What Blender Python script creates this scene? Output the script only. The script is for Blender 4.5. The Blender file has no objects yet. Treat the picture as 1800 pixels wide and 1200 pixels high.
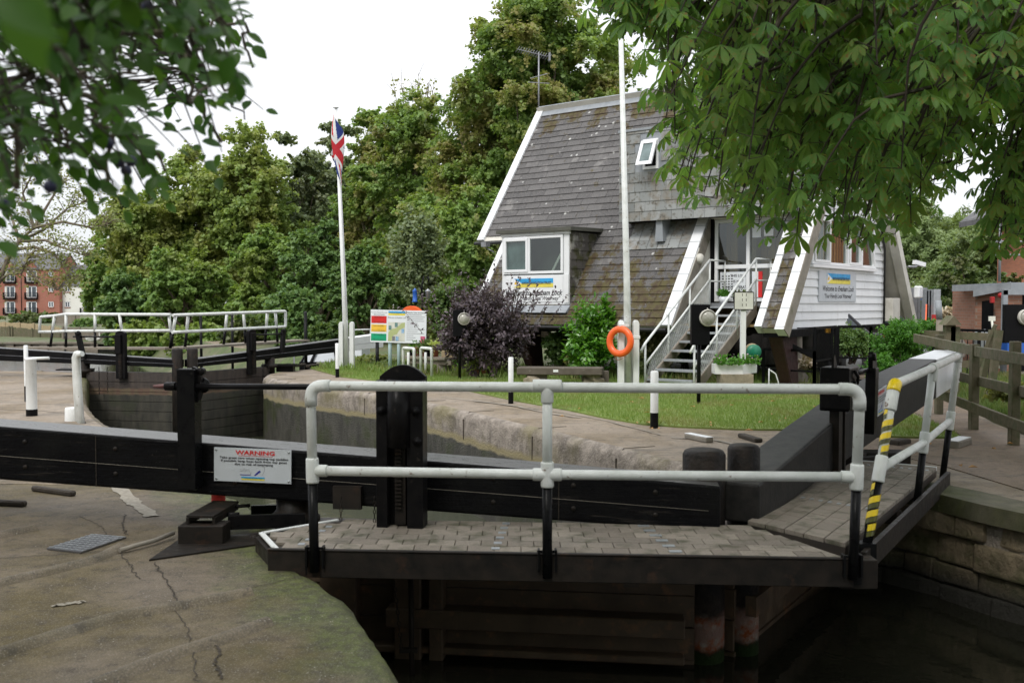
import bpy, math, random
import numpy as np
from mathutils import Vector, Matrix
from mathutils.geometry import tessellate_polygon
R = math.radians
random.seed(7); rng = np.random.default_rng(11)
scene = bpy.context.scene
C = scene.collection
# ---------------------------------------------------------------- camera
FOC = 1750.0                                   # focal length in photo pixels (1800 wide) = 35 mm
PITCH = math.atan(65/FOC); EYE = 1.6
cd = bpy.data.cameras.new('camera'); cam = bpy.data.objects.new('camera', cd); C.objects.link(cam)
cam.location = (0, 0, EYE); cam.rotation_euler = (R(90)-PITCH, 0, 0)
cd.sensor_width = 36; cd.lens = 35; cd.clip_start = .05; cd.clip_end = 2000
cd.dof.use_dof = True; cd.dof.focus_distance = 15; cd.dof.aperture_fstop = 4.0
scene.camera = cam
# ---------------------------------------------------------------- sky and sun (overcast afternoon)
SUN_EL, SUN_AZ = R(50), R(205)                 # azimuth measured clockwise from +Y
w = bpy.data.worlds.new('World'); scene.world = w; w.use_nodes = True
nt = w.node_tree; nt.nodes.clear()
def wn(t): return nt.nodes.new(t)
sky = wn('ShaderNodeTexSky'); sky.sky_type = 'NISHITA'; sky.sun_disc = False
sky.sun_elevation = SUN_EL; sky.sun_rotation = SUN_AZ
b1 = wn('ShaderNodeBackground'); b1.inputs[1].default_value = .1; nt.links.new(sky.outputs[0], b1.inputs[0])
tc = wn('ShaderNodeTexCoord'); mp = wn('ShaderNodeMapping'); mp.inputs['Scale'].default_value = (1, 1, 3.2)
nz = wn('ShaderNodeTexNoise'); nz.inputs['Scale'].default_value = 1.7; nz.inputs['Detail'].default_value = 5
nt.links.new(tc.outputs['Generated'], mp.inputs[0]); nt.links.new(mp.outputs[0], nz.inputs[0])
cr = wn('ShaderNodeValToRGB'); cr.color_ramp.elements[0].position = .3; cr.color_ramp.elements[1].position = .62
cr.color_ramp.elements[0].color = (.66, .69, .74, 1); cr.color_ramp.elements[1].color = (.98, .985, 1, 1)
nt.links.new(nz.outputs[0], cr.inputs[0])
b2 = wn('ShaderNodeBackground'); nt.links.new(cr.outputs[0], b2.inputs[0])
sx_ = wn('ShaderNodeSeparateXYZ'); nt.links.new(tc.outputs['Generated'], sx_.inputs[0])          # overcast sky: brightest overhead
mr = wn('ShaderNodeMapRange'); nt.links.new(sx_.outputs[2], mr.inputs[0]); mr.inputs[1].default_value = 0; mr.inputs[2].default_value = 1; mr.inputs[3].default_value = .56; mr.inputs[4].default_value = 1.36
nt.links.new(mr.outputs[0], b2.inputs[1])
mx = wn('ShaderNodeMixShader'); mx.inputs[0].default_value = .9
nt.links.new(b1.outputs[0], mx.inputs[1]); nt.links.new(b2.outputs[0], mx.inputs[2])
wo = wn('ShaderNodeOutputWorld'); nt.links.new(mx.outputs[0], wo.inputs[0])
sl = bpy.data.lights.new('sun', 'SUN'); sl.energy = 1.1; sl.angle = R(14); sl.color = (1, .96, .9)
so = bpy.data.objects.new('sun', sl); C.objects.link(so); so.location = (-20, -30, 60)
_d = Vector((math.sin(SUN_AZ)*math.cos(SUN_EL), math.cos(SUN_AZ)*math.cos(SUN_EL), math.sin(SUN_EL)))
so.rotation_euler = _d.to_track_quat('Z', 'Y').to_euler()
vs = scene.view_settings; vs.view_transform = 'Standard'; vs.look = 'None'; vs.gamma = 1; vs.exposure = 0.85
cy = scene.cycles
cy.max_bounces = 6; cy.diffuse_bounces = 4; cy.glossy_bounces = 3; cy.transmission_bounces = 4; cy.transparent_max_bounces = 8
# ---------------------------------------------------------------- pixel -> place
def ray(px, py):
    u = (px-900)/FOC; v = (600-py)/FOC
    return (u, math.cos(PITCH)+v*math.sin(PITCH), -math.sin(PITCH)+v*math.cos(PITCH))
def G(px, py, z=0.0):                          # point of the level z seen at a pixel
    d = ray(px, py); t = (z-EYE)/d[2]; return Vector((d[0]*t, d[1]*t, z))
def At(px, py, Y):                             # point at distance Y seen at a pixel
    d = ray(px, py); t = Y/d[1]; return Vector((d[0]*t, Y, EYE+d[2]*t))
# ---------------------------------------------------------------- node helpers
class NM:
    def __init__(s, name):
        s.m = bpy.data.materials.new(name); s.m.use_nodes = True; s.t = s.m.node_tree; s.t.nodes.clear()
        s.out = s.n('ShaderNodeOutputMaterial'); s.tc = s.n('ShaderNodeTexCoord')
    def n(s, t, **k):
        x = s.t.nodes.new(t)
        for a, b in k.items(): setattr(x, a, b)
        return x
    def l(s, a, b): s.t.links.new(a, b)
    def put(s, sock, v):
        if isinstance(v, bpy.types.NodeSocket): s.l(v, sock)
        elif isinstance(v, (tuple, list)) and sock.type == 'RGBA': sock.default_value = (*v[:3], 1)
        else: sock.default_value = v
    def obj(s, scale=(1, 1, 1), loc=(0, 0, 0), rot=(0, 0, 0)):
        m = s.n('ShaderNodeMapping'); m.inputs['Scale'].default_value = scale; m.inputs['Location'].default_value = loc
        m.inputs['Rotation'].default_value = rot; s.l(s.tc.outputs['Object'], m.inputs[0]); return m.outputs[0]
    def geo(s): return s.n('ShaderNodeNewGeometry')
    def pos(s, scale=(1, 1, 1)):
        m = s.n('ShaderNodeMapping'); m.inputs['Scale'].default_value = scale
        s.l(s.geo().outputs['Position'], m.inputs[0]); return m.outputs[0]
    def noise(s, scale, detail=4, vec=None, rough=.55, dist=0):
        x = s.n('ShaderNodeTexNoise'); x.inputs['Scale'].default_value = scale; x.inputs['Detail'].default_value = detail
        x.inputs['Roughness'].default_value = rough; x.inputs['Distortion'].default_value = dist
        s.l(vec if vec else s.obj(), x.inputs['Vector']); return x.outputs[0]
    def rng(s, f, a, b, c=0., d=1.):
        x = s.n('ShaderNodeMapRange'); s.put(x.inputs[0], f)
        for i, v in enumerate((a, b, c, d)): s.put(x.inputs[i+1], v)
        return x.outputs[0]
    def mix(s, f, a, b, mode='MIX'):
        x = s.n('ShaderNodeMix', data_type='RGBA', blend_type=mode); s.put(x.inputs[0], f)
        s.put(x.inputs[6], a); s.put(x.inputs[7], b); return x.outputs[2]
    def math(s, op, a, b=0.):
        x = s.n('ShaderNodeMath', operation=op); s.put(x.inputs[0], a); s.put(x.inputs[1], b); return x.outputs[0]
    def attr(s, name, out='Fac'): x = s.n('ShaderNodeAttribute', attribute_name=name); return x.outputs[out]
    def sep(s, v): x = s.n('ShaderNodeSeparateXYZ'); s.l(v, x.inputs[0]); return x.outputs
    def comb(s, a, b, c=0.):
        x = s.n('ShaderNodeCombineXYZ')
        for i, v in enumerate((a, b, c)): s.put(x.inputs[i], v)
        return x.outputs[0]
    def bump(s, h, strength=.3, dist=.01):
        x = s.n('ShaderNodeBump'); x.inputs['Strength'].default_value = strength; x.inputs['Distance'].default_value = dist
        s.l(h, x.inputs['Height']); return x.outputs[0]
    def done(s, col, rough=.6, normal=None, metal=0., spec=.5, **k):
        b = s.n('ShaderNodeBsdfPrincipled'); s.put(b.inputs['Base Color'], col); s.put(b.inputs['Roughness'], rough)
        s.put(b.inputs['Metallic'], metal); s.put(b.inputs['Specular IOR Level'], spec)
        if normal: s.l(normal, b.inputs['Normal'])
        for a, v in k.items(): s.put(b.inputs[a], v)
        s.l(b.outputs[0], s.out.inputs[0]); s.b = b; return s.m
M = {}
def simple(name, c, c2=None, rough=.6, scale=6, bump=.15, bscale=60, metal=0., dirt=None, dscale=3, dlo=.55, dhi=.75, bdist=.004, spec=.5, stretch=(1, 1, 1)):
    n = NM(name); v = n.pos(stretch)
    col = n.mix(n.rng(n.noise(scale, 5, v), .3, .7), c, c2 or tuple(x*.75 for x in c))
    if dirt: col = n.mix(n.rng(n.noise(dscale, 8, v, .65), dlo, dhi), col, dirt)
    nb = n.bump(n.noise(bscale, 4, v), bump, bdist) if bump else None
    rg = n.rng(n.noise(scale*2, 4, v), .3, .7, rough*.8, min(1, rough*1.2))
    M[name] = n.done(col, rg, nb, metal, spec); return M[name]
simple('white_paint', (.74, .75, .74), (.66, .67, .66), .45, 8, .08, 40, dirt=(.22, .19, .14), dscale=14, dlo=.64, dhi=.74)
simple('white_pipe', (.70, .715, .70), (.52, .54, .51), .42, 7, .2, 45, dirt=(.15, .09, .055), dscale=17, dlo=.62, dhi=.70)
simple('white_board', (.78, .79, .80), (.70, .71, .72), .5, 3, .05, 30, dirt=(.45, .42, .36), dscale=6, dlo=.6, dhi=.8, stretch=(1, 1, .3))
simple('white_upvc', (.80, .81, .82), (.76, .77, .78), .35, 3, 0)
simple('cream_render', (.62, .60, .54), (.5, .48, .43), .8, 3, .15, 80, dirt=(.3, .28, .22), dscale=2, dlo=.55, dhi=.8)
simple('black_paint', (.005, .005, .006), (.009, .009, .009), .3, 12, .12, 30, dirt=(.04, .036, .032), dscale=30, dlo=.64, dhi=.74, spec=.10)
simple('black_metal', (.005, .005, .006), (.011, .010, .010), .33, 10, .15, 50, dirt=(.035, .03, .025), dscale=18, dlo=.62, dhi=.72, spec=.10)
simple('black_plain', (.006, .006, .007), None, .5, 6, 0, spec=.12)
simple('rusty_black', (.013, .012, .011), (.028, .022, .018), .5, 9, .3, 40, dirt=(.06, .034, .022), dscale=7, dlo=.58, dhi=.75, spec=.15)
simple('dark_timber', (.02, .016, .013), (.06, .045, .033), .7, 4, .4, 30, dirt=(.10, .06, .04), dscale=6, stretch=(.3, .3, 1))
simple('wet_timber', (.055, .038, .026), (.10, .070, .045), .55, 5, .5, 25, dirt=(.16, .085, .045), dscale=8, dlo=.56, dhi=.72, spec=.3)
simple('weathered_wood', (.16, .13, .10), (.24, .21, .17), .8, 6, .4, 60, dirt=(.09, .11, .05), dscale=3, dlo=.55, dhi=.75)
simple('fence_wood', (.15, .125, .08), (.10, .095, .055), .85, 8, .4, 50, dirt=(.08, .10, .04), dscale=4, dlo=.5, dhi=.75)
simple('bench_wood', (.075, .06, .045), (.12, .10, .08), .8, 8, .5, 50, dirt=(.2, .18, .15), dscale=9, dlo=.6, dhi=.75, stretch=(1, 1, 1))
simple('pale_wood', (.42, .33, .2), (.32, .25, .15), .75, 6, .3, 50)
simple('concrete', (.27, .24, .20), (.20, .18, .15), .85, 5, .4, 90, dirt=(.13, .13, .07), dscale=3)
simple('stone', (.30, .25, .18), (.2, .17, .12), .9, 7, .6, 30, dirt=(.11, .11, .06), dscale=4, bdist=.02)
simple('grey_metal', (.28, .29, .30), (.2, .2, .21), .4, 8, .1, 50, metal=.6)
simple('galvanised', (.42, .44, .46), (.33, .35, .36), .45, 12, .1, 50, metal=.5)
simple('chequer', (.22, .22, .23), (.15, .15, .16), .35, 12, .1, 50, metal=.7)
simple('lead', (.30, .32, .34), (.22, .24, .26), .5, 5, .1, 50)
simple('light_blue', (.45, .60, .66), (.5, .62, .66), .5, 8, .05, 50, dirt=(.15, .35, .4), dscale=9, dlo=.6, dhi=.7)
simple('orange_plastic', (.85, .13, .02), (.75, .10, .015), .35, 4, .03, 30)
simple('blue_plastic', (.02, .12, .5), None, .4, 4, 0)
simple('red_paint', (.45, .02, .02), (.3, .015, .015), .5, 6, .1)
simple('maroon', (.05, .018, .018), (.035, .014, .014), .6, 6, .2, 40)
simple('green_plastic', (.01, .18, .1), None, .4, 4, 0)
simple('terracotta', (.32, .11, .06), (.25, .09, .05), .8, 9, .1)
simple('soil', (.035, .028, .02), (.055, .042, .03), .95, 12, .6, 40, bdist=.02)
simple('bark', (.075, .058, .042), (.13, .105, .075), .9, 9, .6, 25, dirt=(.09, .11, .05), dscale=3, bdist=.02, stretch=(1, 1, .4))
simple('far_bark', (.13, .10, .07), (.2, .17, .12), .9, 3, 0)
simple('twig', (.03, .022, .018), (.05, .035, .025), .8, 9, 0)
simple('silver_paint', (.42, .41, .38), (.40, .39, .36), .3, 3, 0, metal=.4)
simple('car_black', (.008, .008, .01), None, .15, 3, 0)
simple('tyre', (.015, .015, .015), None, .8, 3, 0)
simple('plate_orange', (.8, .4, .02), None, .5, 3, 0)
simple('swan_white', (.82, .81, .77), (.75, .74, .7), .8, 5, 0)
simple('flag_white', (.78, .78, .78), None, .8, 5, 0); simple('flag_red', (.55, .02, .03), None, .8, 5, 0); simple('flag_blue', (.015, .035, .2), None, .8, 5, 0)
simple('ink', (.03, .03, .035), None, .6, 5, 0); simple('ink_grey', (.2, .2, .22), None, .6, 5, 0); simple('sign_red', (.7, .02, .02), None, .5, 5, 0)
simple('sign_blue', (.03, .36, .72), None, .5, 5, 0); simple('sign_yellow', (.85, .72, .10), None, .5, 5, 0)
simple('sign_navy', (.02, .03, .3), None, .5, 5, 0); simple('sign_amber', (.85, .52, .05), None, .5, 5, 0)
simple('sign_green', (.0, .36, .17), None, .5, 5, 0); simple('sign_cream', (.66, .66, .58), None, .5, 5, 0)
simple('map_green', (.36, .42, .16), (.45, .48, .25), .5, 60, 0); simple('photo_green', (.05, .16, .08), (.2, .3, .35), .5, 30, 0)
simple('photo_blue', (.1, .3, .55), (.5, .6, .7), .5, 20, 0); simple('sign_pink', (.62, .12, .22), None, .5, 5, 0)
simple('sign_face', (.74, .77, .80), (.70, .73, .76), .4, 5, 0); simple('sign_grey', (.55, .58, .61), (.5, .53, .56), .4, 5, 0)
simple('tape_yellow', (.85, .62, .01), (.7, .5, .01), .35, 20, .1, 80); simple('tape_black', (.10, .10, .01), (.03, .03, .01), .35, 20, .1, 80)
simple('curtain', (.42, .24, .08), (.34, .19, .06), .8, 8, .3, 30, stretch=(1, 1, .1))
simple('interior', (.35, .24, .10), (.25, .17, .08), .8, 2, 0)
simple('plum_fruit', (.012, .014, .05), (.03, .035, .09), .5, 40, 0); simple('conker_fruit', (.30, .42, .08), (.25, .36, .06), .6, 30, .5, 90)
simple('roof_felt', (.06, .06, .05), (.10, .10, .08), .9, 6, .2, 40); simple('gutter', (.015, .015, .016), None, .4, 6, 0)
simple('flower', (.5, .22, .35), (.55, .45, .5), .7, 30, 0)
simple('spindle', (.09, .02, .015), (.12, .04, .03), .35, 10, .1)
def glass(name, tint=(.05, .06, .06), rough=.04, mixf=.5):
    n = NM(name); g = n.n('ShaderNodeBsdfGlossy'); g.inputs['Roughness'].default_value = rough; g.inputs['Color'].default_value = (.9, .95, .95, 1)
    t = n.n('ShaderNodeBsdfTransparent'); t.inputs['Color'].default_value = (.78, .84, .82, 1)
    f = n.n('ShaderNodeFresnel'); f.inputs['IOR'].default_value = 1.5
    fac = n.math('MULTIPLY', n.rng(f.outputs[0], 0, 1, mixf, 1), n.math('SUBTRACT', 1., n.geo().outputs['Backfacing']))
    m = n.n('ShaderNodeMixShader'); n.l(fac, m.inputs[0]); n.l(t.outputs[0], m.inputs[1]); n.l(g.outputs[0], m.inputs[2])
    n.l(m.outputs[0], n.out.inputs[0]); M[name] = n.m
glass('glass', mixf=.07, rough=.0); glass('lamp_glass', mixf=.35, rough=.2)
simple('lamp_lens', (.42, .41, .36), (.30, .29, .25), .25, 30, .2, 60)
simple('frosted', (.20, .26, .26), (.05, .08, .075), .25, 2.2, 0)
simple('room_dark', (.012, .014, .012), (.07, .08, .06), .8, 3.5, 0)
# --- ground surfaces
def ground_mat(name, a, b, moss, mossamt, dark=(.09, .08, .065), speck=True, rough=.85, spec=.35, edge=False):
    n = NM(name); v = n.pos()
    big = n.noise(.7, 6, v, .6, .6); mid = n.noise(4.5, 8, v, .65); fine = n.noise(160, 3, v); st = n.noise(1.6, 7, n.pos((.6, 1.6, 1)), .6, 1.2)
    col = n.mix(n.rng(mid, .3, .7), a, b)
    col = n.mix(n.rng(st, .52, .68, 0, .7), col, dark)
    col = n.mix(n.rng(big, .5-.12*mossamt, .62, 0, .9*min(1, mossamt)), col, n.mix(n.rng(mid, .35, .6), moss, tuple(x*.55 for x in moss)))
    if edge:                                    # green moss growing along the water edge
        s = n.sep(v); e = n.math('ADD', n.math('ADD', s[0], n.math('MULTIPLY', s[1], .5)), -1.65)
        f = n.math('ADD', e, n.math('MULTIPLY', n.math('SUBTRACT', n.noise(3.5, 8, v, .65), .5), 1.5))
        col = n.mix(n.rng(f, -.55, -.12, 0, .9), col, n.mix(n.rng(n.noise(14, 5, v), .4, .6), (.10, .125, .018), (.045, .055, .012)))
    if speck:
        vo = n.n('ShaderNodeTexVoronoi'); vo.inputs['Scale'].default_value = 90; n.l(v, vo.inputs['Vector'])
        vs_ = n.n('ShaderNodeTexVoronoi'); vs_.inputs['Scale'].default_value = 34; n.l(v, vs_.inputs['Vector'])
        col = n.mix(n.math('MULTIPLY', n.rng(vs_.outputs[0], .16, .10), n.rng(mid, .5, .6)), col, (.50, .47, .42))
        col = n.mix(n.rng(n.noise(9, 9, v, .75), .56, .60, 0, .55), col, tuple(x*.6 for x in dark))
        col = n.mix(n.rng(fine, .38, .62, 0, .5), col, n.mix(n.rng(vo.outputs[0], 0, .5), (.42, .38, .33), (.06, .05, .04)))
    h = n.math('ADD', n.math('MULTIPLY', mid, .6), n.math('ADD', n.math('MULTIPLY', fine, .35), n.math('MULTIPLY', n.noise(28, 6, v, .7), .5)))
    col = n.mix(n.rng(n.noise(28, 6, v, .75), .52, .7, 0, .45), col, dark)
    M[name] = n.done(col, n.rng(big, .3, .7, rough-.22, rough), n.bump(h, .6, .02), spec=spec)
ground_mat('near_concrete', (.225, .176, .124), (.112, .087, .060), (.125, .092, .018), .9, dark=(.066, .050, .030), edge=True)
ground_mat('lockside_paving', (.35, .285, .215), (.25, .20, .148), (.21, .14, .05), .55)
ground_mat('dirt_path', (.27, .195, .13), (.18, .125, .085), (.12, .11, .06), .2)
ground_mat('bank_earth', (.15, .135, .075), (.10, .10, .05), (.08, .13, .03), 1.0, speck=False)
ground_mat('lawn_base', (.13, .20, .032), (.17, .22, .045), (.22, .20, .08), .35, dark=(.07, .11, .02), speck=False)
ground_mat('yard', (.42, .39, .36), (.36, .33, .30), (.3, .28, .25), .2)
ground_mat('ochre_moss', (.20, .15, .05), (.14, .12, .05), (.10, .09, .03), .5)
# chamber wall: pale pink-brown concrete above the waterline, dark wet algae below it
n = NM('chamber_wall'); v = n.pos(); z = n.sep(v)[2]
str_ = n.noise(3.2, 7, n.pos((1.6, 1.6, .55)), .7); big = n.noise(1.2, 5, v)
dry = n.mix(n.rng(n.noise(6, 8, v, .7), .38, .62), (.33, .285, .24), (.16, .135, .11)); dry = n.mix(n.rng(str_, .5, .68, 0, .7), dry, (.10, .085, .07)); dry = n.mix(n.rng(n.noise(55, 4, v), .55, .7, 0, .6), dry, (.42, .37, .33)); dry = n.mix(n.rng(big, .5, .65, 0, .6), dry, (.15, .13, .045))
wet = n.mix(n.rng(str_, .35, .65), (.035, .033, .028), (.085, .08, .065)); wet = n.mix(n.rng(big, .52, .62, 0, .7), wet, (.035, .045, .01))
zz = n.math('ADD', z, n.math('MULTIPLY', n.math('SUBTRACT', n.noise(2.5, 6, v), .5), .16))
col = n.mix(n.rng(zz, -.46, -.42), wet, dry); col = n.mix(n.math('MULTIPLY', n.rng(zz, -.47, -.43), n.rng(zz, -.33, -.39)), col, (.26, .22, .12))
M['chamber_wall'] = n.done(col, n.rng(zz, -.5, -.4, .45, .9), n.bump(n.math('ADD', str_, n.noise(40, 5, v)), .7, .03))
n = NM('wharf_stone'); v = n.pos(); z = n.sep(v)[2]
a = n.mix(n.rng(n.noise(5, 8, v, .7), .35, .65), (.31, .245, .155), (.14, .11, .068)); a = n.mix(n.rng(n.noise(2.2, 7, v, .65), .48, .62), a, (.075, .08, .025))
a = n.mix(n.rng(z, -.72, -.5), (.028, .026, .02), a)
M['wharf_stone'] = n.done(a, .75, n.bump(n.noise(14, 8, v, .7), .9, .06))
# water
def water(name, col, sc, bs, rough=.03):
    n = NM(name); v = n.pos((1, 1, 1))
    h = n.math('ADD', n.noise(sc, 3, v), n.math('MULTIPLY', n.noise(sc*4, 2, v), .3))
    M[name] = n.done(col, rough, n.bump(h, bs, .02), spec=.5)
water('still_water', (.012, .012, .008), 2.5, .18); water('river_water', (.035, .04, .022), 3, .35, .06); water('chamber_water', (.045, .05, .03), 4, .3, .06)
# roof slates: per-slate tone, lichen dots, orange-brown moss at ridge, verge and eaves
n = NM('slates'); v = n.obj(); rv = n.attr('tone'); s3 = n.sep(v)
a = n.mix(n.rng(rv, 0, 1), (.060, .057, .057), (.105, .100, .098)); a = n.mix(n.rng(n.noise(30, 6, v), .44, .64, 0, .55), a, (.15, .14, .13))
vo = n.n('ShaderNodeTexVoronoi'); vo.inputs['Scale'].default_value = 4.2; n.l(v, vo.inputs['Vector'])
a = n.mix(n.math('MULTIPLY', n.rng(vo.outputs[0], .17, .12), n.rng(n.noise(2.3, 5, v), .50, .56)), a, (.42, .42, .40))
a = n.mix(n.rng(n.noise(1.8, 7, n.obj((1, 1, .45)), .6), .60, .66, 0, .6), a, (.22, .21, .20))
top = n.rng(s3[2], 5.6, 6.8); bot = n.rng(s3[2], 3.3, 1.9)
mo = n.math('ADD', n.noise(2.6, 9, n.obj((1, 1, .6)), .7), n.math('MULTIPLY', n.math('MAXIMUM', top, n.math('MULTIPLY', bot, .85)), .20))
a = n.mix(n.rng(mo, .60, .66), a, n.mix(n.rng(n.noise(9, 4, v), .4, .6), (.050, .030, .012), (.075, .062, .016)))
M['slates'] = n.done(a, .75, n.bump(n.noise(30, 7, v), .5, .02))
n = NM('grey_slates'); v = n.obj(); rv = n.attr('tone')
a = n.mix(rv, (.17, .18, .175), (.30, .31, .305)); a = n.mix(n.rng(n.noise(3, 7, v), .5, .66), a, (.19, .165, .13)); a = n.mix(n.rng(n.noise(11, 6, v), .55, .68), a, (.09, .08, .06))
M['grey_slates'] = n.done(a, .65, n.bump(n.noise(40, 5, v), .3, .01))
n = NM('damp_slates'); v = n.obj(); rv = n.attr('tone')
a = n.mix(rv, (.06, .055, .05), (.10, .09, .08)); a = n.mix(n.rng(n.noise(2.2, 7, v), .5, .6), a, (.28, .27, .24))
a = n.mix(n.rng(n.noise(4, 7, v), .5, .6), a, (.05, .05, .02)); M['damp_slates'] = n.done(a, .7, n.bump(n.noise(30, 6, v), .5, .02))
def brick(name, a, b, mort, scale=1., bw=.225, bh=.075, ax='xz'):
    n = NM(name); s = n.sep(n.obj())
    v = n.comb(n.math('ADD', s[0], s[1]), s[2])
    t = n.n('ShaderNodeTexBrick'); t.inputs['Scale'].default_value = scale; t.inputs['Brick Width'].default_value = bw; t.inputs['Row Height'].default_value = bh
    t.inputs['Mortar Size'].default_value = .006; t.inputs['Color1'].default_value = (*a, 1); t.inputs['Color2'].default_value = (*b, 1); t.inputs['Mortar'].default_value = (*mort, 1)
    n.l(v, t.inputs['Vector'])
    c = n.mix(n.rng(n.noise(.6, 5), .4, .7, 0, .3), t.outputs[0], tuple(x*.6 for x in a))
    M[name] = n.done(c, .85, n.bump(t.outputs['Fac'], -.4, .01))
brick('red_brick', (.36, .125, .085), (.28, .10, .07), (.30, .20, .15)); brick('orange_brick', (.46, .17, .09), (.36, .14, .08), (.34, .22, .16)); brick('shed_brick', (.30, .14, .09), (.22, .11, .07), (.25, .2, .16))
n = NM('white_render'); M['white_render'] = n.done(n.mix(n.rng(n.noise(.5, 5), .3, .7), (.72, .71, .66), (.66, .65, .6)), .9)
n = NM('far_slates'); s = n.sep(n.obj()); t = n.n('ShaderNodeTexBrick'); t.inputs['Scale'].default_value = 1; t.inputs['Brick Width'].default_value = .5; t.inputs['Row Height'].default_value = .3
t.inputs['Color1'].default_value = (.10, .10, .105, 1); t.inputs['Color2'].default_value = (.14, .135, .14, 1); t.inputs['Mortar'].default_value = (.06, .06, .06, 1); n.l(n.comb(n.math('ADD', s[0], s[1]), s[2]), t.inputs['Vector'])
M['far_slates'] = n.done(t.outputs[0], .8)
simple('window_dark', (.03, .04, .05), (.10, .12, .14), .12, .7, 0)
# --- leaves
def leaf_mat(name, a, b, c=None, trans=.35, rough=.5, spots=None, veins=False, spec=.4, cl=.35):
    n = NM(name); t = n.attr('tone'); v = n.pos()
    col = n.mix(t, a, b)
    if c: col = n.mix(n.rng(n.noise(cl, 3, v), .48, .62, 0, .85), col, n.mix(t, c, tuple(x*.7 for x in c)))
    if spots: col = n.mix(n.math('MULTIPLY', n.rng(n.noise(46, 3, v), .565, .60), n.rng(n.noise(5, 2, v), .44, .54)), col, spots)
    nb = None
    if veins:
        s = n.sep(n.attr('luv', 'Vector')); k = n.math('SUBTRACT', n.math('MULTIPLY', s[1], 13.), n.math('MULTIPLY', n.math('ABSOLUTE', s[0]), 3.))
        f = n.math('FRACT', k); rid = n.rng(n.math('ABSOLUTE', n.math('SUBTRACT', f, .5)), .0, .5)
        col = n.mix(n.rng(rid, .12, .02, 0, .35), col, tuple(min(1, x*2.1) for x in b)); nb = n.bump(rid, .5, .01)
    p = n.n('ShaderNodeBsdfPrincipled'); n.put(p.inputs['Base Color'], col); p.inputs['Roughness'].default_value = rough; p.inputs['Specular IOR Level'].default_value = spec
    if nb: n.l(nb, p.inputs['Normal'])
    tr = n.n('ShaderNodeBsdfTranslucent'); n.put(tr.inputs[0], n.mix(.5, col, n.mix(t, (a[0]*2.6, a[1]*2.4, a[2]*.7), (b[0]*2.6, b[1]*2.4, b[2]*.7))))
    m = n.n('ShaderNodeMixShader'); m.inputs[0].default_value = trans; n.l(p.outputs[0], m.inputs[1]); n.l(tr.outputs[0], m.inputs[2]); n.l(m.outputs[0], n.out.inputs[0]); M[name] = n.m
leaf_mat('chestnut_leaf', (.085, .20, .060), (.165, .31, .085), (.24, .33, .075), .48, .42, spots=(.30, .15, .05), veins=True, cl=1.2)
leaf_mat('plum_leaf', (.032, .098, .018), (.075, .165, .027), None, .45, .4)
leaf_mat('sycamore_leaf', (.125, .22, .055), (.22, .32, .085), (.33, .27, .10), .34, cl=.5)
leaf_mat('maple_leaf', (.15, .235, .06), (.25, .32, .09), (.33, .34, .09), .34, cl=.35)
leaf_mat('ash_leaf', (.13, .23, .055), (.21, .31, .08), (.26, .32, .08), .34)
leaf_mat('dark_leaf', (.090, .175, .055), (.16, .25, .075), None, .28)
leaf_mat('grey_leaf', (.13, .18, .09), (.23, .28, .15), (.22, .24, .15), .3)
leaf_mat('willow_leaf', (.17, .25, .10), (.27, .35, .16), (.10, .15, .05), .3, cl=.6)
leaf_mat('purple_leaf', (.060, .046, .056), (.135, .105, .122), (.09, .05, .055), .15, .45)
leaf_mat('laurel_leaf', (.055, .17, .02), (.13, .30, .03), None, .35, .25, spec=.6)
leaf_mat('shrub_leaf', (.065, .125, .035), (.13, .19, .06), (.12, .10, .04), .3)
leaf_mat('hosta_leaf', (.30, .40, .10), (.50, .55, .25), None, .3)
leaf_mat('dry_leaf', (.42, .36, .28), (.55, .48, .38), None, .2)
leaf_mat('grass_blade', (.125, .210, .045), (.20, .275, .075), (.28, .25, .11), .3, .6, cl=1.1)
leaf_mat('sparse_leaf', (.15, .20, .07), (.25, .28, .11), (.28, .24, .10), .35)
leaf_mat('fern_leaf', (.05, .16, .02), (.10, .25, .03), None, .35)
leaf_mat('fallen_leaf', (.32, .14, .04), (.42, .26, .08), None, .1)

ground_mat('mossy_stone', (.16, .14, .10), (.09, .08, .055), (.07, .085, .015), 1.1, speck=False)
simple('pale_lime', (.33, .30, .24), (.22, .19, .15), .85, 20, .4, 90)
ground_mat('rib_concrete', (.235, .19, .14), (.15, .12, .085), (.11, .095, .03), .5)
leaf_mat('verge_blade', (.07, .13, .03), (.13, .18, .05), (.22, .18, .08), .3, .6, cl=1.2)
# ---------------------------------------------------------------- objects
def tag(o, label=None, cat=None, group=None, kind=None):
    if label: o['label'] = label
    if cat: o['category'] = cat
    if group: o['group'] = group
    if kind: o['kind'] = kind
    return o
def thing(name, label, cat, loc=(0, 0, 0), rotz=0., group=None):
    o = bpy.data.objects.new(name, None); C.objects.link(o); o.empty_display_size = .2
    o.location = loc; o.rotation_euler = (0, 0, rotz); return tag(o, label, cat, group)
def world_inv(o):                                   # for meshes built in world coordinates
    m = Matrix.Identity(4); p = o; ch = []
    while p: ch.append(p); p = p.parent
    for q in reversed(ch): m = m @ q.matrix_parent_inverse @ Matrix.LocRotScale(q.location, q.rotation_euler, q.scale)
    return m.inverted()
def link(name, me, parent=None, local=False, mat=None):
    o = bpy.data.objects.new(name, me); C.objects.link(o)
    if mat: me.materials.append(M[mat])
    if parent:
        o.parent = parent
        if not local: o.matrix_parent_inverse = world_inv(parent)
    return o
def copy_tree(o, parent=None):
    c = o.copy(); C.objects.link(c)
    if parent: c.parent = parent
    for ch in list(o.children): copy_tree(ch, c)
    return c
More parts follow.
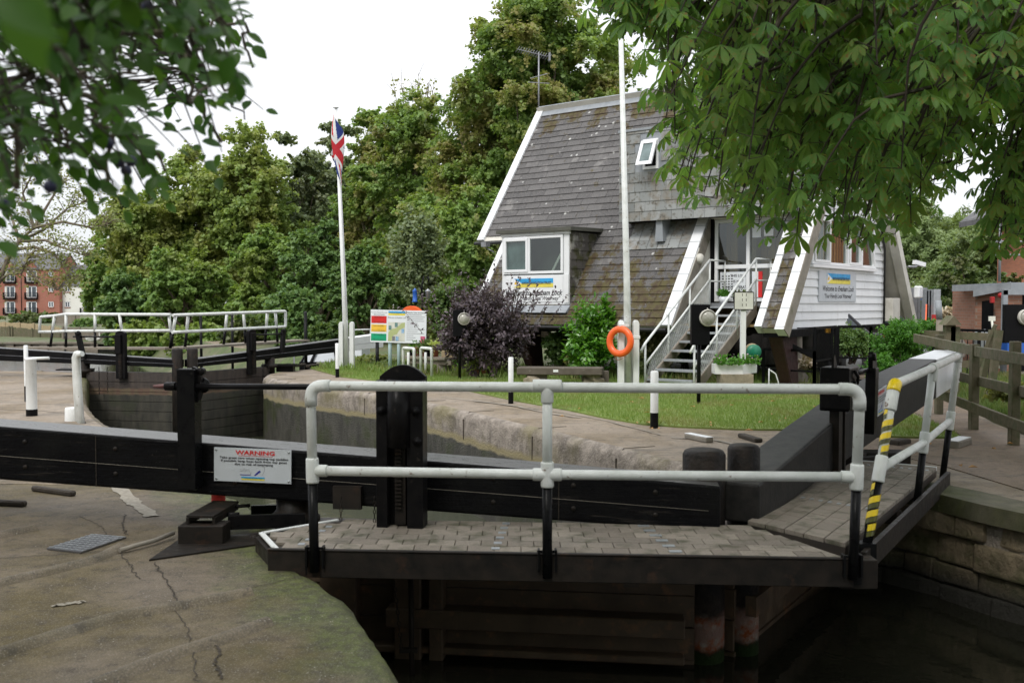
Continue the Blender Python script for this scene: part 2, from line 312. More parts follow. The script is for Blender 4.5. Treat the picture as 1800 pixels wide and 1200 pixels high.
class MB:
    def __init__(s): s.v = []; s.f = []; s.mi = []; s.tone = []; s.sm = []; s.cur = 0; s.cuts = []
    def cut(s): s.cuts.append((len(s.v), len(s.f))); return s      # what follows becomes an object of its own
    def add(s, vs, fs, tone=.5, smooth=False):
        b = len(s.v); s.v += [tuple(x) for x in vs]
        for f in fs: s.f.append([b+i for i in f]); s.mi.append(s.cur); s.tone.append(tone); s.sm.append(smooth)
        return s
    def hexa(s, p, tone=.5):                        # 4 bottom points, 4 top points
        return s.add(p, [(3, 2, 1, 0), (4, 5, 6, 7), (0, 1, 5, 4), (1, 2, 6, 5), (2, 3, 7, 6), (3, 0, 4, 7)], tone)
    def box(s, c, d, rz=0., tone=.5, rx=0., ry=0.):
        m = Matrix.Rotation(rz, 3, 'Z') @ Matrix.Rotation(rx, 3, 'X') @ Matrix.Rotation(ry, 3, 'Y'); c = Vector(c)
        h = [x/2 for x in d]; q = [(-1, -1, -1), (1, -1, -1), (1, 1, -1), (-1, 1, -1), (-1, -1, 1), (1, -1, 1), (1, 1, 1), (-1, 1, 1)]
        return s.hexa([c+m @ Vector((a*h[0], b*h[1], e*h[2])) for a, b, e in q], tone)
    def bx(s, a, b, tone=.5):
        return s.box([(a[i]+b[i])/2 for i in range(3)], [abs(b[i]-a[i]) for i in range(3)], tone=tone)
    def beam(s, a, b, w, h, up=(0, 0, 1), tone=.5):  # rectangular bar
        a, b = Vector(a), Vector(b); d = (b-a).normalized(); u = Vector(up); sd = d.cross(u)
        if sd.length < 1e-4: sd = d.cross(Vector((0, 1, 0)))
        sd.normalize(); u = sd.cross(d).normalized(); sd = sd*w/2; u = u*h/2
        return s.hexa([a-sd-u, a+sd-u, a+sd+u, a-sd+u, b-sd-u, b+sd-u, b+sd+u, b-sd+u], tone) if False else \
            s.add([a-sd-u, a+sd-u, a+sd+u, a-sd+u, b-sd-u, b+sd-u, b+sd+u, b-sd+u], [(0, 1, 2, 3), (7, 6, 5, 4), (4, 5, 1, 0), (5, 6, 2, 1), (6, 7, 3, 2), (7, 4, 0, 3)], tone)
    def tube(s, pts, r, seg=8, cap=True, tone=.5):
        pts = [Vector(p) for p in pts]; n = len(pts); rr = r if isinstance(r, (list, tuple)) else [r]*n
        vs = []; prev = None
        for i, p in enumerate(pts):
            d = (pts[min(i+1, n-1)]-pts[max(i-1, 0)]).normalized()
            a = prev if prev else (Vector((0, 0, 1)) if abs(d.z) < .9 else Vector((1, 0, 0)))
            x = (a-d*a.dot(d)).normalized(); y = d.cross(x); prev = x
            for k in range(seg):
                t = 2*math.pi*k/seg; vs.append(p+(x*math.cos(t)+y*math.sin(t))*rr[i])
        fs = [(i*seg+k, i*seg+(k+1) % seg, (i+1)*seg+(k+1) % seg, (i+1)*seg+k) for i in range(n-1) for k in range(seg)]
        s.add(vs, fs, tone, True)
        if cap:
            b = len(s.v)-len(vs); s.f += [[b+k for k in reversed(range(seg))], [b+(n-1)*seg+k for k in range(seg)]]
            s.mi += [s.cur]*2; s.tone += [tone]*2; s.sm += [False]*2
        return s
    def lathe(s, c, prof, seg=20, tone=.5, axis=None):
        c = Vector(c); q = Vector((0, 0, 1)).rotation_difference(Vector(axis)) if axis else None
        vs = []
        for r, z in prof:
            for k in range(seg):
                t = 2*math.pi*k/seg; p = Vector((r*math.cos(t), r*math.sin(t), z)); vs.append(c+(q @ p if q else p))
        n = len(prof)
        return s.add(vs, [(i*seg+k, i*seg+(k+1) % seg, (i+1)*seg+(k+1) % seg, (i+1)*seg+k) for i in range(n-1) for k in range(seg)], tone, True)
    def prism(s, poly, z0, z1, tone=.5):            # polygon in plan
        n = len(poly); t = tessellate_polygon([[Vector((p[0], p[1], 0)) for p in poly]])
        area = sum(poly[i][0]*poly[(i+1) % n][1]-poly[(i+1) % n][0]*poly[i][1] for i in range(n))
        z = lambda q, i: q[i] if isinstance(q, (list, tuple)) else q
        vs = [(p[0], p[1], z(z0, i)) for i, p in enumerate(poly)]+[(p[0], p[1], z(z1, i)) for i, p in enumerate(poly)]
        def ori(a): 
            A, B, D = [poly[i] for i in a]; c = (B[0]-A[0])*(D[1]-A[1])-(B[1]-A[1])*(D[0]-A[0]); return a if c > 0 else (a[0], a[2], a[1])
        fs = [tuple(i+n for i in ori(a)) for a in t]+[tuple(reversed(ori(a))) for a in t]
        fs += [(i, (i+1) % n, (i+1) % n+n, i+n) if area > 0 else ((i+1) % n, i, i+n, (i+1) % n+n) for i in range(n)]
        return s.add(vs, fs, tone)
    def slab(s, fr, poly, c0, c1, tone=.5):         # polygon in a frame's (a,b) plane, from depth c0 to c1
        n = len(poly); t = tessellate_polygon([[Vector((p[0], p[1], 0)) for p in poly]])
        vs = [fr(a, b, c0) for a, b in poly]+[fr(a, b, c1) for a, b in poly]
        return s.add(vs, [tuple(i+n for i in a) for a in t]+[tuple(reversed(a)) for a in t]+[(i, (i+1) % n, (i+1) % n+n, i+n) for i in range(n)], tone)
    def build(s, name, mat, parent=None, local=False, bevel=0., seg=1):
        if s.cuts:
            cs = s.cuts+[(len(s.v), len(s.f))]; out = None; pv, pf = 0, 0
            for cv, cf in cs:
                if cf > pf:
                    q = MB(); q.v = s.v[pv:cv]; q.f = [[i-pv for i in f] for f in s.f[pf:cf]]; q.mi = s.mi[pf:cf]; q.tone = s.tone[pf:cf]; q.sm = s.sm[pf:cf]
                    o = q.build(name, mat, parent, local, bevel, seg); out = out or o
                pv, pf = cv, cf
            return out
        me = bpy.data.meshes.new(name); me.from_pydata(s.v, [], s.f); 
        for m in (mat if isinstance(mat, (list, tuple)) else [mat]): me.materials.append(M[m])
        me.polygons.foreach_set('material_index', s.mi); me.polygons.foreach_set('use_smooth', s.sm)
        a = me.attributes.new('tone', 'FLOAT', 'FACE'); a.data.foreach_set('value', s.tone)
        import bmesh
        bm = bmesh.new(); bm.from_mesh(me); bmesh.ops.recalc_face_normals(bm, faces=bm.faces); bm.to_mesh(me); bm.free()
        me.update(); o = link(name, me, parent, local)
        if bevel:
            md = o.modifiers.new('bevel', 'BEVEL'); md.width = bevel; md.segments = seg; md.limit_method = 'ANGLE'; md.angle_limit = R(40)
        return o
class Frame:
    def __init__(s, o, x, y=None, up=(0, 0, 1)):
        s.o = Vector(o); s.x = Vector(x).normalized(); s.u = Vector(up).normalized(); s.n = s.x.cross(s.u).normalized()
        s.u = s.n.cross(s.x).normalized()
    def __call__(s, a, b, c=0.): return s.o+s.x*a+s.u*b+s.n*c      # n points toward the reader
def text(fr, string, a, b, size, mat, parent, c=.004, align='CENTER', shear=0., wscale=1., name='lettering', bold=0., local=False):
    cu = bpy.data.curves.new('t', 'FONT'); cu.body = string; cu.size = size; cu.align_x = align; cu.align_y = 'CENTER'; cu.shear = shear; cu.offset = bold; cu.resolution_u = 2
    cu.fill_mode = 'FRONT'
    o = bpy.data.objects.new('t', cu); C.objects.link(o); dg = bpy.context.evaluated_depsgraph_get()
    me = bpy.data.meshes.new_from_object(o.evaluated_get(dg)); bpy.data.objects.remove(o); me.name = name
    for v in me.vertices: v.co = fr(a+v.co.x*wscale, b+v.co.y, c)
    me.materials.clear(); me.materials.append(M[mat]); return link(name, me, parent, local)
def np_mesh(name, V, F, mat, parent=None, tone=None, luv=None, smooth=False, local=False):
    me = bpy.data.meshes.new(name); V = np.ascontiguousarray(V, dtype=np.float32).reshape(-1, 3); F = np.ascontiguousarray(F, dtype=np.int32)
    k = F.shape[1]; me.vertices.add(len(V)); me.vertices.foreach_set('co', V.ravel())
    me.loops.add(F.size); me.loops.foreach_set('vertex_index', F.ravel()); me.polygons.add(len(F))
    me.polygons.foreach_set('loop_start', np.arange(0, F.size, k, dtype=np.int32))
    me.polygons.foreach_set('loop_total', np.full(len(F), k, dtype=np.int32))
    if smooth: me.polygons.foreach_set('use_smooth', np.ones(len(F), dtype=bool))
    if tone is not None: a = me.attributes.new('tone', 'FLOAT', 'FACE'); a.data.foreach_set('value', np.ascontiguousarray(tone, dtype=np.float32))
    if luv is not None: a = me.attributes.new('luv', 'FLOAT_VECTOR', 'POINT'); a.data.foreach_set('vector', np.ascontiguousarray(luv, dtype=np.float32).ravel())
    me.update(); me.validate(); me.materials.append(M[mat]); return link(name, me, parent, local)
def norm(a): return a/np.maximum(np.linalg.norm(a, axis=-1, keepdims=True), 1e-9)
def leaves(name, mat, P, D, N, size, tmpl, parent=None, tone=None, luvt=None, local=False):
    # P positions, D tip directions, N normals (n,3); tmpl = (verts (k,3) in (side, along, up), faces (m,j))
    P, D, N = (np.asarray(x, float) for x in (P, D, N)); D = norm(D); S = norm(np.cross(D, N)); U = np.cross(S, D)
    tv, tf = np.asarray(tmpl[0], float), np.asarray(tmpl[1], int); n = len(P); size = np.broadcast_to(np.asarray(size, float), (n,))
    V = P[:, None]+size[:, None, None]*(tv[None, :, 0:1]*S[:, None]+tv[None, :, 1:2]*D[:, None]+tv[None, :, 2:3]*U[:, None])
    F = tf[None]+(np.arange(n)*len(tv))[:, None, None]
    tone = rng.random(n) if tone is None else tone
    return np_mesh(name, V, F.reshape(-1, tf.shape[1]), mat, parent, np.repeat(tone, len(tf)), None if luvt is None else np.tile(luvt, (n, 1)), local=local)
def leaflet_t(prof, fold=.25, droop=.25):           # prof: (t along, halfwidth)
    v, f, uv = [], [], []
    for t, wd in prof:
        z = -droop*t*t
        v += [(-wd, t, z+fold*wd), (0, t, z), (wd, t, z+fold*wd)]; uv += [(-1, t, 0), (0, t, 0), (1, t, 0)]
    for i in range(len(prof)-1):
        b = i*3; f += [(b, b+1, b+4, b+3), (b+1, b+2, b+5, b+4)]
    return v, f, uv
CHEST = leaflet_t([(0, .012), (.25, .055), (.5, .12), (.7, .150), (.85, .115), (.94, .05), (1, .004)], .35, .24)
OVATE = leaflet_t([(0, .01), (.15, .16), (.4, .24), (.65, .2), (.85, .1), (1, .005)], .3, .15)
LAUREL = leaflet_t([(0, .02), (.3, .16), (.65, .19), (.88, .1), (1, .01)], .3, .2)
QUAD = ([(-.5, 0, 0), (0, -.5, .12), (.5, 0, 0), (0, .5, .12)], [(0, 1, 2, 3)])
SLIM = ([(-.16, 0, 0), (0, -.5, 0), (.16, 0, 0), (0, .5, -.1)], [(0, 1, 2, 3)])
LOBED = ([(0, -.5, 0), (.45, -.1, .08), (.2, .05, 0), (.25, .5, .05), (0, .3, -.05), (-.25, .5, .05), (-.2, .05, 0), (-.45, -.1, .08)], [(0, 1, 2, 7), (7, 2, 4, 6), (2, 3, 4, 4), (6, 4, 5, 5)])
LOBED = (LOBED[0], [(0, 1, 2, 7), (2, 3, 4, 7), (7, 4, 5, 6)])
def rdir(n, up=0.):
    d = norm(rng.normal(size=(n, 3))); d[:, 2] += up; return norm(d)
def curve_pts(a, b, sag=0., n=6, jit=0.):
    a, b = Vector(a), Vector(b); out = []
    for i in range(n+1):
        t = i/n; p = a.lerp(b, t); p.z -= sag*4*t*(1-t)
        if jit and 0 < i < n: p += Vector((random.uniform(-jit, jit), random.uniform(-jit, jit), random.uniform(-jit, jit)))
        out.append(p)
    return out
# crown made of leafy clumps spread through a volume; limbs reach the clumps
def tree(name, label, base, height, rad, mat, n=16000, leaf=.22, clumps=46, tmpl=QUAD, trunk_r=.25, bottom=.25, squash=.55, group=None, cat='tree', lean=0., clump_r=None, sparse=1., barkm='far_bark', shape=None, limbs=True, tonev=None):
    if base.y > 25 if isinstance(base, Vector) else base[1] > 25: leaf *= .76; n = int(n*1.7)
    base = Vector(base); root = thing(name, label, cat, base, 0, group)
    ctr = np.array(base)+np.array([lean, 0, height*(1+bottom)/2]); hz = height*(1-bottom)/2
    cr_ = (clump_r or rad*.3)*.82; clumps = int(clumps*1.7)
    k = clumps; d = rdir(k, .15); rr = (rng.random(k)**.42)
    prof = np.ones(k)
    cc = ctr+d*rr[:, None]*np.array([rad-cr_*.55, rad-cr_*.55, hz-cr_*squash])
    if shape == 'cone':
        h = (cc[:, 2]-(ctr[2]-hz))/(2*hz); cc[:, :2] = ctr[:2]+(cc[:, :2]-ctr[:2])*(1.15-.75*h)[:, None]
    rs = cr_*(.4+.95*rng.random(k))
    idx = rng.choice(k, n, p=rs**2/np.sum(rs**2)); dd = rdir(n, .25)
    ns = 16; out = norm((cc-ctr)/np.array([1, 1, max(.6, hz/rad)]))      # leafy sprays radiating from every clump
    sd = norm(rng.normal(size=(k, ns, 3))+out[:, None]*.75+np.array([0, 0, .3])); sl = .55+.75*rng.random((k, ns))
    si = rng.integers(0, ns, n); tt = .12+.95*rng.random(n)**.75
    sp_ = sd[idx, si]*(rs[idx]*sl[idx, si]*1.22*tt)[:, None]*np.array([1, 1, .8]); sp_[:, 2] -= (tt**2)*rs[idx]*.18
    P = cc[idx]+sp_+rng.normal(size=(n, 3))*(cr_*.15*(1.15-.6*tt))[:, None]; dd = norm(dd*.6+sd[idx, si])
    keep = rng.random(n) < sparse; P, dd, idx = P[keep], dd[keep], idx[keep]; n = len(P)
    N = norm(dd*.7+rng.normal(size=(n, 3))*.6+np.array([0, 0, .55])); D = np.cross(N, rdir(n))
    ct = rng.random(k)*.5; tn = np.clip(ct[idx]+rng.random(n)*.5, 0, 1)
    leaves('crown', mat, P, D, N, leaf*(.65+.7*rng.random(n)), tmpl, root, tn)
    tb = MB(); topz = ctr[2]+hz*.35; tp = Vector((ctr[0], ctr[1], topz))
    pts = [base, base.lerp(tp, .35)+Vector((rad*.03, 0, 0)), base.lerp(tp, .7)-Vector((rad*.04, 0, 0)), tp]
    tb.tube(pts, [trunk_r, trunk_r*.75, trunk_r*.45, trunk_r*.15], 7)
    if limbs:
        for j in range(min(k, 30)):
            c = Vector(cc[j]); z0 = max(base.z+height*bottom*.6, c.z-height*.3-random.random()*rad*.3); t = min(.95, max(.1, (z0-base.z)/(topz-base.z)))
            a = base.lerp(tp, t); r0 = trunk_r*(.42-.28*t)
            tb.tube(curve_pts(a, c, rad*.06, 4, rad*.03), [r0*(1-.8*i/4) for i in range(5)], 5, False)
    tb.build('trunk', barkm, root); return root
def shrub(name, label, centre, rx, ry, rz, mat, n, leaf, tmpl=QUAD, cat='shrub', group=None, upright=.3, fill=.55, stem=True, lumps=12, stemm='twig'):
    centre = np.array(centre, float); root = thing(name, label, cat, (centre[0], centre[1], centre[2]-rz), 0, group)
    k = int(lumps*2.2); d = rdir(k, .2); cc = centre+d*(rng.random(k)**.5)[:, None]*np.array([rx, ry, rz])*.62
    cc = np.vstack([cc, centre[None]]); k += 1
    idx = rng.integers(0, k, n); dd = rdir(n, upright)
    ns = 9; sd = norm(rng.normal(size=(k, ns, 3))+norm(cc-centre+1e-6)[:, None]*.6+np.array([0, 0, upright])); sl = .5+.8*rng.random((k, ns)); si = rng.integers(0, ns, n); tt = .1+.95*rng.random(n)**.7
    P = cc[idx]+sd[idx, si]*(sl[idx, si]*tt)[:, None]*np.array([rx, ry, rz])*.52+rng.normal(size=(n, 3))*min(rx, rz)*.055; dd = norm(dd*.6+sd[idx, si])
    P[:, 2] = np.maximum(P[:, 2], centre[2]-rz+.02)
    N = norm(dd*.6+rng.normal(size=(n, 3))*.5+np.array([0, 0, .4])); D = norm(dd+rng.normal(size=(n, 3))*.5)
    D = norm(D-N*np.sum(D*N, 1)[:, None]*.7)
    leaves('foliage', mat, P, D, N, leaf*(.7+.6*rng.random(n)), tmpl, root)
    if stem:
        tb = MB()
        for j in range(7):
            c = Vector(cc[j % k]); b = Vector((centre[0]+random.uniform(-.2, .2)*rx, centre[1]+random.uniform(-.2, .2)*ry, centre[2]-rz))
            tb.tube(curve_pts(b, c, 0, 3, rx*.05), [.03, .022, .015, .008], 5, False)
        tb.build('stem', stemm, root)
    return root
def pipe(mb, pts, r=.031, seg=12): return mb.tube(pts, r, seg)
def pillar(mb, x, y, z0, z1, r, seg=18, round_=.02):
    return mb.lathe((x, y, 0), [(0.0001, z0), (r, z0), (r, z1-round_), (r-round_*.4, z1-round_*.25), (r-round_, z1), (.0001, z1)], seg)
def smooth_line(P, n=6):
    P = [Vector((*p, 0)) for p in P]; out = []
    for i in range(len(P)-1):
        a, b, c, d = P[max(i-1, 0)], P[i], P[i+1], P[min(i+2, len(P)-1)]
        for j in range(n):
            t = j/n; out.append((.5*((2*b)+(c-a)*t+(2*a-5*b+4*c-d)*t*t+(3*b-a-3*c+d)*t**3)).to_2d())
    out.append(P[-1].to_2d()); return out
# ================================================================ SETTING
LEFT = smooth_line([(1.2, -8), (.7, -2), (.35, .8), (-.1, 2.6), (-.49, 4.27), (-.93, 5.44), (-1.35, 6.1), (-1.6, 6.7), (-1.78, 7.3), (-2.13, 8.0), (-2.6, 8.7), (-3.9, 10.9), (-5.7, 13.8), (-7.3, 17), (-9.1, 21.3), (-9.45, 22.4), (-10.1, 23.3), (-11.5, 23.8), (-14, 24.0), (-40, 24.3)], 5)
RIGHT = smooth_line([(-3.9, 29), (-5.0, 24.9), (-5.65, 23.3), (-5.3, 21.5), (-3.7, 19.2), (-1.94, 17), (0, 13.3), (1.0, 11.3), (1.68, 9.9), (2.35, 9.25), (2.95, 9.0), (3.4, 8.75), (3.65, 8.3), (3.95, 7.57), (5.0, 5.8), (8, 2), (14, -6), (20, -12)], 5)
def nrm(line):
    out = []
    for i in range(len(line)):
        t = (line[min(i+1, len(line)-1)]-line[max(i-1, 0)]).normalized(); out.append(Vector((t.y, -t.x)))
    return out
def edge_wall(name, line, r, depth, mat, rough=0., parent=None):
    N = nrm(line); rows = []; seg = 5
    fine = []; fn = []
    for i in range(len(line)-1):
        k = max(1, int((line[i+1]-line[i]).length/.12)) if (line[i].y < 26 and line[i].y > 3) else 1
        for j in range(k): fine.append(line[i].lerp(line[i+1], j/k)); fn.append(N[i].lerp(N[i+1], j/k).normalized())
    fine.append(line[-1]); fn.append(N[-1])
    lv = [(-r*(1-math.sin(a)), -r*(1-math.cos(a))) for a in [i*math.pi/2/seg for i in range(seg+1)]]+[(0, -r-depth*(k/10)) for k in range(1, 11)]
    vs = []
    for i, (p, n) in enumerate(zip(fine, fn)):
        for j, (o, z) in enumerate(lv):
            e = rough*(math.sin(i*.9+j*1.7)*.5+random.uniform(-1, 1)) if 0 < j else 0
            q = p+n*(o+e); vs.append((q.x, q.y, z+(random.uniform(-.3, .3)*rough if 0 < j < seg else 0)))
    m = len(lv); mb = MB(); mb.add(vs, [(i*m+j, i*m+j+1, (i+1)*m+j+1, (i+1)*m+j) for i in range(len(fine)-1) for j in range(m-1)], smooth=True)
    return mb.build(name, mat, parent), [(p-n*r).to_tuple() for p, n in zip(fine, fn)]
wl, li = edge_wall('chamber_wall', LEFT, .10, 3, 'near_concrete', .014)
tag(wl, 'left lock chamber wall below the concrete lockside, dark wet stone', 'lock wall')
wr, ri = edge_wall('chamber_wall', RIGHT, .13, 3, 'chamber_wall', .012)
tag(wr, 'long right lock chamber wall with rounded pinkish coping and dark waterline', 'lock wall')
root = wr; m = MB(); acc = 0.; Nn = nrm(RIGHT)
for i in range(1, len(RIGHT)-1):
    acc += (RIGHT[i]-RIGHT[i-1]).length
    if 9.6 < RIGHT[i].y < 22.8 and acc > 1.7:
        acc = random.uniform(-.3, .3); p, nn = RIGHT[i], Nn[i]; q = p-nn*.5; m.cut(); m.beam((q.x, q.y, .003), (p.x-nn.x*.1, p.y-nn.y*.1, .003), .007, .006); m.beam((p.x-nn.x*.1, p.y-nn.y*.1, -.0), (p.x-nn.x*.012, p.y-nn.y*.012, -.10), .008, .02); m.beam((p.x, p.y, -.10), (p.x, p.y, -.40), .008, .026, up=(nn.x, nn.y, 0))
m.build('coping_joint', 'soil', root)
def sheet(name, poly, z, mat, kind='structure', th=.03):
    m = MB(); m.prism([tuple(p)[:2] for p in poly], z-th, z); return tag(m.build(name, mat), kind=kind)
sheet('near_lockside_ground', li+[(-200, 24.3), (-200, -60), (1.4, -60)], 0, 'near_concrete')
sheet('far_lockside_ground', ri+[(1500, -12), (1500, 1500), (-1500, 1500), (-1500, 215), (-45, 215), (-34, 92), (-28, 74), (-18, 52), (-10.5, 37), (-6, 31)], 0, 'lockside_paving')
# paving beyond the near balance beam is a lighter sheet with an uneven front edge
pv = [p for p in li if p[1] > 8.3 and p[0] > -14]
sheet('lockside_paving', [(p[0]-.02, p[1]) for p in pv]+[(-14, 23.9), (-14, 9.0)]+[(-14+i*.22, 8.75+.30*math.sin(i*.37)*math.sin(i*.11+1)+random.uniform(-.05, .05)) for i in range(1, 51)], .004, 'lockside_paving', th=.02)
# rear slope of the right bank down to the river
mb = MB(); bl = [(-3.9, 29), (-6, 31), (-10.5, 37), (-18, 52), (-28, 74), (-34, 92), (-45, 215)]
mb.add([(x, y, 0.02) for x, y in bl]+[(x-1.5, y-1.5, -1.9) for x, y in bl], [(i, i+1, i+8, i+7) for i in range(6)]); tag(mb.build('river_bank', 'bank_earth'), kind='structure')
sheet('river_water', [(-400, -70), (300, -70), (300, 160), (-400, 160)], -1.5, 'river_water', th=.01)
sheet('upstream_water', [(-3, 7.2), (1.45, 6.9), (3.2, 9.2), (40, 9.2), (40, -60), (-3, -60)], -.86, 'still_water', th=.01)
cw = [p for p in ri if 8.9 < p[1] < 23.2]; cl = [p for p in li if 7.3 < p[1] < 21.8]
sheet('chamber_water', [(p[0]+.3, p[1]+.1) for p in cw]+[(p[0]-.3, p[1]) for p in cl], -1.46, 'chamber_water', th=.01)
# lawns, beds, paths
lawn = [G(*p).to_2d().to_tuple() for p in [(545, 648), (600, 663), (700, 674), (820, 687), (900, 704), (1000, 722), (1060, 735), (1130, 747), (1200, 752), (1300, 756), (1385, 757), (1450, 763), (1530, 768), (1600, 770), (1692, 771), (1668, 757), (1640, 745), (1600, 728), (1560, 714), (1500, 694), (1445, 676), (1340, 668), (1100, 668), (900, 664), (760, 657), (700, 650), (600, 643)]]
sheet('lawn', lawn, .022, 'lawn_base')
path = [G(*p).to_2d().to_tuple() for p in [(1390, 760), (1450, 766), (1530, 772), (1600, 775), (1705, 775), (1668, 754), (1640, 740), (1600, 722), (1560, 708), (1500, 684), (1560, 672), (1620, 680), (1680, 712), (1740, 745), (1800, 768), (1990, 830), (1990, 900), (1800, 862), (1660, 820)]]
sheet('dirt_path', path, .008, 'dirt_path')
verge = [G(*p).to_2d().to_tuple() for p in [(1640, 680), (1690, 710), (1745, 742), (1800, 764), (2000, 826), (2100, 760), (1900, 690), (1800, 668), (1700, 655), (1620, 655)]]
sheet('fence_verge', verge, .018, 'bank_earth')
bed = [(-4.9, 24.6), (-6, 31), (-10, 37), (-9, 60), (40, 60), (30, 30)]+[G(*p).to_2d().to_tuple() for p in [(1560, 672), (1445, 672), (1340, 665), (1100, 665), (900, 661), (760, 654), (700, 647), (600, 641)]]
sheet('planting_bed', [b for b in bed], .012, 'bank_earth')
yard = [G(*p).to_2d().to_tuple() for p in [(1560, 640), (1640, 650), (1800, 664), (2100, 700)]]+[(60, 20), (60, 60), (14, 60), (8.5, 27)]
sheet('car_park_ground', yard, .028, 'yard')
path2 = [G(*p).to_2d().to_tuple() for p in [(1345, 650), (1440, 652), (1560, 655), (1560, 676), (1445, 678), (1345, 672)]]
sheet('brick_path', path2, .032, 'terracotta' if False else 'dirt_path')
# far river bank on the left
mb = MB(); rows = [(65.0, -.98), (66.5, -.95), (75, -.75), (90, -.45), (120, -.45), (230, -.5)]
vs = []; xs = list(range(-150, -22, 8))+[-24]
for y, z in rows:
    for x in xs: vs.append((x, y+(x+27)*.02, z))
n = len(xs); mb.add(vs, [(i*n+j, i*n+j+1, (i+1)*n+j+1, (i+1)*n+j) for i in range(len(rows)-1) for j in range(n-1)]); tag(mb.build('far_river_bank', 'bank_earth'), kind='structure')
mb = MB(); x = -60.
while x < -27.2:
    k = int((x+60)/.55); yy = 65-.06+(.16 if k % 2 else 0); mb.bx((x, yy, -1.9), (x+.5, yy+.1, -.97)); x += .55
mb.bx((-60, 64.85, -.97), (-27.2, 65.2, -.85)); tag(mb.build('piling_wall', 'weathered_wood'), 'corrugated sheet piling edging the far river bank below the brick flats', 'retaining wall')
# stone facing of the near right wharf wall, block by block
pts = [p for p in RIGHT if p.y < 9.3 and p.y > 2.0]
root = thing('wharf_wall', 'rough mossy stone wharf wall under the right bank, standing in dark water', 'stone wall', (pts[0].x, pts[0].y, -1.2))
mb = MB(); 
L = [0.]
for i in range(1, len(pts)): L.append(L[-1]+(pts[i]-pts[i-1]).length)
def on(s):
    for i in range(1, len(pts)):
        if s <= L[i]: return pts[i-1].lerp(pts[i], (s-L[i-1])/(L[i]-L[i-1]))
    return pts[-1]
z = -.12; row = 0
while z > -1.0:
    h = random.choice([.17, .2, .24]); s = random.uniform(-.3, 0)
    while s < L[-1]-.1:
        wd = random.uniform(.28, .7); a, b = on(max(s, 0)), on(min(s+wd-.012, L[-1])); d = (b-a)
        if d.length > .06:
            d.normalize(); nn = Vector((d.y, -d.x)); o = .03+random.uniform(0, .05)+(.05 if s < 1.9 else .12)*0
            q = [a-nn*.1, b-nn*.1, b+nn*(o+random.uniform(-.03, .03)), a+nn*(o+random.uniform(-.03, .03))]
            a = a+d*random.uniform(0, .01); jz = [random.uniform(-.012, .012) for _ in range(4)]
            mb.hexa([(p.x, p.y, z-h+.012+random.uniform(-.01, .01)) for p in q]+[(p.x+nn.x*random.uniform(-.02, .0), p.y, z+jz[i]) for i, p in enumerate(q)], random.random())
        s += wd
    z -= h; row += 1
o = mb.build('stone_block', 'wharf_stone', root, bevel=.018, seg=2)
mb = MB(); cp = [p for p in RIGHT if p.y < 9.2 and p.y > 2]; N = nrm(cp)
mb.add([(p.x+n.x*.07, p.y+n.y*.07, .012) for p, n in zip(cp, N)]+[(p.x-n.x*.35, p.y-n.y*.35, .014) for p, n in zip(cp, N)]+[(p.x+n.x*.085, p.y+n.y*.085, -.13) for p, n in zip(cp, N)],
       [f for i in range(len(cp)-1) for f in ((i, i+1, len(cp)+i+1, len(cp)+i), (2*len(cp)+i, 2*len(cp)+i+1, i+1, i))]); mb.build('coping', 'mossy_stone', root)
# raised foot ribs cast into the near lockside, cracks, repair strip
def ribbon(mb, pts, w, h, z0=0.004, n=5, wob=0.):
    pts = smooth_line([p.to_2d().to_tuple() for p in pts], 6 if wob < .5 else 12)
    if wob >= .5: pts = [p+Vector((random.uniform(-.012, .012), random.uniform(-.012, .012))) for p in pts]
    N = nrm(pts); vs = []
    for p, nn in zip(pts, N):
        for k in range(n+1):
            a = -1+2*k/n; ww = w*(1+random.uniform(-wob, wob)); q = p+nn*(a*ww/2); vs.append((q.x, q.y, z0+h*(1-a*a)))
    m = n+1; return mb.add(vs, [(i*m+j, i*m+j+1, (i+1)*m+j+1, (i+1)*m+j) for i in range(len(pts)-1) for j in range(n)], smooth=True)
RIBS = [[(-60, 1052), (0, 1027), (100, 1003), (170, 983), (212, 962)], [(-60, 1170), (0, 1150), (120, 1112), (220, 1083), (320, 1066), (440, 1042)], [(60, 1250), (170, 1205), (280, 1160), (380, 1128), (470, 1095)], [(-60, 955), (0, 942), (60, 930)]]
mb = MB()
for r in RIBS: ribbon(mb, [G(*p) for p in r], .11, .036, .0, wob=.12)
tag(mb.build('lockside_ribs', 'rib_concrete'), kind='structure')
mb = MB()
for r, w_ in [([(270, 990), (285, 1010), (300, 1035), (318, 1062)], .007), ([(207, 966), (225, 990), (246, 1018)], .006), ([(140, 908), (175, 925), (192, 945)], .003), ([(372, 1130), (385, 1150), (378, 1170), (392, 1195)], .009), ([(220, 905), (217, 925), (222, 940)], .008), ([(140, 700), (143, 720), (150, 745)], .02), ([(0, 720), (60, 722), (130, 728)], .012)]:
    ribbon(mb, [G(*p) for p in r], w_, .003, .0055, 2, .6)
ribbon(mb, [G(*p) for p in [(-40, 985), (60, 978), (150, 972), (210, 966)]], .006, .002, .0055, 2, .6); ribbon(mb, [G(*p) for p in [(318, 1062), (420, 1040), (520, 1015)]], .005, .002, .0055, 2, .6); ribbon(mb, [G(*p) for p in [(300, 1070), (330, 1110), (345, 1200)]], .005, .002, .0055, 2, .6)
tag(mb.build('lockside_cracks', 'soil'), kind='structure')
mb = MB(); ribbon(mb, [G(*p) for p in [(207, 852), (225, 875), (245, 890), (268, 908)]], .11, .004, .005, 3, .35); ribbon(mb, [G(*p) for p in [(95, 1066), (120, 1062), (148, 1058)]], .04, .003, .006, 3, .5)
mb2 = mb; tag(mb.build('lime_streak', 'pale_lime'), kind='structure')
mb = MB()
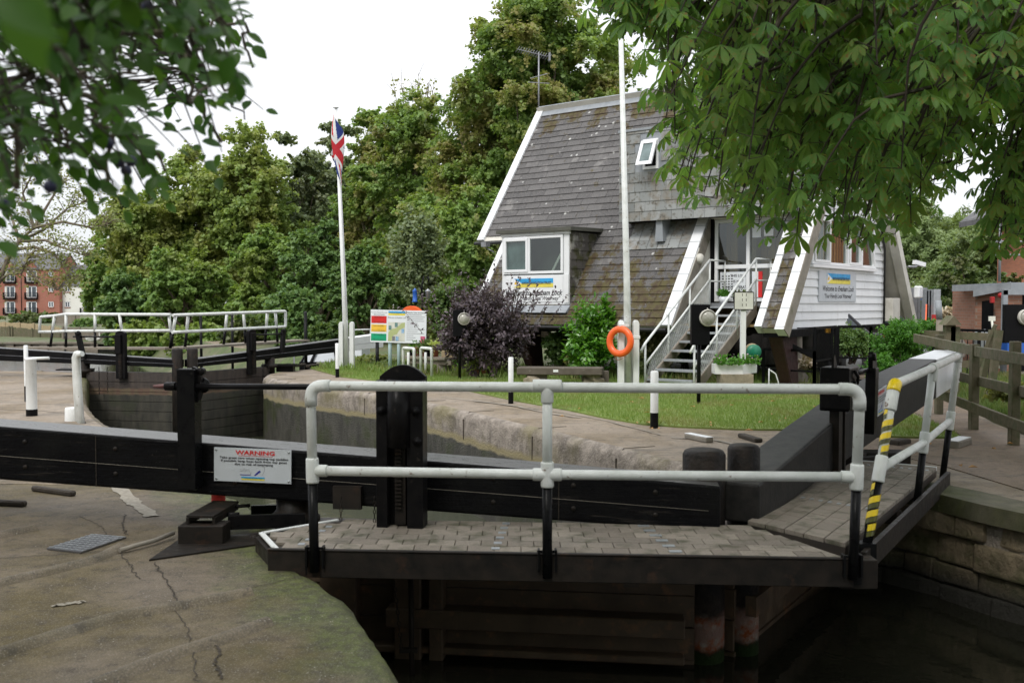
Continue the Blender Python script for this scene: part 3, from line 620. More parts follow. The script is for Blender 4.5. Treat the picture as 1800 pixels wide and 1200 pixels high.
ribbon(mb, [G(*p) for p in [(770, 698), (900, 713), (1040, 735), (1160, 765)]], .03, .003, .012, 2, .5)
ribbon(mb, [G(*p) for p in [(1180, 770), (1260, 775), (1320, 793)]], .05, .003, .012, 2, .4)
ribbon(mb, [G(*p) for p in [(832, 705), (900, 714), (965, 727), (1020, 735)]], .05, .004, .014, 2, .5)
tag(mb.build('paving_joint', 'concrete'), kind='structure')
# lawn grass: blades
def in_poly(P, poly):
    x, y = P[:, 0], P[:, 1]; c = np.zeros(len(P), bool); n = len(poly)
    for i in range(n):
        (x1, y1), (x2, y2) = poly[i], poly[(i+1) % n]
        with np.errstate(divide='ignore', invalid='ignore'): c ^= ((y1 > y) != (y2 > y)) & (x < (x2-x1)*(y-y1)/(y2-y1)+x1)
    return c
def grass(name, poly, n, h, mat='grass_blade', wmul=.2, z=.02):
    A = np.array(poly); lo, hi = A.min(0), A.max(0); P = rng.random((n*3, 2))*(hi-lo)+lo; P = P[in_poly(P, poly)][:n]; m = len(P)
    P3 = np.column_stack([P, np.full(m, z)]); D = norm(rng.normal(size=(m, 3))*np.array([.35, .35, .1])+[0, 0, 1]); N = np.column_stack([rng.normal(size=(m, 2)), np.zeros(m)+.1])
    t = ([(-wmul/2, 0, 0), (wmul/2, 0, 0), (0, 1, .15)], [(0, 1, 2)]); o = leaves(name, mat, P3, D, norm(N), h*(.5+rng.random(m)), t)
    return tag(o, kind='stuff')
grass('lawn_grass', lawn, 70000, .05)
grass('verge_grass', verge, 16000, .13, 'verge_blade')
tuft = [G(*p).to_2d().to_tuple() for p in [(560, 650), (640, 655), (760, 662), (880, 668), (1100, 672), (1360, 672), (1440, 680), (1440, 660), (1100, 655), (600, 636)]]
grass('border_grass', tuft, 9000, .16)
mb = MB()
for i in range(46):
    p = G(random.uniform(900, 1440), random.uniform(690, 765)) if i < 22 else (G(random.uniform(1350, 1790), random.uniform(740, 900)) if i < 36 else G(random.uniform(1100, 1440), random.uniform(690, 760)))
    if p.x < -.7 and p.y > 5.9 and p.x > -1.6: continue
    s = random.uniform(.025, .06); a = random.uniform(0, 6.28); c, d = math.cos(a)*s, math.sin(a)*s
    mb.add([(p.x-c, p.y-d, .045), (p.x+d*.5, p.y-c*.5, .06), (p.x+c, p.y+d, .045), (p.x-d*.5, p.y+c*.5, .065)], [(0, 1, 2, 3)])
tag(mb.build('fallen_leaves', 'fallen_leaf'), kind='stuff')
# ================================================================ LOCK GATES
n = NM('gate_wet'); v = n.pos(); z = n.sep(v)[2]; st = n.noise(4, 6, n.pos((2, 2, .4)), .65)
zz = n.math('ADD', z, n.math('MULTIPLY', n.math('SUBTRACT', n.noise(3, 6, v), .5), .12))
up_ = n.mix(n.rng(st, .35, .65), (.028, .022, .02), (.065, .05, .04)); dn = n.mix(n.rng(st, .35, .65), (.020, .020, .017), (.06, .055, .042)); dn = n.mix(n.rng(n.noise(1.5, 5, v), .52, .6, 0, .6), dn, (.035, .04, .022))
bd = n.mix(n.rng(st, .4, .6), (.12, .095, .055), (.11, .065, .045))
c_ = n.mix(n.rng(zz, -.36, -.33), dn, bd); c_ = n.mix(n.rng(zz, -.24, -.2), c_, up_)
M['gate_wet'] = n.done(c_, .6, n.bump(n.noise(30, 6, v), .5, .02))
n = NM('post_wet'); v = n.pos(); z = n.sep(v)[2]; st = n.noise(7, 7, v, .65)
zz = n.math('ADD', z, n.math('MULTIPLY', n.math('SUBTRACT', n.noise(9, 6, v), .5), .10))
c_ = n.mix(n.rng(st, .4, .62), (.010, .009, .009), (.028, .022, .018)); b_ = n.mix(n.rng(st, .42, .55), (.20, .13, .11), n.mix(n.rng(n.noise(20, 3, v), .4, .6), (.22, .06, .02), (.25, .22, .19)))
c_ = n.mix(n.math('MULTIPLY', n.rng(zz, -.78, -.74), n.rng(zz, -.50, -.58)), c_, b_); c_ = n.mix(n.rng(zz, -.76, -.80), c_, (.02, .035, .012))
M['post_wet'] = n.done(c_, .5, spec=.15, normal= n.bump(n.noise(30, 6, v), .4, .02))
def lerp_prof(pr, t):
    for (a, x), (b, y) in zip(pr, pr[1:]):
        if t <= b: return x+(y-x)*(t-a)/(b-a)
    return pr[-1][1]
def warning_sign(fr, wd, h, parent):                # painted steel plate screwed to the beam; fr origin = lower left corner
    m = MB(); m.slab(fr, [(0, 0), (wd, 0), (wd, h), (0, h)], 0, .006); s = m.build('warning_sign', 'sign_grey', parent)
    text(fr, 'WARNING', wd*.54, h*.87, h*.17, 'sign_red', s, .009, wscale=1.5, bold=.0012)
    m = MB(); m.slab(fr, [(wd*.32, h*.775), (wd*.76, h*.775), (wd*.76, h*.785), (wd*.32, h*.785)], .0065, .008); m.build('underline', 'sign_red', s)
    for i, t in enumerate(['Take great care when opening top paddles', 'If possible keep boat back from top gates', 'due to risk of swamping']): text(fr, t, wd*.52, h*(.71-i*.09), h*.088, 'ink', s, .009, wscale=1.42, bold=.0005)
    m = MB(); m.slab(fr, [(wd*.36, h*.06), (wd*.66, h*.06), (wd*.66, h*.11), (wd*.36, h*.11)], .0065, .008); m.build('yellow_stripe', 'sign_yellow', s)
    m = MB(); m.slab(fr, [(wd*.36, h*.112), (wd*.66, h*.112), (wd*.66, h*.16), (wd*.36, h*.16)], .0065, .008); m.build('blue_stripe', 'sign_blue', s)
    text(fr, 'AVON NAVIGATION TRUST', wd*.52, h*.112, h*.045, 'ink', s, .010, wscale=1.0)
    m = MB(); m.slab(fr, [(wd*.34, h*.205), (wd*.48, h*.205), (wd*.485, h*.225), (wd*.34, h*.225)], .0065, .008)
    m.slab(fr, [(wd*.52, h*.2), (wd*.545, h*.2), (wd*.61, h*.32), (wd*.6, h*.36), (wd*.58, h*.34)], .0065, .008); m.build('boat_diagram', 'sign_navy', s)
    m = MB()
    for a, b in [((.52, .52), (.66, .47)), ((.66, .47), (.66, .36)), ((.66, .36), (.63, .22)), ((.34, .37), (.47, .37)), ((.34, .32), (.47, .32)), ((.49, .3), (.47, .23))]:
        m.beam(fr(wd*a[0], h*a[1], .007), fr(wd*b[0], h*b[1], .007), .0016, .001)
    m.build('line_drawing', 'ink_grey', s)
    m = MB()
    for a, b in [(.03, .07), (.97, .07), (.03, .93), (.97, .93)]: m.lathe(fr(wd*a, h*b, .006), [(.009, 0), (.008, .004), (.0001, .005)], 10, axis=fr.n)
    m.build('screw', 'galvanised', s); return s
def fit(mb, p, d, r=.041, l=.07):                   # pipe fitting: short sleeve
    p = Vector(p); d = Vector(d).normalized(); mb.tube([p-d*l, p-d*(l*.86), p+d*(l*.86), p+d*l], [r*.93, r, r, r*.93], 14)
# ---------------------------------------------------------------- near left leaf
dv = Vector((-.9916, .129, 0)).normalized(); cvv = Vector((-dv.y, dv.x, 0)); cvv = cvv if cvv.y < 0 else -cvv
M1 = Vector((1.33, 6.75, 0)); NL = thing('lock_gate', 'near left lock gate with black beam, white front handrail and warning plate', 'lock gate', M1+dv*2.95)
def F(t, s, z): return M1+dv*t+cvv*s+Vector((0, 0, z))
ztop = [(-.2, .385), (.0, .40), (1.5, .50), (5.5, .735), (9.5, .93)]; zbot = [(-.2, .07), (0, .085), (5.5, .335), (9.5, .5)]
def make_beam(F, ts, s0, s1, ztop, zbot, name, mat, parent, bev=.02):
    mb = MB(); rows = [[F(t, s0, lerp_prof(zbot, t)), F(t, s1, lerp_prof(zbot, t)), F(t, s1, lerp_prof(ztop, t)), F(t, s0, lerp_prof(ztop, t))] for t in ts]
    vs = [p for r in rows for p in r]; fs = [(0, 1, 2, 3), tuple(4*(len(ts)-1)+i for i in (3, 2, 1, 0))]
    for i in range(len(ts)-1):
        for k in range(4): fs.append((4*i+k, 4*i+(k+1) % 4, 4*i+4+(k+1) % 4, 4*i+4+k))
    mb.add(vs, fs); return mb.build(name, mat, parent, bevel=bev, seg=3)
n = NM('beam_paint'); v = n.pos(); gz = n.sep(n.geo().outputs['Normal'])[2]
mottle = n.noise(22, 8, n.pos((.35, 1.6, 1.6)), .7); top_sheen = n.math('MULTIPLY', n.rng(gz, .8, .95), n.rng(mottle, .3, .7, .35, 1))
c_ = n.mix(n.rng(n.noise(3, 5, v), .4, .7), (.004, .004, .005), (.008, .008, .008)); c_ = n.mix(n.rng(n.noise(60, 3, v), .70, .74), c_, (.05, .047, .045))
c_ = n.mix(n.rng(n.noise(14, 7, n.pos((.12, .4, 2.2)), .7), .6, .68, 0, .8), c_, (.035, .03, .026)); c_ = n.mix(top_sheen, c_, (.12, .117, .115))  # upward faces mixed to pale grey, a sky sheen put into the colour
M['beam_paint'] = n.done(c_, n.rng(mottle, .3, .7, .22, .45), n.bump(n.math('ADD', n.noise(35, 6, v), n.noise(16, 6, n.pos((.12, .4, 3)), .7)), .45, .012), spec=n.rng(gz, .8, .95, .10, .6))
BM = make_beam(F, [-.08, .02, .8, 1.5, 2.5, 4, 5.5, 7, 9.5], -.2, .16, ztop, zbot, 'balance_beam', 'beam_paint', NL)
mb = MB(); mb.tube([F(t, .163, lerp_prof(ztop, t)*.45+lerp_prof(zbot, t)*.55) for t in (0, 1.5, 5.5, 9.5)], .0016, 4)
mb.build('beam_joint', 'concrete', BM)
mb = MB()
for t in (.35, .9, 1.45, 2.75, 3.3, 4.2, 4.9):
    for zf in (.28, .75): mb.cut(); mb.lathe(F(t, .16, lerp_prof(zbot, t)+(lerp_prof(ztop, t)-lerp_prof(zbot, t))*zf), [(.017, 0), (.015, .008), (.001, .010)], 8, axis=cvv)
mb.build('bolt_heads', 'rusty_black', BM)
mb = MB()
for t in (1.0, 4.35): mb.cut(); mb.beam(F(t, .161, lerp_prof(zbot, t)+.01), F(t, .161, lerp_prof(ztop, t)-.01), .004, .004, up=cvv)
mb.build('scarf_seam', 'soil', BM)
mb = MB(); pillar(mb, 1.33, 6.86, -1.6, .60, .147, 28, .035); mb.build('mitre_post', 'post_wet', NL)
mb = MB()
for k in range(8): mb.add([F(.08, -.1, -1.7+.22*k), F(2.95, -.1, -1.7+.22*k), F(2.95, .05-.01*(k % 2), -1.7+.22*k), F(.08, .05-.01*(k % 2), -1.7+.22*k)]+[F(.08, -.1, -1.49+.22*k), F(2.95, -.1, -1.49+.22*k), F(2.95, .05-.01*(k % 2), -1.49+.22*k), F(.08, .05-.01*(k % 2), -1.49+.22*k)],
    [(3, 2, 1, 0), (4, 5, 6, 7), (0, 1, 5, 4), (1, 2, 6, 5), (2, 3, 7, 6), (3, 0, 4, 7)], .3+.05*k)
mb.build('gate_panel', 'wet_timber', NL)
mb = MB()
mb.beam(F(.15, .13, -.57), F(2.2, .13, -.57), .16, .13); mb.cut(); mb.beam(F(.15, .11, -.80), F(2.9, .11, -.80), .12, .05)
for t, w_ in ((2.05, .19), (2.55, .26), (1.85, .1)): mb.cut(); mb.beam(F(t, .12, -1.5), F(t, .12, .05), w_, .13, up=cvv)
mb.build('gate_rail', 'wet_timber', NL, bevel=.008)
mb = MB(); hp = F(2.93, .0, 0); mb.lathe(hp, [(.001, .02), (.17, .02), (.19, .05), (.19, .075), (.15, .10), (.12, .13), (.125, .3), (.001, .3)], 24); mb.lathe(hp, [(.13, -1.7), (.13, .02), (.001, .02)], 20); mb.build('heel_post', 'rusty_black', NL)
# walkway
FL, FR_, BR, BL1, BL2 = Vector((-1.41, 6.0)), Vector((1.96, 5.77)), Vector((1.60, 6.66)), Vector((-1.2, 6.80)), Vector((-1.62, 6.42))
mb = MB(); mb.prism([tuple(p) for p in (FL, FR_, BR, BL1, BL2)], .03, .10)
for t in (.5, 1.5, 2.4): mb.beam(F(t, .1, -.06), F(t, .95, -.02), .09, .12)
WK = mb.build('walkway', 'dark_timber', NL)
n = NM('deck_tile'); v = n.pos(); tn = n.attr('tone')
c_ = n.mix(tn, (.19, .16, .13), (.29, .25, .205)); c_ = n.mix(n.rng(n.noise(7, 7, v), .5, .68), c_, (.10, .095, .06)); c_ = n.mix(n.rng(n.noise(120, 3, v), .5, .7, 0, .5), c_, (.08, .07, .055))
M['deck_tile'] = n.done(c_, .8, n.bump(n.noise(90, 5, n.pos((1, 4, 1))), .5, .01))
mb = MB()
for r in range(6):
    y0, y1 = .012+r*.138, .012+r*.138+.134; off = (r % 2)*.08
    k = -4
    while k < 24:
        xa = FL.x+off+k*.163; xb = xa+.159
        def yl(x, d): f = (x-FL.x)/(FR_.x-FL.x); return FL.y+(FR_.y-FL.y)*f+d
        def lim(d):
            yy = FL.y+d; l = FL.x+(BL2.x-FL.x)*min(1, d/.42) if d < .42 else BL2.x+(BL1.x-BL2.x)*(d-.42)/.38
            rr = FR_.x+(BR.x-FR_.x)*d/.89; return l+.01, rr-.01
        la, ra = lim(y0); lb, rb = lim(y1); xs = [(max(xa, la), min(xb, ra)), (max(xa, lb), min(xb, rb))]
        if xs[0][1]-xs[0][0] > .01 and xs[1][1]-xs[1][0] > .01:
            z = .121+random.uniform(-.0015, .0015)
            q = [(xs[0][0], yl(xs[0][0], y0)), (xs[0][1], yl(xs[0][1], y0)), (xs[1][1], yl(xs[1][1], y1)), (xs[1][0], yl(xs[1][0], y1))]
            mb.hexa([(x, y, .1) for x, y in q]+[(x, y, z) for x, y in q], random.random())
        k += 1
mb.build('deck_tile', 'deck_tile', WK, bevel=.003)
mb = MB()
for x0 in (-.10, .98):
    for r in range(6): mb.cut(); y = FL.y+(FR_.y-FL.y)*(x0-FL.x)/3.37+.08+r*.138; mb.box((x0+.02*r*(-1 if x0 > 0 else 1)*0+(.012*r if x0 < 0 else -.02*r), y, .123), (.05 if x0 < 0 else .075, .05, .004))
for r in range(5): mb.cut(); mb.box((-1.3+.02*r, 6.1+r*.12, .123), (.04, .05, .004))
mb.build('grip_plate', 'galvanised', WK)
mb = MB(); mb.beam((FL.x-.02, FL.y-.01, .119), (BL2.x-.01, BL2.y, .119), .034, .008); mb.beam((BL2.x, BL2.y, .119), (BL1.x, BL1.y+.01, .119), .034, .008)
mb.build('edge_strip', 'white_paint', WK)
mb = MB(); mb.beam((FL.x-.06, FL.y-.035, .045), (FR_.x+.02, FR_.y-.035, .045), .05, .165); mb.beam((FL.x-.04, FL.y, .03), (BL2.x-.03, BL2.y, .03), .04, .13); mb.beam((BL2.x-.03, BL2.y, .03), (BL1.x, BL1.y+.02, .03), .04, .13)
mb.beam((FL.x-.06, FL.y-.05, .128), (FR_.x+.02, FR_.y-.05, .128), .035, .012)
mb.build('edge_beam', 'rusty_black', WK, bevel=.004)
# handrail
def P3(px, py, Y): return At(px, py, Y)
HR = MB(); BK = MB()
lt, lb = P3(546, 678, 5.95), P3(553, 1005, 5.90); mt, mbt = P3(962, 678, 5.82), P3(962, 1015, 5.82); rt, rb = P3(1512, 684, 5.72), P3(1499, 1018, 5.70)
lm = lt.lerp(lb, .455); mm = mt.lerp(mbt, .46); rm = rt.lerp(rb, .46)
def elbow(a, c, b, r=.06, n=6):
    a, c, b = Vector(a), Vector(c), Vector(b); p, q = c+(a-c).normalized()*r, c+(b-c).normalized()*r
    return [p.lerp(c, k/n).lerp(c.lerp(q, k/n), k/n) for k in range(n+1)]
HR.tube([lm.lerp(lb, .12)]+elbow(lm, lt, mt)+elbow(mt, rt, rm)+[rm.lerp(rb, .12)], .030, 14)
HR.tube([lm, mm, rm], .029, 14); HR.tube([mt, mm.lerp(mbt, .07)], .029, 14)
for c, dd in ((lm, lb-lt), (mm, mbt-mt), (rm, rb-rt)): fit(HR, c, dd, .039, .075)
for c, dd in ((mt, rt-mt), (mm, rm-mm)): fit(HR, c, dd, .038, .085)
fit(HR, mt+Vector((0, 0, -.05)), (0, 0, 1), .037, .05); fit(HR, lm+(mm-lm).normalized()*.055, mm-lm, .036, .035); fit(HR, rm-(rm-mm).normalized()*.055, mm-lm, .036, .035)
for e, a, b in ((lt, lb, mt), (rt, rb, mt)):
    HR.tube([e+(a-e).normalized()*.12]+elbow(a, e, b, .075)+[e+(b-e).normalized()*.12], .037, 14)
HRO = HR.build('handrail', 'white_pipe', NL)
for q_, b in ((lm.lerp(lb, .1), lb), (mm.lerp(mbt, .06), mbt), (rm.lerp(rb, .1), rb)): BK.cut(); BK.tube([q_, b], .029, 12); BK.box((b.x, b.y+.03, .06), (.12, .012, .17)); BK.box((b.x-.05, b.y+.02, .09), (.012, .06, .13)); BK.box((b.x+.05, b.y+.02, .09), (.012, .06, .13))
BK.build('rail_post', 'black_paint', NL)
# paddle gear
gx = F(2.03, .42, 0); gf = Frame(gx, -dv); PG = MB()
PG.slab(gf, [(-.158, .12), (.158, .12), (.158, 1.12)]+[(.15-.3*i/12, 1.125+.072*(1-(1-i/6)**2)) for i in range(13)]+[(-.158, 1.12)], -.09, -.045)
PG.slab(gf, [(-.158, .12), (-.085, .12), (-.085, 1.10), (-.158, 1.10)], -.045, .05); PG.slab(gf, [(.05, .12), (.158, .12), (.158, 1.10), (.05, 1.10)], -.045, .05)
PGO = PG.build('paddle_post', 'black_metal', NL, bevel=.006)
m = MB(); ax = [gf(.0+.078*math.cos(a)-.005, 0, .045+.078*math.sin(a)) for a in [i*math.pi/12 for i in range(13)]]
m.add([(p.x, p.y, .66) for p in ax]+[(p.x, p.y, 1.105) for p in ax], [(i, i+1, 14+i, 13+i) for i in range(12)]+[tuple(range(12, -1, -1)), tuple(range(13, 26))], smooth=True)
m.slab(gf, [(-.092, .66), (.08, .66), (.08, 1.1), (-.092, 1.1)], .03, .048)
m.build('gear_cover', 'black_metal', PGO)
m = MB(); m.slab(gf, [(-.045, .13), (.028, .13), (.028, .67), (-.045, .67)], -.045, .0)
for k in range(17): m.slab(gf, [(-.04, .24+k*.026), (.006, .24+k*.026), (.006, .253+k*.026), (-.04, .253+k*.026)], .0, .022)
m.build('rack', 'rusty_black', PGO, bevel=.002)
m = MB()
for a, z in ((-.12, .9), (.11, .9), (-.12, 1.07), (.12, 1.07), (.12, .7)): m.lathe(gf(a, z, .05), [(.03, 0), (.03, .012), (.015, .014), (.014, .03), (.001, .031)], 12, axis=gf.n)
m.build('bolt', 'black_metal', PGO)
# shaft, ratchet post, spindle
sp = [P3(300, 679, F(3.9, .27, 0).y), P3(700, 680, F(2.1, .3, 0).y)]
m = MB(); m.tube(sp, .021, 14); fit(m, sp[0].lerp(sp[1], -.0), sp[1]-sp[0], .031, .04); SH = m.build('shaft', 'black_metal', NL)
e = (sp[0]-sp[1]).normalized(); m = MB(); m.tube([sp[0]+e*.02, sp[0]+e*.05, sp[0]+e*.13], [.024, .019, .011], 4); m.build('spindle', 'spindle', SH)
pf = Frame(P3(331, 700, F(3.62, .25, 0).y)*1, -dv); pf.o.z = 0
m = MB(); m.slab(pf, [(-.065, .30), (.062, .30), (.062, 1.15), (-.065, 1.15)], -.08, .04); RP = m.build('ratchet_post', 'black_paint', NL, bevel=.006)
m = MB(); arc = [(.06+.075*math.cos(a)-.03, 1.03+.135*math.sin(a)) for a in [(-60+i*15)*math.pi/180 for i in range(11)]]
m.slab(pf, arc+[(.02, .93), (.02, 1.15)], -.03, .0); m.lathe(pf(.09, 1.03, -.05), [(.001, 0), (.055, 0), (.055, .02), (.03, .022), (.03, .05), (.001, .05)], 10, axis=pf.n); m.lathe(pf(.085, 1.13, -.05), [(.001, 0), (.028, 0), (.028, .05), (.001, .05)], 10, axis=pf.n)
m.build('ratchet', 'black_metal', RP)
wf = Frame(F(0, .162, 0)*0+P3(377, 845, F(3.5, .164, 0).y), -dv, up=(dv*-0+Vector((0, 0, 1)))); 
slope = Vector(P3(512, 851, F(2.72, .164, 0).y)-P3(377, 845, F(3.5, .164, 0).y)); wf = Frame(P3(377, 844, F(3.42, .166, 0).y), slope, up=(0, 0, 1))
warning_sign(wf, slope.length, .238, NL)
m = MB(); m.slab(Frame(F(2.47, .18, 0), -dv), [(-.1, .18), (.1, .18), (.1, .34), (-.1, .34)], -.01, .03); m.build('beam_strap', 'rusty_black', NL)
def chain(a, b, name, parent, r=.012, n=None):
    a, b = Vector(a), Vector(b); L_ = (b-a).length; n = n or int(L_/(r*3.0)); m = MB()
    for k in range(n):
        c = a.lerp(b, (k+.5)/n); d = (b-a).normalized(); s = Vector((1, 0, 0)) if k % 2 else Vector((0, 1, 0))
        m.tube([c+d*r*1.6, c+s*r*.8+d*r*.7, c+s*r*.8-d*r*.7, c-d*r*1.6, c-s*r*.8-d*r*.7, c-s*r*.8+d*r*.7, c+d*r*1.6], r*.3, 4, False)
    return m.build(name, 'rusty_black', parent)
chain(F(2.48, .3, .3), F(2.48, .32, .12), 'chain', NL, .010); chain(F(2.24, .33, .3), F(2.24, .33, .12), 'chain', NL, .010)
chain(At(693, 1020, 6.5), At(706, 1140, 6.5), 'chain', NL, .012)
m = MB(); m.tube([At(722, 1015, 6.55), At(724, 1195, 6.55)], .018, 8); m.box(At(718, 1142, 6.55), (.12, .03, .03)); m.build('paddle_rod', 'rusty_black', NL)
# ---------------------------------------------------------------- near right leaf
A0 = Vector((1.63, 6.64, 0)); d2 = Vector((.54, .8417, 0)).normalized(); c2 = Vector((d2.y, -d2.x, 0))
def F2(t, s, z): return A0+d2*t+c2*s+Vector((0, 0, z))
NR = thing('lock_gate', 'near right lock gate with white-ended beam and yellow taped rail post', 'lock gate', F2(3.0, -.1, 0))
zt2 = [(0, .37), (.5, .43), (1.7, .585), (3.4, .775), (6.7, .925), (8.45, .965)]; zb2 = [(0, .10), (3, .27), (8.45, .52)]
n = NM('beam_paint_dull'); v = n.pos(); gz = n.sep(n.geo().outputs['Normal'])[2]; mottle = n.noise(9, 8, v, .7)
c_ = n.mix(n.rng(mottle, .35, .65), (.010, .010, .010), (.026, .024, .022)); c_ = n.mix(n.rng(gz, .7, .95, 0, .8), c_, n.mix(n.rng(mottle, .3, .6), (.035, .037, .037), (.065, .063, .06)))  # upward faces mixed to a paler grey
M['beam_paint_dull'] = n.done(c_, .55, spec=.2, normal= n.bump(n.noise(35, 6, v), .25, .01))
BM2 = make_beam(F2, [.08, .5, 1.1, 1.7, 2.5, 3.4, 5, 6.7], -.33, 0, zt2, zb2, 'balance_beam', 'beam_paint_dull', NR)
make_beam(F2, [6.702, 7.5, 8.45], -.335, .005, zt2, zb2, 'beam_end', 'white_board', BM2, .015)
m = MB(); a, b = F2(8.45, -.05, .92), F2(8.45, -.05, .60); e = d2*.22+c2*.03; m.tube([a]+elbow(a, a+e, b+e, .04)+elbow(a+e, b+e, b, .04)+[b], .014, 8); m.build('push_handle', 'white_pipe', BM2)
m = MB(); pillar(m, 1.635, 6.99, -1.6, .615, .113, 26, .03); m.build('mitre_post', 'post_wet', NR)
m = MB()
for k in range(8):
    z0, z1 = -1.7+.22*k, -1.49+.22*k; s = -.2+.01*(k % 2); m.hexa([F2(.15, -.34, z0), F2(3.0, -.34, z0), F2(3.0, s, z0), F2(.15, s, z0), F2(.15, -.34, z1), F2(3.0, -.34, z1), F2(3.0, s, z1), F2(.15, s, z1)])
m.beam(F2(.2, -.12, -.5), F2(3, -.12, -.5), .14, .14); m.beam(F2(.2, -.12, .0), F2(3, -.12, .0), .14, .1)
m.build('gate_panel', 'wet_timber', NR)
m = MB(); m.lathe(F2(3.05, -.15, 0), [(.13, -1.7), (.13, .26), (.001, .26)], 20); m.lathe(F2(3.05, -.15, 0), [(.001, .03), (.19, .03), (.2, .07), (.14, .09)], 20); m.build('heel_post', 'rusty_black', NR)
# right walkway: long planks
A_, B_, C_, D_ = Vector((1.585, 6.665)), Vector((2.03, 6.02)), Vector((3.79, 8.84)), Vector((3.2, 9.25))
m = MB(); m.prism([tuple(A_), tuple(B_), tuple(C_), tuple(D_)], .06, .118)
for f in (.2, .5, .8): p, q = B_.lerp(C_, f), A_.lerp(D_, f); m.beam((p.x, p.y, .0), (q.x, q.y, .0), .09, .1)
WK2 = m.build('walkway', 'dark_timber', NR)
m = MB()
for k in range(5):
    f0, f1 = (k+.012)/5, (k+.97)/5; parts = 16
    for j in range(parts):
        g0, g1 = (j+.02)/parts, (j+1-.02)/parts; q = []
        for f, g_ in ((f0, g0), (f0, g1), (f1, g1), (f1, g0)):
            a = B_.lerp(A_, f); b = C_.lerp(D_, f); q.append(a.lerp(b, g_))
        z = .148+.002*math.sin(k*3)+random.uniform(-.001, .001)
        m.hexa([(p.x, p.y, .118) for p in q]+[(p.x, p.y, z) for p in q], random.random()*.6+.2)
m.build('deck_plank', 'deck_tile', WK2, bevel=.0025)
m = MB()
for g_ in (.33, .93):
    for k in range(9):
        m.cut(); f = (k+.6)/10; p = B_.lerp(A_, f).lerp(C_.lerp(D_, f), g_); m.box((p.x, p.y, .151), (.045, .025, .004), rz=math.atan2(d2.y, d2.x))
m.build('grip_plate', 'galvanised', WK2)
m = MB(); m.beam((C_.x, C_.y, .135), (D_.x, D_.y, .135), .03, .035); m.build('edge_strip', 'white_paint', WK2)
m = MB(); m.beam((2.10, 5.90, .05), (3.86, 8.76, .05), .035, .15); m.box((2.02, 5.80, .03), (.22, .12, .17)); m.build('edge_beam', 'rusty_black', WK2, bevel=.004)
p1t, p1b = At(1572, 676, 6.32), At(1519, 985, 6.02); p2t, p2b = At(1640, 646, 7.85), At(1610, 895, 7.75); p3t, p3b = At(1685, 625, 9.05), At(1656, 845, 8.95)
p1m, p2m, p3m = p1t.lerp(p1b, .49), p2t.lerp(p2b, .53), p3t.lerp(p3b, .52)
H = MB(); H.tube(elbow(p1m, p1t, p2t, .06)+[p2t, ]+elbow(p2t, p3t, p3m, .05)+[p3m.lerp(p3b, .05)], .030, 14); H.tube([p1m, p2m, p3m], .029, 14); H.tube([p2t, p2m.lerp(p2b, .05)], .029, 14)
for c, dd in ((p1m, p1b-p1t), (p2m, p2b-p2t), (p3m, p3b-p3t)): fit(H, c, dd, .039, .085)
fit(H, p2t, p3t-p1t, .038, .06); fit(H, p2t-Vector((0, 0, .06)), p2b-p2t, .037, .05); H.tube(elbow(p3m, p3t, p2t, .06), .037, 12)
fit(H, p1t+(p1b-p1t)*.09, p1b-p1t, .039, .07); H.build('handrail', 'white_pipe', NR)
K = MB(); K.tube([p2m.lerp(p2b, .08), p2b], .028, 12); K.cut(); K.tube([p3m.lerp(p3b, .08), p3b], .028, 12); K.cut(); K.tube([p1m.lerp(p1b, .15), p1b], .029, 12)
K.box((p1b.x, p1b.y+.02, .07), (.13, .1, .16)); K.build('rail_post', 'black_paint', NR)
T = MB(); q0 = p1t; T.tube(elbow(p1t.lerp(p1b, .05), q0, p2t, .045, 6), .0415, 14); T.build('yellow_tape', 'tape_yellow', NR)
def spiral_tape(a, b, r, turns, name, parent):
    d = (b-a); u = d.normalized(); x = u.orthogonal().normalized(); y = u.cross(x); mb = MB(); n = 16*turns
    for s, cur in ((0, 0), (.5, 1)):
        vs = []; wdt = .46 if s == 0 else .36
        for i in range(n+1):
            f = i/n; an = 2*math.pi*f*turns
            for e_ in (0, .34, .67, 1):
                ff = (f*turns+s+e_*wdt)/(turns+1); p = a+d*ff+(x*math.cos(an)+y*math.sin(an))*r; vs.append(p)
        mb.cur = cur; mb.add(vs, [(4*i+j, 4*i+j+1, 4*i+5+j, 4*i+4+j) for i in range(n) for j in range(3)], smooth=True)
    return mb.build(name, ['tape_yellow', 'tape_black'], parent)
H = MB(); H.tube([p1t.lerp(p1b, .12), p1m], .0285, 12); H.build('rail_post', 'white_pipe', NR)
spiral_tape(p1t.lerp(p1b, .14), p1m.lerp(p1t, .1), .0315, 3, 'hazard_tape', NR); spiral_tape(p1m.lerp(p1b, .16), p1m.lerp(p1b, .78), .0325, 3, 'hazard_tape', NR)
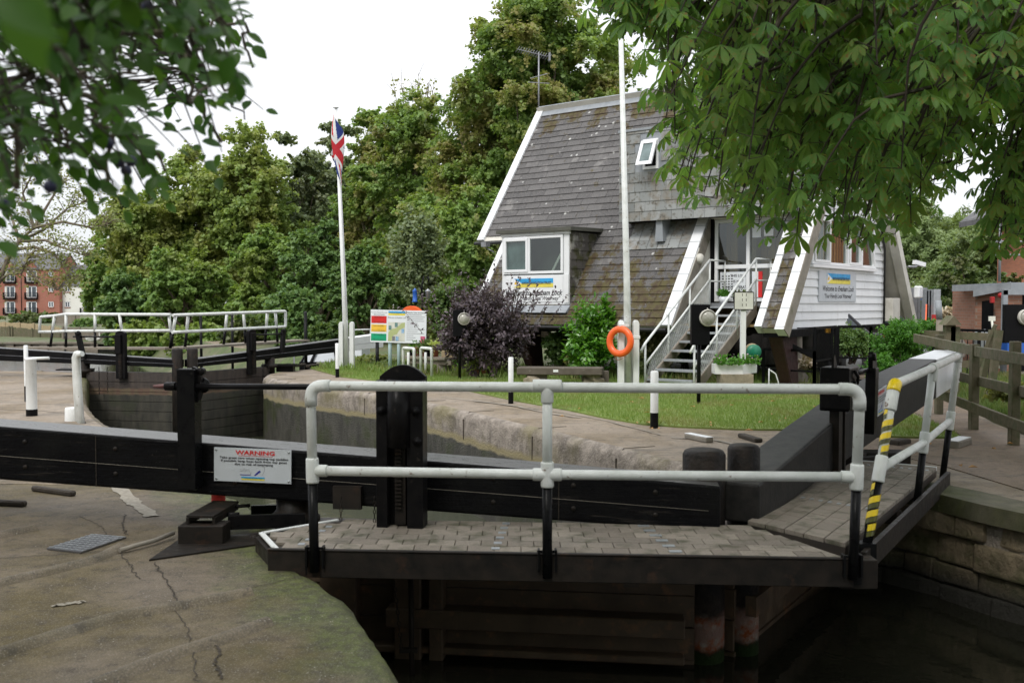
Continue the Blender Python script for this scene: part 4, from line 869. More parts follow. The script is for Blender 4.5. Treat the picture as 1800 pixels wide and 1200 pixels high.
# right paddle gear
g2 = Frame(F2(2.0, .05, 0), d2); PG = MB()
PG.slab(g2, [(-.15, .72), (.15, .72), (.15, 1.08), (-.15, 1.08)], -.14, .1); PG.slab(g2, [(-.19, .74), (-.15, .74), (-.15, .95), (-.19, .95)], -.12, .12)
PGO = PG.build('gear_box', 'black_metal', NR, bevel=.008)
m = MB(); m.slab(g2, [(-.06, .12), (.05, .12), (.05, .74), (-.06, .74)], -.08, .0); m.slab(g2, [(.09, .14), (.13, .14), (.13, .72), (.09, .72)], -.06, .01)
for k in range(24): m.slab(g2, [(.05, .14+k*.024), (.072, .14+k*.024), (.072, .152+k*.024), (.05, .152+k*.024)], -.05, -.01)
m.build('rack', 'rusty_black', PGO)
m = MB(); m.slab(g2, [(-.13, 1.08), (-.02, 1.08), (-.10, 1.19), (-.13, 1.16)], -.05, -.03); m.tube([g2(-.02, 1.05, .11), g2(.02, 1.0, .13), g2(.05, .98, .12), g2(.06, .94, .115)], .014, 8); m.lathe(g2(0, .93, .1), [(.035, 0), (.035, .02), (.001, .02)], 12, axis=g2.n); m.lathe(g2(.0, .79, .1), [(.035, 0), (.035, .02), (.001, .02)], 12, axis=g2.n)
m.build('pawl', 'black_metal', PGO)
g3 = Frame(F2(2.95, .06, 0), d2); m = MB(); m.slab(g3, [(-.07, .42), (.05, .42), (.09, 1.02), (-.03, 1.02)], -.03, .06); RP = m.build('ratchet_post', 'black_metal', NR, bevel=.006)
m = MB(); m.slab(g3, [(-.02, 1.0), (.06, .93), (.15, .92), (.17, 1.0), (.13, 1.1), (.05, 1.16), (-.01, 1.17), (-.03, 1.12)], -.01, .03); m.tube([g3(-.6, 1.0, -.02), g3(.08, 1.0, -.02)], .02, 8); m.lathe(g3(.0, 1.12, .0), [(.001, 0), (.035, 0), (.035, .05), (.001, .05)], 10, axis=g3.n); m.build('ratchet', 'black_metal', RP)
w2 = Frame(F2(3.30, .012, .505), F2(3.9, .012, .555)-F2(3.30, .012, .505), up=(0, 0, 1)); warning_sign(w2, .58, .25, NR)
# ---------------------------------------------------------------- anchors on the lockside
AN = thing('gate_anchor', 'black steel anchor brackets and plate holding the near left gate collar', 'anchor bracket', (-2.0, 6.8, 0))
m = MB(); m.bx((-2.22, 6.56, .008), (-1.92, 6.74, .13)); m.build('block', 'rusty_black', AN, bevel=.004)
m = MB(); m.beam((-2.09, 6.62, .18), (-2.06, 7.12, .18), .19, .02); m.beam((-2.175, 6.62, .15), (-2.14, 7.12, .15), .02, .05); m.beam((-2.0, 6.62, .15), (-1.98, 7.12, .15), .02, .05); m.build('channel', 'rusty_black', AN, bevel=.003)
m = MB(); m.beam((-1.97, 6.86, .09), (-1.45, 6.93, .09), .03, .10); m.beam((-1.9, 7.2, .1), (-1.5, 7.25, .1), .03, .08); m.tube([(-2.0, 6.88, .14), (-1.9, 6.88, .14)], .018, 8); m.tube([(-2.0, 7.05, .16), (-1.88, 7.1, .16)], .014, 8); m.build('arm', 'black_metal', AN, bevel=.003)
m = MB(); m.prism([G(262, 986).to_tuple()[:2], G(470, 956).to_tuple()[:2], G(476, 936).to_tuple()[:2], G(312, 952).to_tuple()[:2]], .002, .012); m.lathe(G(447, 944, .012), [(.03, 0), (.025, .02), (.001, .02)], 6); m.build('base_plate', 'rusty_black', AN)
m = MB(); a = G(384, 884); m.lathe((a.x, a.y, 0), [(.055, 0), (.055, .10), (.06, .102)], 18); RB = m.build('bollard_stub', 'red_paint'); tag(RB, 'short red iron stub with a pale cap beside the gate anchor', 'mooring stub')
m = MB(); m.lathe((a.x, a.y, 0), [(.062, .102), (.07, .11), (.001, .125)], 18); m.build('cap', 'white_paint', RB)
m = MB(); m.tube([G(210, 967, .02), G(240, 958, .03), G(270, 950, .03), G(305, 936, .04)], .016, 8); tag(m.build('conduit', 'concrete'), 'pale cable conduit running over the concrete to the gate anchor', 'pipe')
CP = MB(); q = [G(*p) for p in ((82, 966), (143, 973), (222, 946), (163, 941))]; CP.prism([p.to_tuple()[:2] for p in q], .003, .014); cpo = CP.build('chequer_plate', 'chequer'); tag(cpo, 'grey steel chequer plate lying in the near concrete lockside', 'access cover')
m = MB()
for i in range(13):
    for j in range(9):
        a = (i+.5)/13; b = (j+.5)/9; p = q[0].lerp(q[1], a).lerp(q[3].lerp(q[2], a), b); m.box((p.x, p.y, .016), (.022, .006, .003), rz=.8 if (i+j) % 2 else -.6)
m.build('tread_pattern', 'galvanised', cpo)
RA = thing('gate_anchor', 'dark steel anchor collar and block beside the near right gate heel', 'anchor bracket', (3.5, 9.6, 0))
m = MB(); m.bx((3.42, 9.55, .01), (3.85, 9.8, .17)); m.beam((3.2, 9.4, .12), (3.6, 9.6, .12), .05, .06); m.build('block', 'rusty_black', RA, bevel=.01)
# ---------------------------------------------------------------- far gates
def far_leaf(M_, d, side, label, L_, T_, zt, zb, white=None, gear_t=1.8, rail=None):
    d = Vector(d).normalized(); c = Vector((-d.y, d.x, 0)); c = c if c.y < 0 else -c
    def Q(t, s, z): return M_+d*t+c*s+Vector((0, 0, z))
    root = thing('lock_gate', label, 'lock gate', M_+d*L_)
    e = white or T_; b = make_beam(Q, [.05, 1, 2.4, 4, e], -.3, 0, zt, zb, 'balance_beam', 'beam_paint', root)
    if white: make_beam(Q, [e+.002, T_], -.305, .005, zt, zb, 'beam_end', 'white_board', b, .01)
    m = MB(); m.tube([Q(t, .004, lerp_prof(zt, t)*.45+lerp_prof(zb, t)*.55) for t in (0.1, 2, T_)], .004, 4); m.build('beam_joint', 'ink_grey', b)
    m = MB(); p = Q(.1, -.1, 0); pillar(m, p.x, p.y, -1.7, .66, .115, 16, .03); m.build('mitre_post', 'rusty_black', root)
    m = MB()
    for k in range(9): z0, z1 = -1.75+.21*k, -1.55+.21*k; s = -.02*(k % 2)-.03; s = -.03-.004*(k % 2); m.hexa([Q(.1, -.3, z0), Q(L_, -.3, z0), Q(L_, s, z0), Q(.1, s, z0), Q(.1, -.3, z1), Q(L_, -.3, z1), Q(L_, s, z1), Q(.1, s, z1)])
    m.build('gate_panel', 'gate_wet', root)
    g = Frame(Q(gear_t, .08, 0), d if side > 0 else -d); m = MB(); m.slab(g, [(-.11, .0), (.11, .0), (.11, .98)]+[(.11*math.cos(a), .98+.05*math.sin(a)) for a in [i*math.pi/8 for i in range(1, 8)]]+[(-.11, .98)], -.1, 0)
    m.slab(g, [(-.09, .55), (.05, .55), (.05, .95), (-.09, .95)], 0, .06)
    G_ = m.build('paddle_post', 'black_metal', root, bevel=.008)
    m = MB()
    for k in range(16): m.slab(g, [(-.02, .02+k*.033), (.05, .02+k*.033), (.05, .037+k*.033), (-.02, .037+k*.033)], 0, .035)
    m.build('rack', 'rusty_black', G_)
    m = MB(); m.tube([Q(gear_t, .05, .90), Q(gear_t+1.15, .05, .90)], .018, 8); m.build('shaft', 'black_metal', root)
    m = MB(); g4 = Frame(Q(gear_t+1.0, .06, 0), d if side > 0 else -d); k_ = .06*side; m.slab(g4, [(-.05, .45), (.05, .45), (.05-k_*-1, 1.0), (-.05-k_*-1, 1.0)] if side > 0 else [(-.05+.1, .42), (.05+.1, .42), (.02, 1.0), (-.08, 1.0)], -.04, .04); m.lathe(g4(.02, .98, .04), [(.05, 0), (.05, .02), (.001, .02)], 10, axis=g4.n); m.build('ratchet_post', 'black_metal', root)
    m = MB(); hp = Q(L_, -.1, 0); m.lathe(hp, [(.12, -1.8), (.12, .1), (.2, .12), (.2, .18), (.12, .2), (.12, .35), (.001, .35)], 16); m.build('heel_post', 'rusty_black', root)
    chain(Q(gear_t+.3, .1, .25), Q(gear_t+.3, .1, -.3), 'chain', root, .018); chain(Q(gear_t+.5, .1, .25), Q(gear_t+.5, .1, -.35), 'chain', root, .018)
    if rail: rail(root)
    return root
def rails_left(root):
    W = MB(); K = MB()
    T = [At(71, 557, 25.6), At(96, 555, 24.9), At(116, 552, 24.4), At(300, 553, 22.4)]; B = [At(69, 583, 25.6), At(93, 583, 24.9), At(116, 582, 24.4), At(300, 581, 22.4)]
    W.tube([B[0]]+elbow(B[0], T[0], T[1], .05)+T[1:], .036, 8); W.tube(B, .036, 8)
    for px, pb, Y in ((96, 92, 24.9), (116, 116, 24.4), (167, 167, 23.8), (210, 214, 23.3), (297, 300, 22.5)):
        a, b = At(px, 553, Y), At(pb, 583, Y); W.tube([a, b], .036, 8); K.cut(); K.tube([b, b+(b-a)*.95], .034, 8)
    W.build('handrail', 'white_pipe', root); K.build('rail_post', 'black_paint', root)
    m = MB(); m.beam(At(35, 611, 25.6), At(306, 612, 22.5), .5, .05); m.build('walkway', 'weathered_wood', root)
def rails_right(root):
    W = MB(); K = MB()
    T = [At(304, 554, 22.0), At(502, 547, 25.5)]; B = [At(303, 584, 22.0), At(502, 574, 25.5)]
    W.tube([T[0]]+elbow(T[0], T[1], B[1], .05)+elbow(T[1], B[1], B[0], .05)+[B[0]], .036, 8)
    for px, pb in ((309, 304), (331, 328), (399, 396), (428, 430), (470, 468), (484, 486)):
        Y = 22.0+(px-304)/198*3.5; a, b = At(px, 554-(px-304)*.034, Y), At(pb, 584-(px-304)*.05, Y); W.tube([a, b], .036, 8); K.cut(); K.tube([b, b+(b-a)*.95], .034, 8)
    W.build('handrail', 'white_pipe', root); K.build('rail_post', 'black_paint', root)
    m = MB(); m.beam(At(306, 612, 22.3), At(531, 598, 26.5), .5, .05); m.build('walkway', 'weathered_wood', root)
far_leaf(Vector((-7.1, 21.2, 0)), (-.978, .208, 0), -1, 'far left lock gate with long black beam and white rails by the river', 2.35, 7.5, [(0, .42), (7.5, .78)], [(0, .25), (7.5, .42)], gear_t=1.35, rail=rails_left)
far_leaf(Vector((-6.85, 21.3, 0)), (.48, .877, 0), 1, 'far right lock gate with white-ended black beam near the flagpole', 2.5, 6.9, [(0, .42), (6.9, .80)], [(0, .25), (6.9, .42)], white=5.5, gear_t=1.75, rail=rails_right)
m = MB(); m.bx((-9.75, 22.1, .0), (-9.45, 22.5, .14)); m.bx((-10.1, 22.0, .14), (-9.4, 22.4, .17)); tag(m.build('gate_anchor', 'black_metal'), 'small black anchor bracket beside the far left gate', 'anchor bracket')
m = MB(); m.bx((-5.6, 23.6, .0), (-5.2, 23.85, .14)); m.bx((-5.9, 23.5, .14), (-5.1, 23.9, .18)); tag(m.build('gate_anchor', 'black_metal'), 'small black anchor bracket beside the far right gate', 'anchor bracket')
# ================================================================ A-FRAME HOUSE (local: x along the ridge, -y to the lawn, z up)
HO = thing('lock_house', 'steep slate roofed A-frame house on stilts with white boarded gable beside the lawn', 'house', (.77, 27, 0), math.atan2(-.625, .78))
RZ, EZ, HW = 6.85, 1.15, 3.95
def ry(z): return -HW*(RZ-z)/(RZ-EZ)            # y of the front roof plane at height z
SL = Vector((0, HW, RZ-EZ)).normalized(); NO = Vector((0, -SL.z, SL.y)); TL = math.hypot(HW, RZ-EZ)
def RP_(x, v, o=0.): return Vector((x, -HW, EZ))+SL*v+NO*o
def v_of(z): return (z-EZ)/SL.z
LX = 8.6
def roof_x(v):                                   # spans of roof at slope distance v
    z = EZ+SL.z*v; l = .0 if z > 3.18 else .86
    return [(l, LX)] if z > 3.42 else [(l, 6.27), (8.17, LX)]
# under-slab
m = MB()
def rslab(mb, x0, x1, v0, v1, o0, o1, tone=.5): mb.hexa([RP_(x0, v0, o0), RP_(x1, v0, o0), RP_(x1, v1, o0), RP_(x0, v1, o0), RP_(x0, v0, o1), RP_(x1, v0, o1), RP_(x1, v1, o1), RP_(x0, v1, o1)], tone)
vm, vl = v_of(3.42), v_of(3.18)
rslab(m, .86, 6.27, 0, vl, -.16, -.005); rslab(m, .0, 6.27, vl, vm, -.16, -.005); rslab(m, 0, LX, vm, TL-.02, -.16, -.005); rslab(m, 8.17, LX, 0, vm, -.16, -.005)
# back slope
def back(x0, x1, z0, z1, t0, t1): m.hexa([(x0, -ry(z0)*1+0, z0), (x1, -ry(z0), z0), (x1, -ry(z0)-.2, z0), (x0, -ry(z0)-.2, z0), (x0, -ry(z1), z1), (x1, -ry(z1), z1), (x1, -ry(z1)-.2, z1), (x0, -ry(z1)-.2, z1)])
back(0, LX, .9, RZ, 0, 0)
RB = m.build('roof', 'cream_render', HO, local=True)
m = MB(); m.hexa([(-.02, -ry(.88)+.0, .88), (LX+.0, -ry(.88), .88), (LX, -ry(.88)+.05, .88), (-.02, -ry(.88)+.05, .88), (-.02, .02, RZ), (LX, .02, RZ), (LX, .07, RZ), (-.02, .07, RZ)]); m.build('rear_slope', 'slates', RB, local=True)
# slates, course by course
m = MB(); i = 0; v = 0.
while v < TL-.05:
    h = .20; off = (i % 2)*.21+random.uniform(-.02, .02)
    for a, b in roof_x(v):
        x = a-off
        while x < b:
            xa, xb = max(x, a), min(x+.42, b)
            if xb-xa > .02:
                t = random.random(); lo = .022+random.uniform(0, .006); hi = .004
                v1 = min(v+h+.03, TL); j = random.uniform(-.006, .006)
                m.hexa([RP_(xa+.004, v+j, lo-.02), RP_(xb-.004, v+j, lo-.02), RP_(xb-.004, v1, -.003), RP_(xa+.004, v1, -.003), RP_(xa+.004, v+j, lo), RP_(xb-.004, v+j, lo), RP_(xb-.004, v1, hi), RP_(xa+.004, v1, hi)], t)
            x += .42
    v += h; i += 1
m.build('slate_courses', 'slates', RB, local=True)
# grey flashing slates between the box and the entrance
m = MB()
for r in range(3):
    for k in range(7):
        x = 4.5+k*.26; rslab(m, x, x+.25, v_of(2.78)+r*.24, v_of(2.78)+r*.24+.25, .02+.004*r, .035+.004*r, random.random())
m.build('flashing', 'grey_slates', RB, local=True)
# ridge, verges
m = MB(); m.hexa([(-.03, -.2, RZ-.24), (LX, -.2, RZ-.24), (LX, .2, RZ-.24), (-.03, .2, RZ-.24), (-.03, -.03, RZ+.06), (LX, -.03, RZ+.06), (LX, .03, RZ+.06), (-.03, .03, RZ+.06)]); m.build('ridge', 'lead', RB, local=True)
m = MB()
for q_ in ((-.04, .17, vl, TL, -.17, .06), (.82, .98, 0, vl, -.17, .05), (6.05, 6.29, 0, vm, -.17, .06), (8.08, 8.22, 0, vm, -.17, .05), (8.50, 8.68, -.05, TL, -.17, .06)): m.cut(); rslab(m, *q_)
m.build('verge_board', 'white_board', RB, local=True); m = MB()
for vv in [x*.42 for x in range(0, 16)]:
    for (a, b, l0, l1) in ((-.04, .17, vl, TL), (6.05, 6.29, 0, vm), (8.50, 8.68, 0, TL), (8.08, 8.22, 0, vm)):
        if l0 <= vv < l1: rslab(m, a-.003, b+.003, vv, vv+.012, .05, .063)
m.build('board_joints', 'lead', RB, local=True)
m = MB(); rslab(m, 8.683, 8.70, -.05, TL, -.22, .06); m.cut(); rslab(m, 6.293, 6.31, 0, vm, -.25, .0); m.build('verge_side', 'weathered_wood' if False else 'concrete', RB, local=True)
m = MB(); m.hexa([(8.5, -ry(.85)-.25, .85), (8.7, -ry(.85)-.25, .85), (8.7, -ry(.85)+.03, .85), (8.5, -ry(.85)+.03, .85), (8.5, -.0-.25, RZ-.03), (8.7, -.25, RZ-.03), (8.7, .03, RZ), (8.5, .03, RZ)]); m.build('verge_board', 'cream_render', RB, local=True)
# floor, edge beams
m = MB(); m.bx((.9, -3.75, 1.0), (6.27, 3.2, 1.14)); m.bx((6.27, -2.6, 1.0), (8.4, 3.2, 1.14)); m.bx((8.17, -3.8, .98), (8.62, -2.6, 1.12)); m.build('floor_beam', 'black_plain', HO, local=True)
m = MB(); m.tube([(.9, -4.02, 1.10), (6.2, -4.02, 1.08)], .045, 8); m.tube([(-.1, ry(3.18)-.06, 3.12), (1.6, ry(3.18)-.06, 3.12)], .04, 8); m.build('gutter', 'gutter', HO, local=True)
# end wall (left) and interior
m = MB(); m.slab(lambda a, b, c: Vector((.92+c, a, b)), [(-3.7, 1.15), (3.7, 1.15), (.1, 6.5), (-.1, 6.5)], 0, .08); m.build('end_wall', 'sign_face', HO, local=True)
m = MB(); m.bx((1.0, -.6, 1.2), (8.1, -.55, 5.2)); m.bx((1.0, -3.3, 1.16), (8.2, 3., 1.2)); m.bx((7.0, -.5, 1.2), (7.05, 2.6, 3.6)); m.build('inner_wall', 'interior', HO, local=True)
# gable wall: weatherboards
gx0 = 8.30; m = MB(); zz = 1.12; k = 0
while zz < 6.5:
    z1 = min(zz+.168, 6.6); hl = lambda z: -3.93*(RZ-z)/(RZ-EZ)+.12; hr = lambda z: min(2.52, 3.93*(RZ-z)/(RZ-EZ)-.12)
    spans = [(hl, hr)]
    if 2.46 < zz+.05 < 3.36: spans = [(hl, lambda z: -1.98), (lambda z: 1.78, hr)]
    for a, b in spans:
        if b(z1)-a(z1) < .05: continue
        cut = random.uniform(a(zz)+.5, b(zz)-.5) if b(zz)-a(zz) > 2.2 else None
        for p, q in ([(a(zz), cut-.003), (cut+.003, b(zz))] if cut else [(a(zz), b(zz))]):
            pa = p if cut is None or p != cut+.003 else p; p1 = max(p, a(z1)) if p == a(zz) else p; q1 = min(q, b(z1)) if q == b(zz) else q
            m.hexa([(gx0, p, zz), (gx0+.045, p, zz), (gx0+.045, q, zz), (gx0, q, zz), (gx0, p1, z1+.01), (gx0+.018, p1, z1+.01), (gx0+.018, q1, z1+.01), (gx0, q1, z1+.01)])
    zz += .168; k += 1
m.build('weatherboard', 'white_board', HO, local=True)
def gfr(a, b, c=0.): return Vector((gx0+.03+c, a, b))       # gable frame: a to the right
def window(fr, x0, x1, z0, z1, muls, parent, mat='white_upvc', fw=.05, d=.05, name='window', sashes=(), gl='glass'):
    m = MB(); W = lambda a, b, c, e, dd=d: m.slab(fr, [(a, b), (c, b), (c, e), (a, e)], -.02, dd)
    W(x0, z0, x1, z0+fw); W(x0, z1-fw, x1, z1); W(x0, z0+fw, x0+fw, z1-fw); W(x1-fw, z0+fw, x1, z1-fw)
    for u in muls: W(u-fw*.55, z0+fw, u+fw*.55, z1-fw)
    for a, c in sashes:
        W(a, z0+fw*.7, c, z0+fw*1.7, d+.02); W(a, z1-fw*1.7, c, z1-fw*.7, d+.02); W(a, z0+fw*1.7, a+fw, z1-fw*1.7, d+.02); W(c-fw, z0+fw*1.7, c, z1-fw*1.7, d+.02)
    wnd = m.build(name, mat, parent, local=True, bevel=.004)
    m = MB(); m.slab(fr, [(x0+fw*.5, z0+fw*.5), (x1-fw*.5, z0+fw*.5), (x1-fw*.5, z1-fw*.5), (x0+fw*.5, z1-fw*.5)], .0, .008); m.build('pane', gl, wnd, local=True)
    return wnd
GW = window(gfr, -1.95, 1.76, 2.43, 3.42, [-.98, .05, .93], HO, fw=.055, d=.06, sashes=[(-1.85, -1.02), (.12, .9)])
m = MB(); m.slab(gfr, [(-2.0, 2.36), (1.82, 2.36), (1.82, 2.42), (-2.0, 2.42)], .0, .10); m.slab(gfr, [(1.74, 2.4), (1.82, 2.4), (1.5, 3.45), (1.42, 3.45)], .0, .07); m.build('sill', 'white_upvc', GW, local=True)
m = MB()
for k in range(28):
    a = -1.9+k*.08
    if a < .2: m.slab(gfr, [(a, 2.45), (a+.082, 2.45), (a+.082, 3.4), (a, 3.4)], -.14-.03*(k % 2), -.13-.03*(k % 2))
m.build('curtain', 'curtain', GW, local=True)
m = MB(); m.slab(gfr, [(-2.1, 2.2), (1.9, 2.2), (1.9, 3.5), (-2.1, 3.5)], -1.2, -1.1); m.build('room_backing', 'interior', GW, local=True)
# trust signs
def trust_logo(fr, a, b, w_, h, parent):
    m = MB(); m.slab(fr, [(a, b), (a+w_, b), (a+w_, b+h*.45), (a, b+h*.45)], .006, .010); m.build('yellow_band', 'sign_yellow', parent, local=True)
    m = MB(); m.slab(fr, [(a, b+h*.452), (a+w_, b+h*.452), (a+w_, b+h), (a, b+h)], .006, .010); m.build('blue_band', 'sign_blue', parent, local=True)
    m = MB(); m.slab(fr, [(a+.004, b+.02*h), (a+w_*.2, b+h*.5), (a+.004, b+h*.98)], .0105, .013); m.build('white_pennant', 'white_upvc', parent, local=True)
    m = MB(); m.slab(fr, [(a+w_*.03, b+h*.3), (a+w_*.09, b+h*.38), (a+w_*.085, b+h*.62), (a+w_*.05, b+h*.66), (a+w_*.025, b+h*.5)], .0135, .015); m.build('emblem', 'sign_amber', parent, local=True)
    text(fr, 'AVON NAVIGATION TRUST', a+w_*.59, b+h*.47, h*.42, 'ink', parent, .016, wscale=w_*.78/(h*.42*13.4), bold=.0015, local=True)
m = MB(); m.slab(gfr, [(-1.52, 1.66), (.62, 1.66), (.62, 2.30), (-1.52, 2.30)], .0, .03); GS = m.build('welcome_sign', 'sign_grey', HO, local=True)
g2f = lambda a, b, c=0.: gfr(a, b, c+.025)
trust_logo(g2f, -1.10, 2.04, 1.35, .215, GS)
text(g2f, 'Welcome to Evesham Lock', -.45, 1.93, .155, 'ink', GS, .006, shear=.35, wscale=1.05, local=True, bold=.004); text(g2f, '"Your Friendly Local Waterway"', -.45, 1.775, .125, 'ink', GS, .006, shear=.35, wscale=.97, local=True, bold=.003)
m = MB(); m.tube([(gx0+.08, 2.45, 1.15), (gx0+.08, 2.45, 2.9), (gx0+.08, 2.1, 3.6)], .025, 8); m.build('drain_pipe', 'gutter', HO, local=True)
m = MB(); m.bx((gx0+.0, 2.56, 1.2), (gx0+.25, 3.1, 1.75)); m.build('meter_box', 'cream_render', HO, local=True, bevel=.01)
# left bay window
x0, x1, yb, z0, z1 = 1.65, 3.55, -3.66, 1.60, 3.20
bf = lambda a, b, c=0.: Vector((a, yb-c, b))
m = MB(); m.slab(bf, [(x0, z0), (x1, z0), (x1, 2.27), (x0, 2.27)], -.06, 0); m.slab(bf, [(x0, 2.27), (x0+.05, 2.27), (x0+.05, z1), (x0, z1)], -.06, 0.); m.slab(bf, [(x1-.14, 2.27), (x1, 2.27), (x1, z1), (x1-.14, z1)], -.06, 0)
m.slab(bf, [(x0-.02, z1-.05), (x1+.02, z1-.05), (x1+.02, z1+.02), (x0-.02, z1+.02)], -.05, .03); m.slab(bf, [(x1-.12, 1.63), (x1-.0, 1.63), (x1-.0, 2.27), (x1-.12, 2.27)], 0, .02)
m.hexa([(x0-.0, yb+.05, z0), (x0+.05, yb+.05, z0), (x0+.05, ry(z0)+.3, z0), (x0, ry(z0)+.3, z0), (x0, yb+.05, z1), (x0+.05, yb+.05, z1), (x0+.05, ry(z1)+.1, z1), (x0, ry(z1)+.1, z1)])
BW = m.build('bay_window', 'white_board', HO, local=True, bevel=.005)
window(bf, x0+.06, x1-.15, 2.29, z1-.06, [x0+.80], BW, fw=.06, d=.03, sashes=[(x0+.09, x0+.78)], name='window_frame')
m = MB(); m.bx((x0+.1, yb+.04, 2.3), (x0+.78, yb+.045, 3.1)); m.build('steamed_pane', 'frosted', BW, local=True)
m = MB(); m.bx((x0+.05, yb+.40, 2.2), (x1-.05, yb+.42, 3.2)); m.build('room_backing', 'room_dark', BW, local=True); m = MB(); m.beam((x1-.62, yb+.2, 2.3), (x1-.2, yb+.3, 3.1), .05, .05); m.build('inner_post', 'cream_render', BW, local=True)  # dark panel close behind the glass stands in for the unlit room
m = MB(); nr = 8
for r in range(nr):
    a, b = z0+r*.2, z0+(r+1)*.2; ys = [yb+.03+q*.24 for q in range(9)]
    for q in range(8):
        if ys[q] > ry(a)+.1: break
        m.hexa([(x1, ys[q], a), (x1+.025, ys[q], a), (x1+.025, ys[q+1]-.006, a), (x1, ys[q+1]-.006, a), (x1, ys[q], b), (x1+.012, ys[q], b), (x1+.012, ys[q+1]-.006, b), (x1, ys[q+1]-.006, b)], random.random())
m.build('slate_cheek', 'damp_slates', BW, local=True)
m = MB(); m.hexa([(x0-.1, yb-.1, z1+.02), (x1+.12, yb-.1, z1+.02), (x1+.12, ry(z1)+.3, z1+.05), (x0-.1, ry(z1)+.3, z1+.05), (x0-.1, yb-.1, z1+.10), (x1+.12, yb-.1, z1+.10), (x1+.12, ry(z1)+.3, z1+.13), (x0-.1, ry(z1)+.3, z1+.13)]); m.build('flat_roof', 'roof_felt', BW, local=True)
m = MB(); m.hexa([(x0, ry(1.42)-.1, 1.42), (x1+.05, ry(1.42)-.1, 1.42), (x1+.05, ry(1.42), 1.42), (x0, ry(1.42), 1.42), (x0, yb-.03, 1.58), (x1+.05, yb-.03, 1.58), (x1+.05, yb+.1, 1.6), (x0, yb+.1, 1.6)]); m.build('lead_apron', 'lead', BW, local=True)
m = MB(); m.slab(bf, [(x0+.14, 1.66), (x1-.16, 1.66), (x1-.16, 2.24), (x0+.14, 2.24)], 0, .012); BS = m.build('welcome_sign', 'white_upvc', BW, local=True)
b2 = lambda a, b, c=0.: bf(a, b, c+.008)
trust_logo(b2, x0+.36, 1.985, 1.12, .20, BS); text(b2, 'Welcome to Evesham Lock', x0+.90, 1.86, .165, 'ink', BS, .006, shear=.35, wscale=.88, local=True, bold=.004); text(b2, '"Your Friendly Local Waterway"', x0+.95, 1.735, .13, 'ink', BS, .006, shear=.35, wscale=.82, local=True, bold=.0015)
m = MB(); m.bx((.70, -3.3, 2.98), (.86, -3.15, 3.1)); m.tube([(.8, -3.2, 2.95), (.95, -3.1, 2.85)], .015, 6); m.build('floodlight', 'grey_metal', HO, local=True)
# slate-hung box over the entrance
X0, X1, YB, Z0, Z1 = 4.38, 8.5, -2.9, 3.44, 5.35
m = MB(); m.hexa([(X0, YB, Z0), (X1, YB, Z0), (X1, ry(Z0)+.3, Z0), (X0, ry(Z0)+.3, Z0), (X0, YB, Z1), (X1, YB, Z1), (X1, ry(Z1)+.2, Z1), (X0, ry(Z1)+.2, Z1)]); DB = m.build('dormer_box', 'black_plain', HO, local=True)
m = MB(); r = 0; z = Z0-.04
while z < Z1:
    zt = min(z+.21, Z1+.02); x = X0-(r % 2)*.13
    while x < X1:
        xa, xb = max(x, X0-.01), min(x+.26, X1+.01)
        if xb-xa > .02 and not (xa < 5.36 and xb > 4.96 and zt > 4.5 and z < 5.14): m.hexa([(xa+.003, YB-.028, z), (xb-.003, YB-.028, z), (xb-.003, YB-.001, z), (xa+.003, YB-.001, z), (xa+.003, YB-.014, zt+.01), (xb-.003, YB-.014, zt+.01), (xb-.003, YB-.001, zt+.01), (xa+.003, YB-.001, zt+.01)], random.random())
        x += .26
    for q in range(9):
        ya, yb_ = YB+q*.26, YB+q*.26+.255
        if ya < ry(z): m.hexa([(X0-.025, ya, z), (X0, ya, z), (X0, yb_, z), (X0-.025, yb_, z), (X0-.012, ya, zt), (X0, ya, zt), (X0, yb_, zt), (X0-.012, yb_, zt)], random.random()); m.hexa([(X1, ya, z), (X1+.025, ya, z), (X1+.025, yb_, z), (X1, yb_, z), (X1, ya, zt), (X1+.012, ya, zt), (X1+.012, yb_, zt), (X1, yb_, zt)], random.random())
    z += .21; r += 1
m.build('slate_hanging', 'grey_slates', DB, local=True)
m = MB(); m.hexa([(X0-.03, YB-.04, Z1), (X1+.03, YB-.04, Z1), (X1+.03, ry(Z1)+.35, Z1+.12), (X0-.03, ry(Z1)+.35, Z1+.12), (X0-.03, YB-.04, Z1+.05), (X1+.03, YB-.04, Z1+.05), (X1+.03, ry(Z1)+.35, Z1+.17), (X0-.03, ry(Z1)+.35, Z1+.17)]); m.build('flat_roof', 'lead', DB, local=True)
df = lambda a, b, c=0.: Vector((a, YB-.0-c, b))
m = MB()
for a, b, c, e in ((4.98, 4.50, 5.36, 4.56), (4.98, 5.08, 5.36, 5.14), (4.98, 4.56, 5.03, 5.08), (5.31, 4.56, 5.36, 5.08)): m.slab(df, [(a, b), (c, b), (c, e), (a, e)], -.03, .045)
WN = m.build('window', 'white_upvc', DB, local=True); m = MB(); m.slab(df, [(4.70, 4.30), (5.64, 4.30), (5.64, 5.36), (4.70, 5.36)], -.04, .008); m.build('flashing', 'lead', DB, local=True); m = MB(); m.slab(df, [(5.03, 4.56), (5.31, 4.56), (5.31, 5.08), (5.03, 5.08)], .008, .012); m.build('opening', 'black_plain', DB, local=True)  # black panel drawn in place of the dark room behind the sash
def sf(a, b, c=0.): t = R(24); zz_ = b-5.10; return Vector((a, YB-.05-math.sin(t)*(-zz_)-c*math.cos(t), 5.10+zz_*math.cos(t)))
m = MB()
for a, b, c, e in ((4.97, 4.52, 5.35, 4.60), (4.97, 5.04, 5.35, 5.11), (4.97, 4.60, 5.04, 5.04), (5.28, 4.60, 5.35, 5.04)): m.slab(sf, [(a, b), (c, b), (c, e), (a, e)], 0, .05)
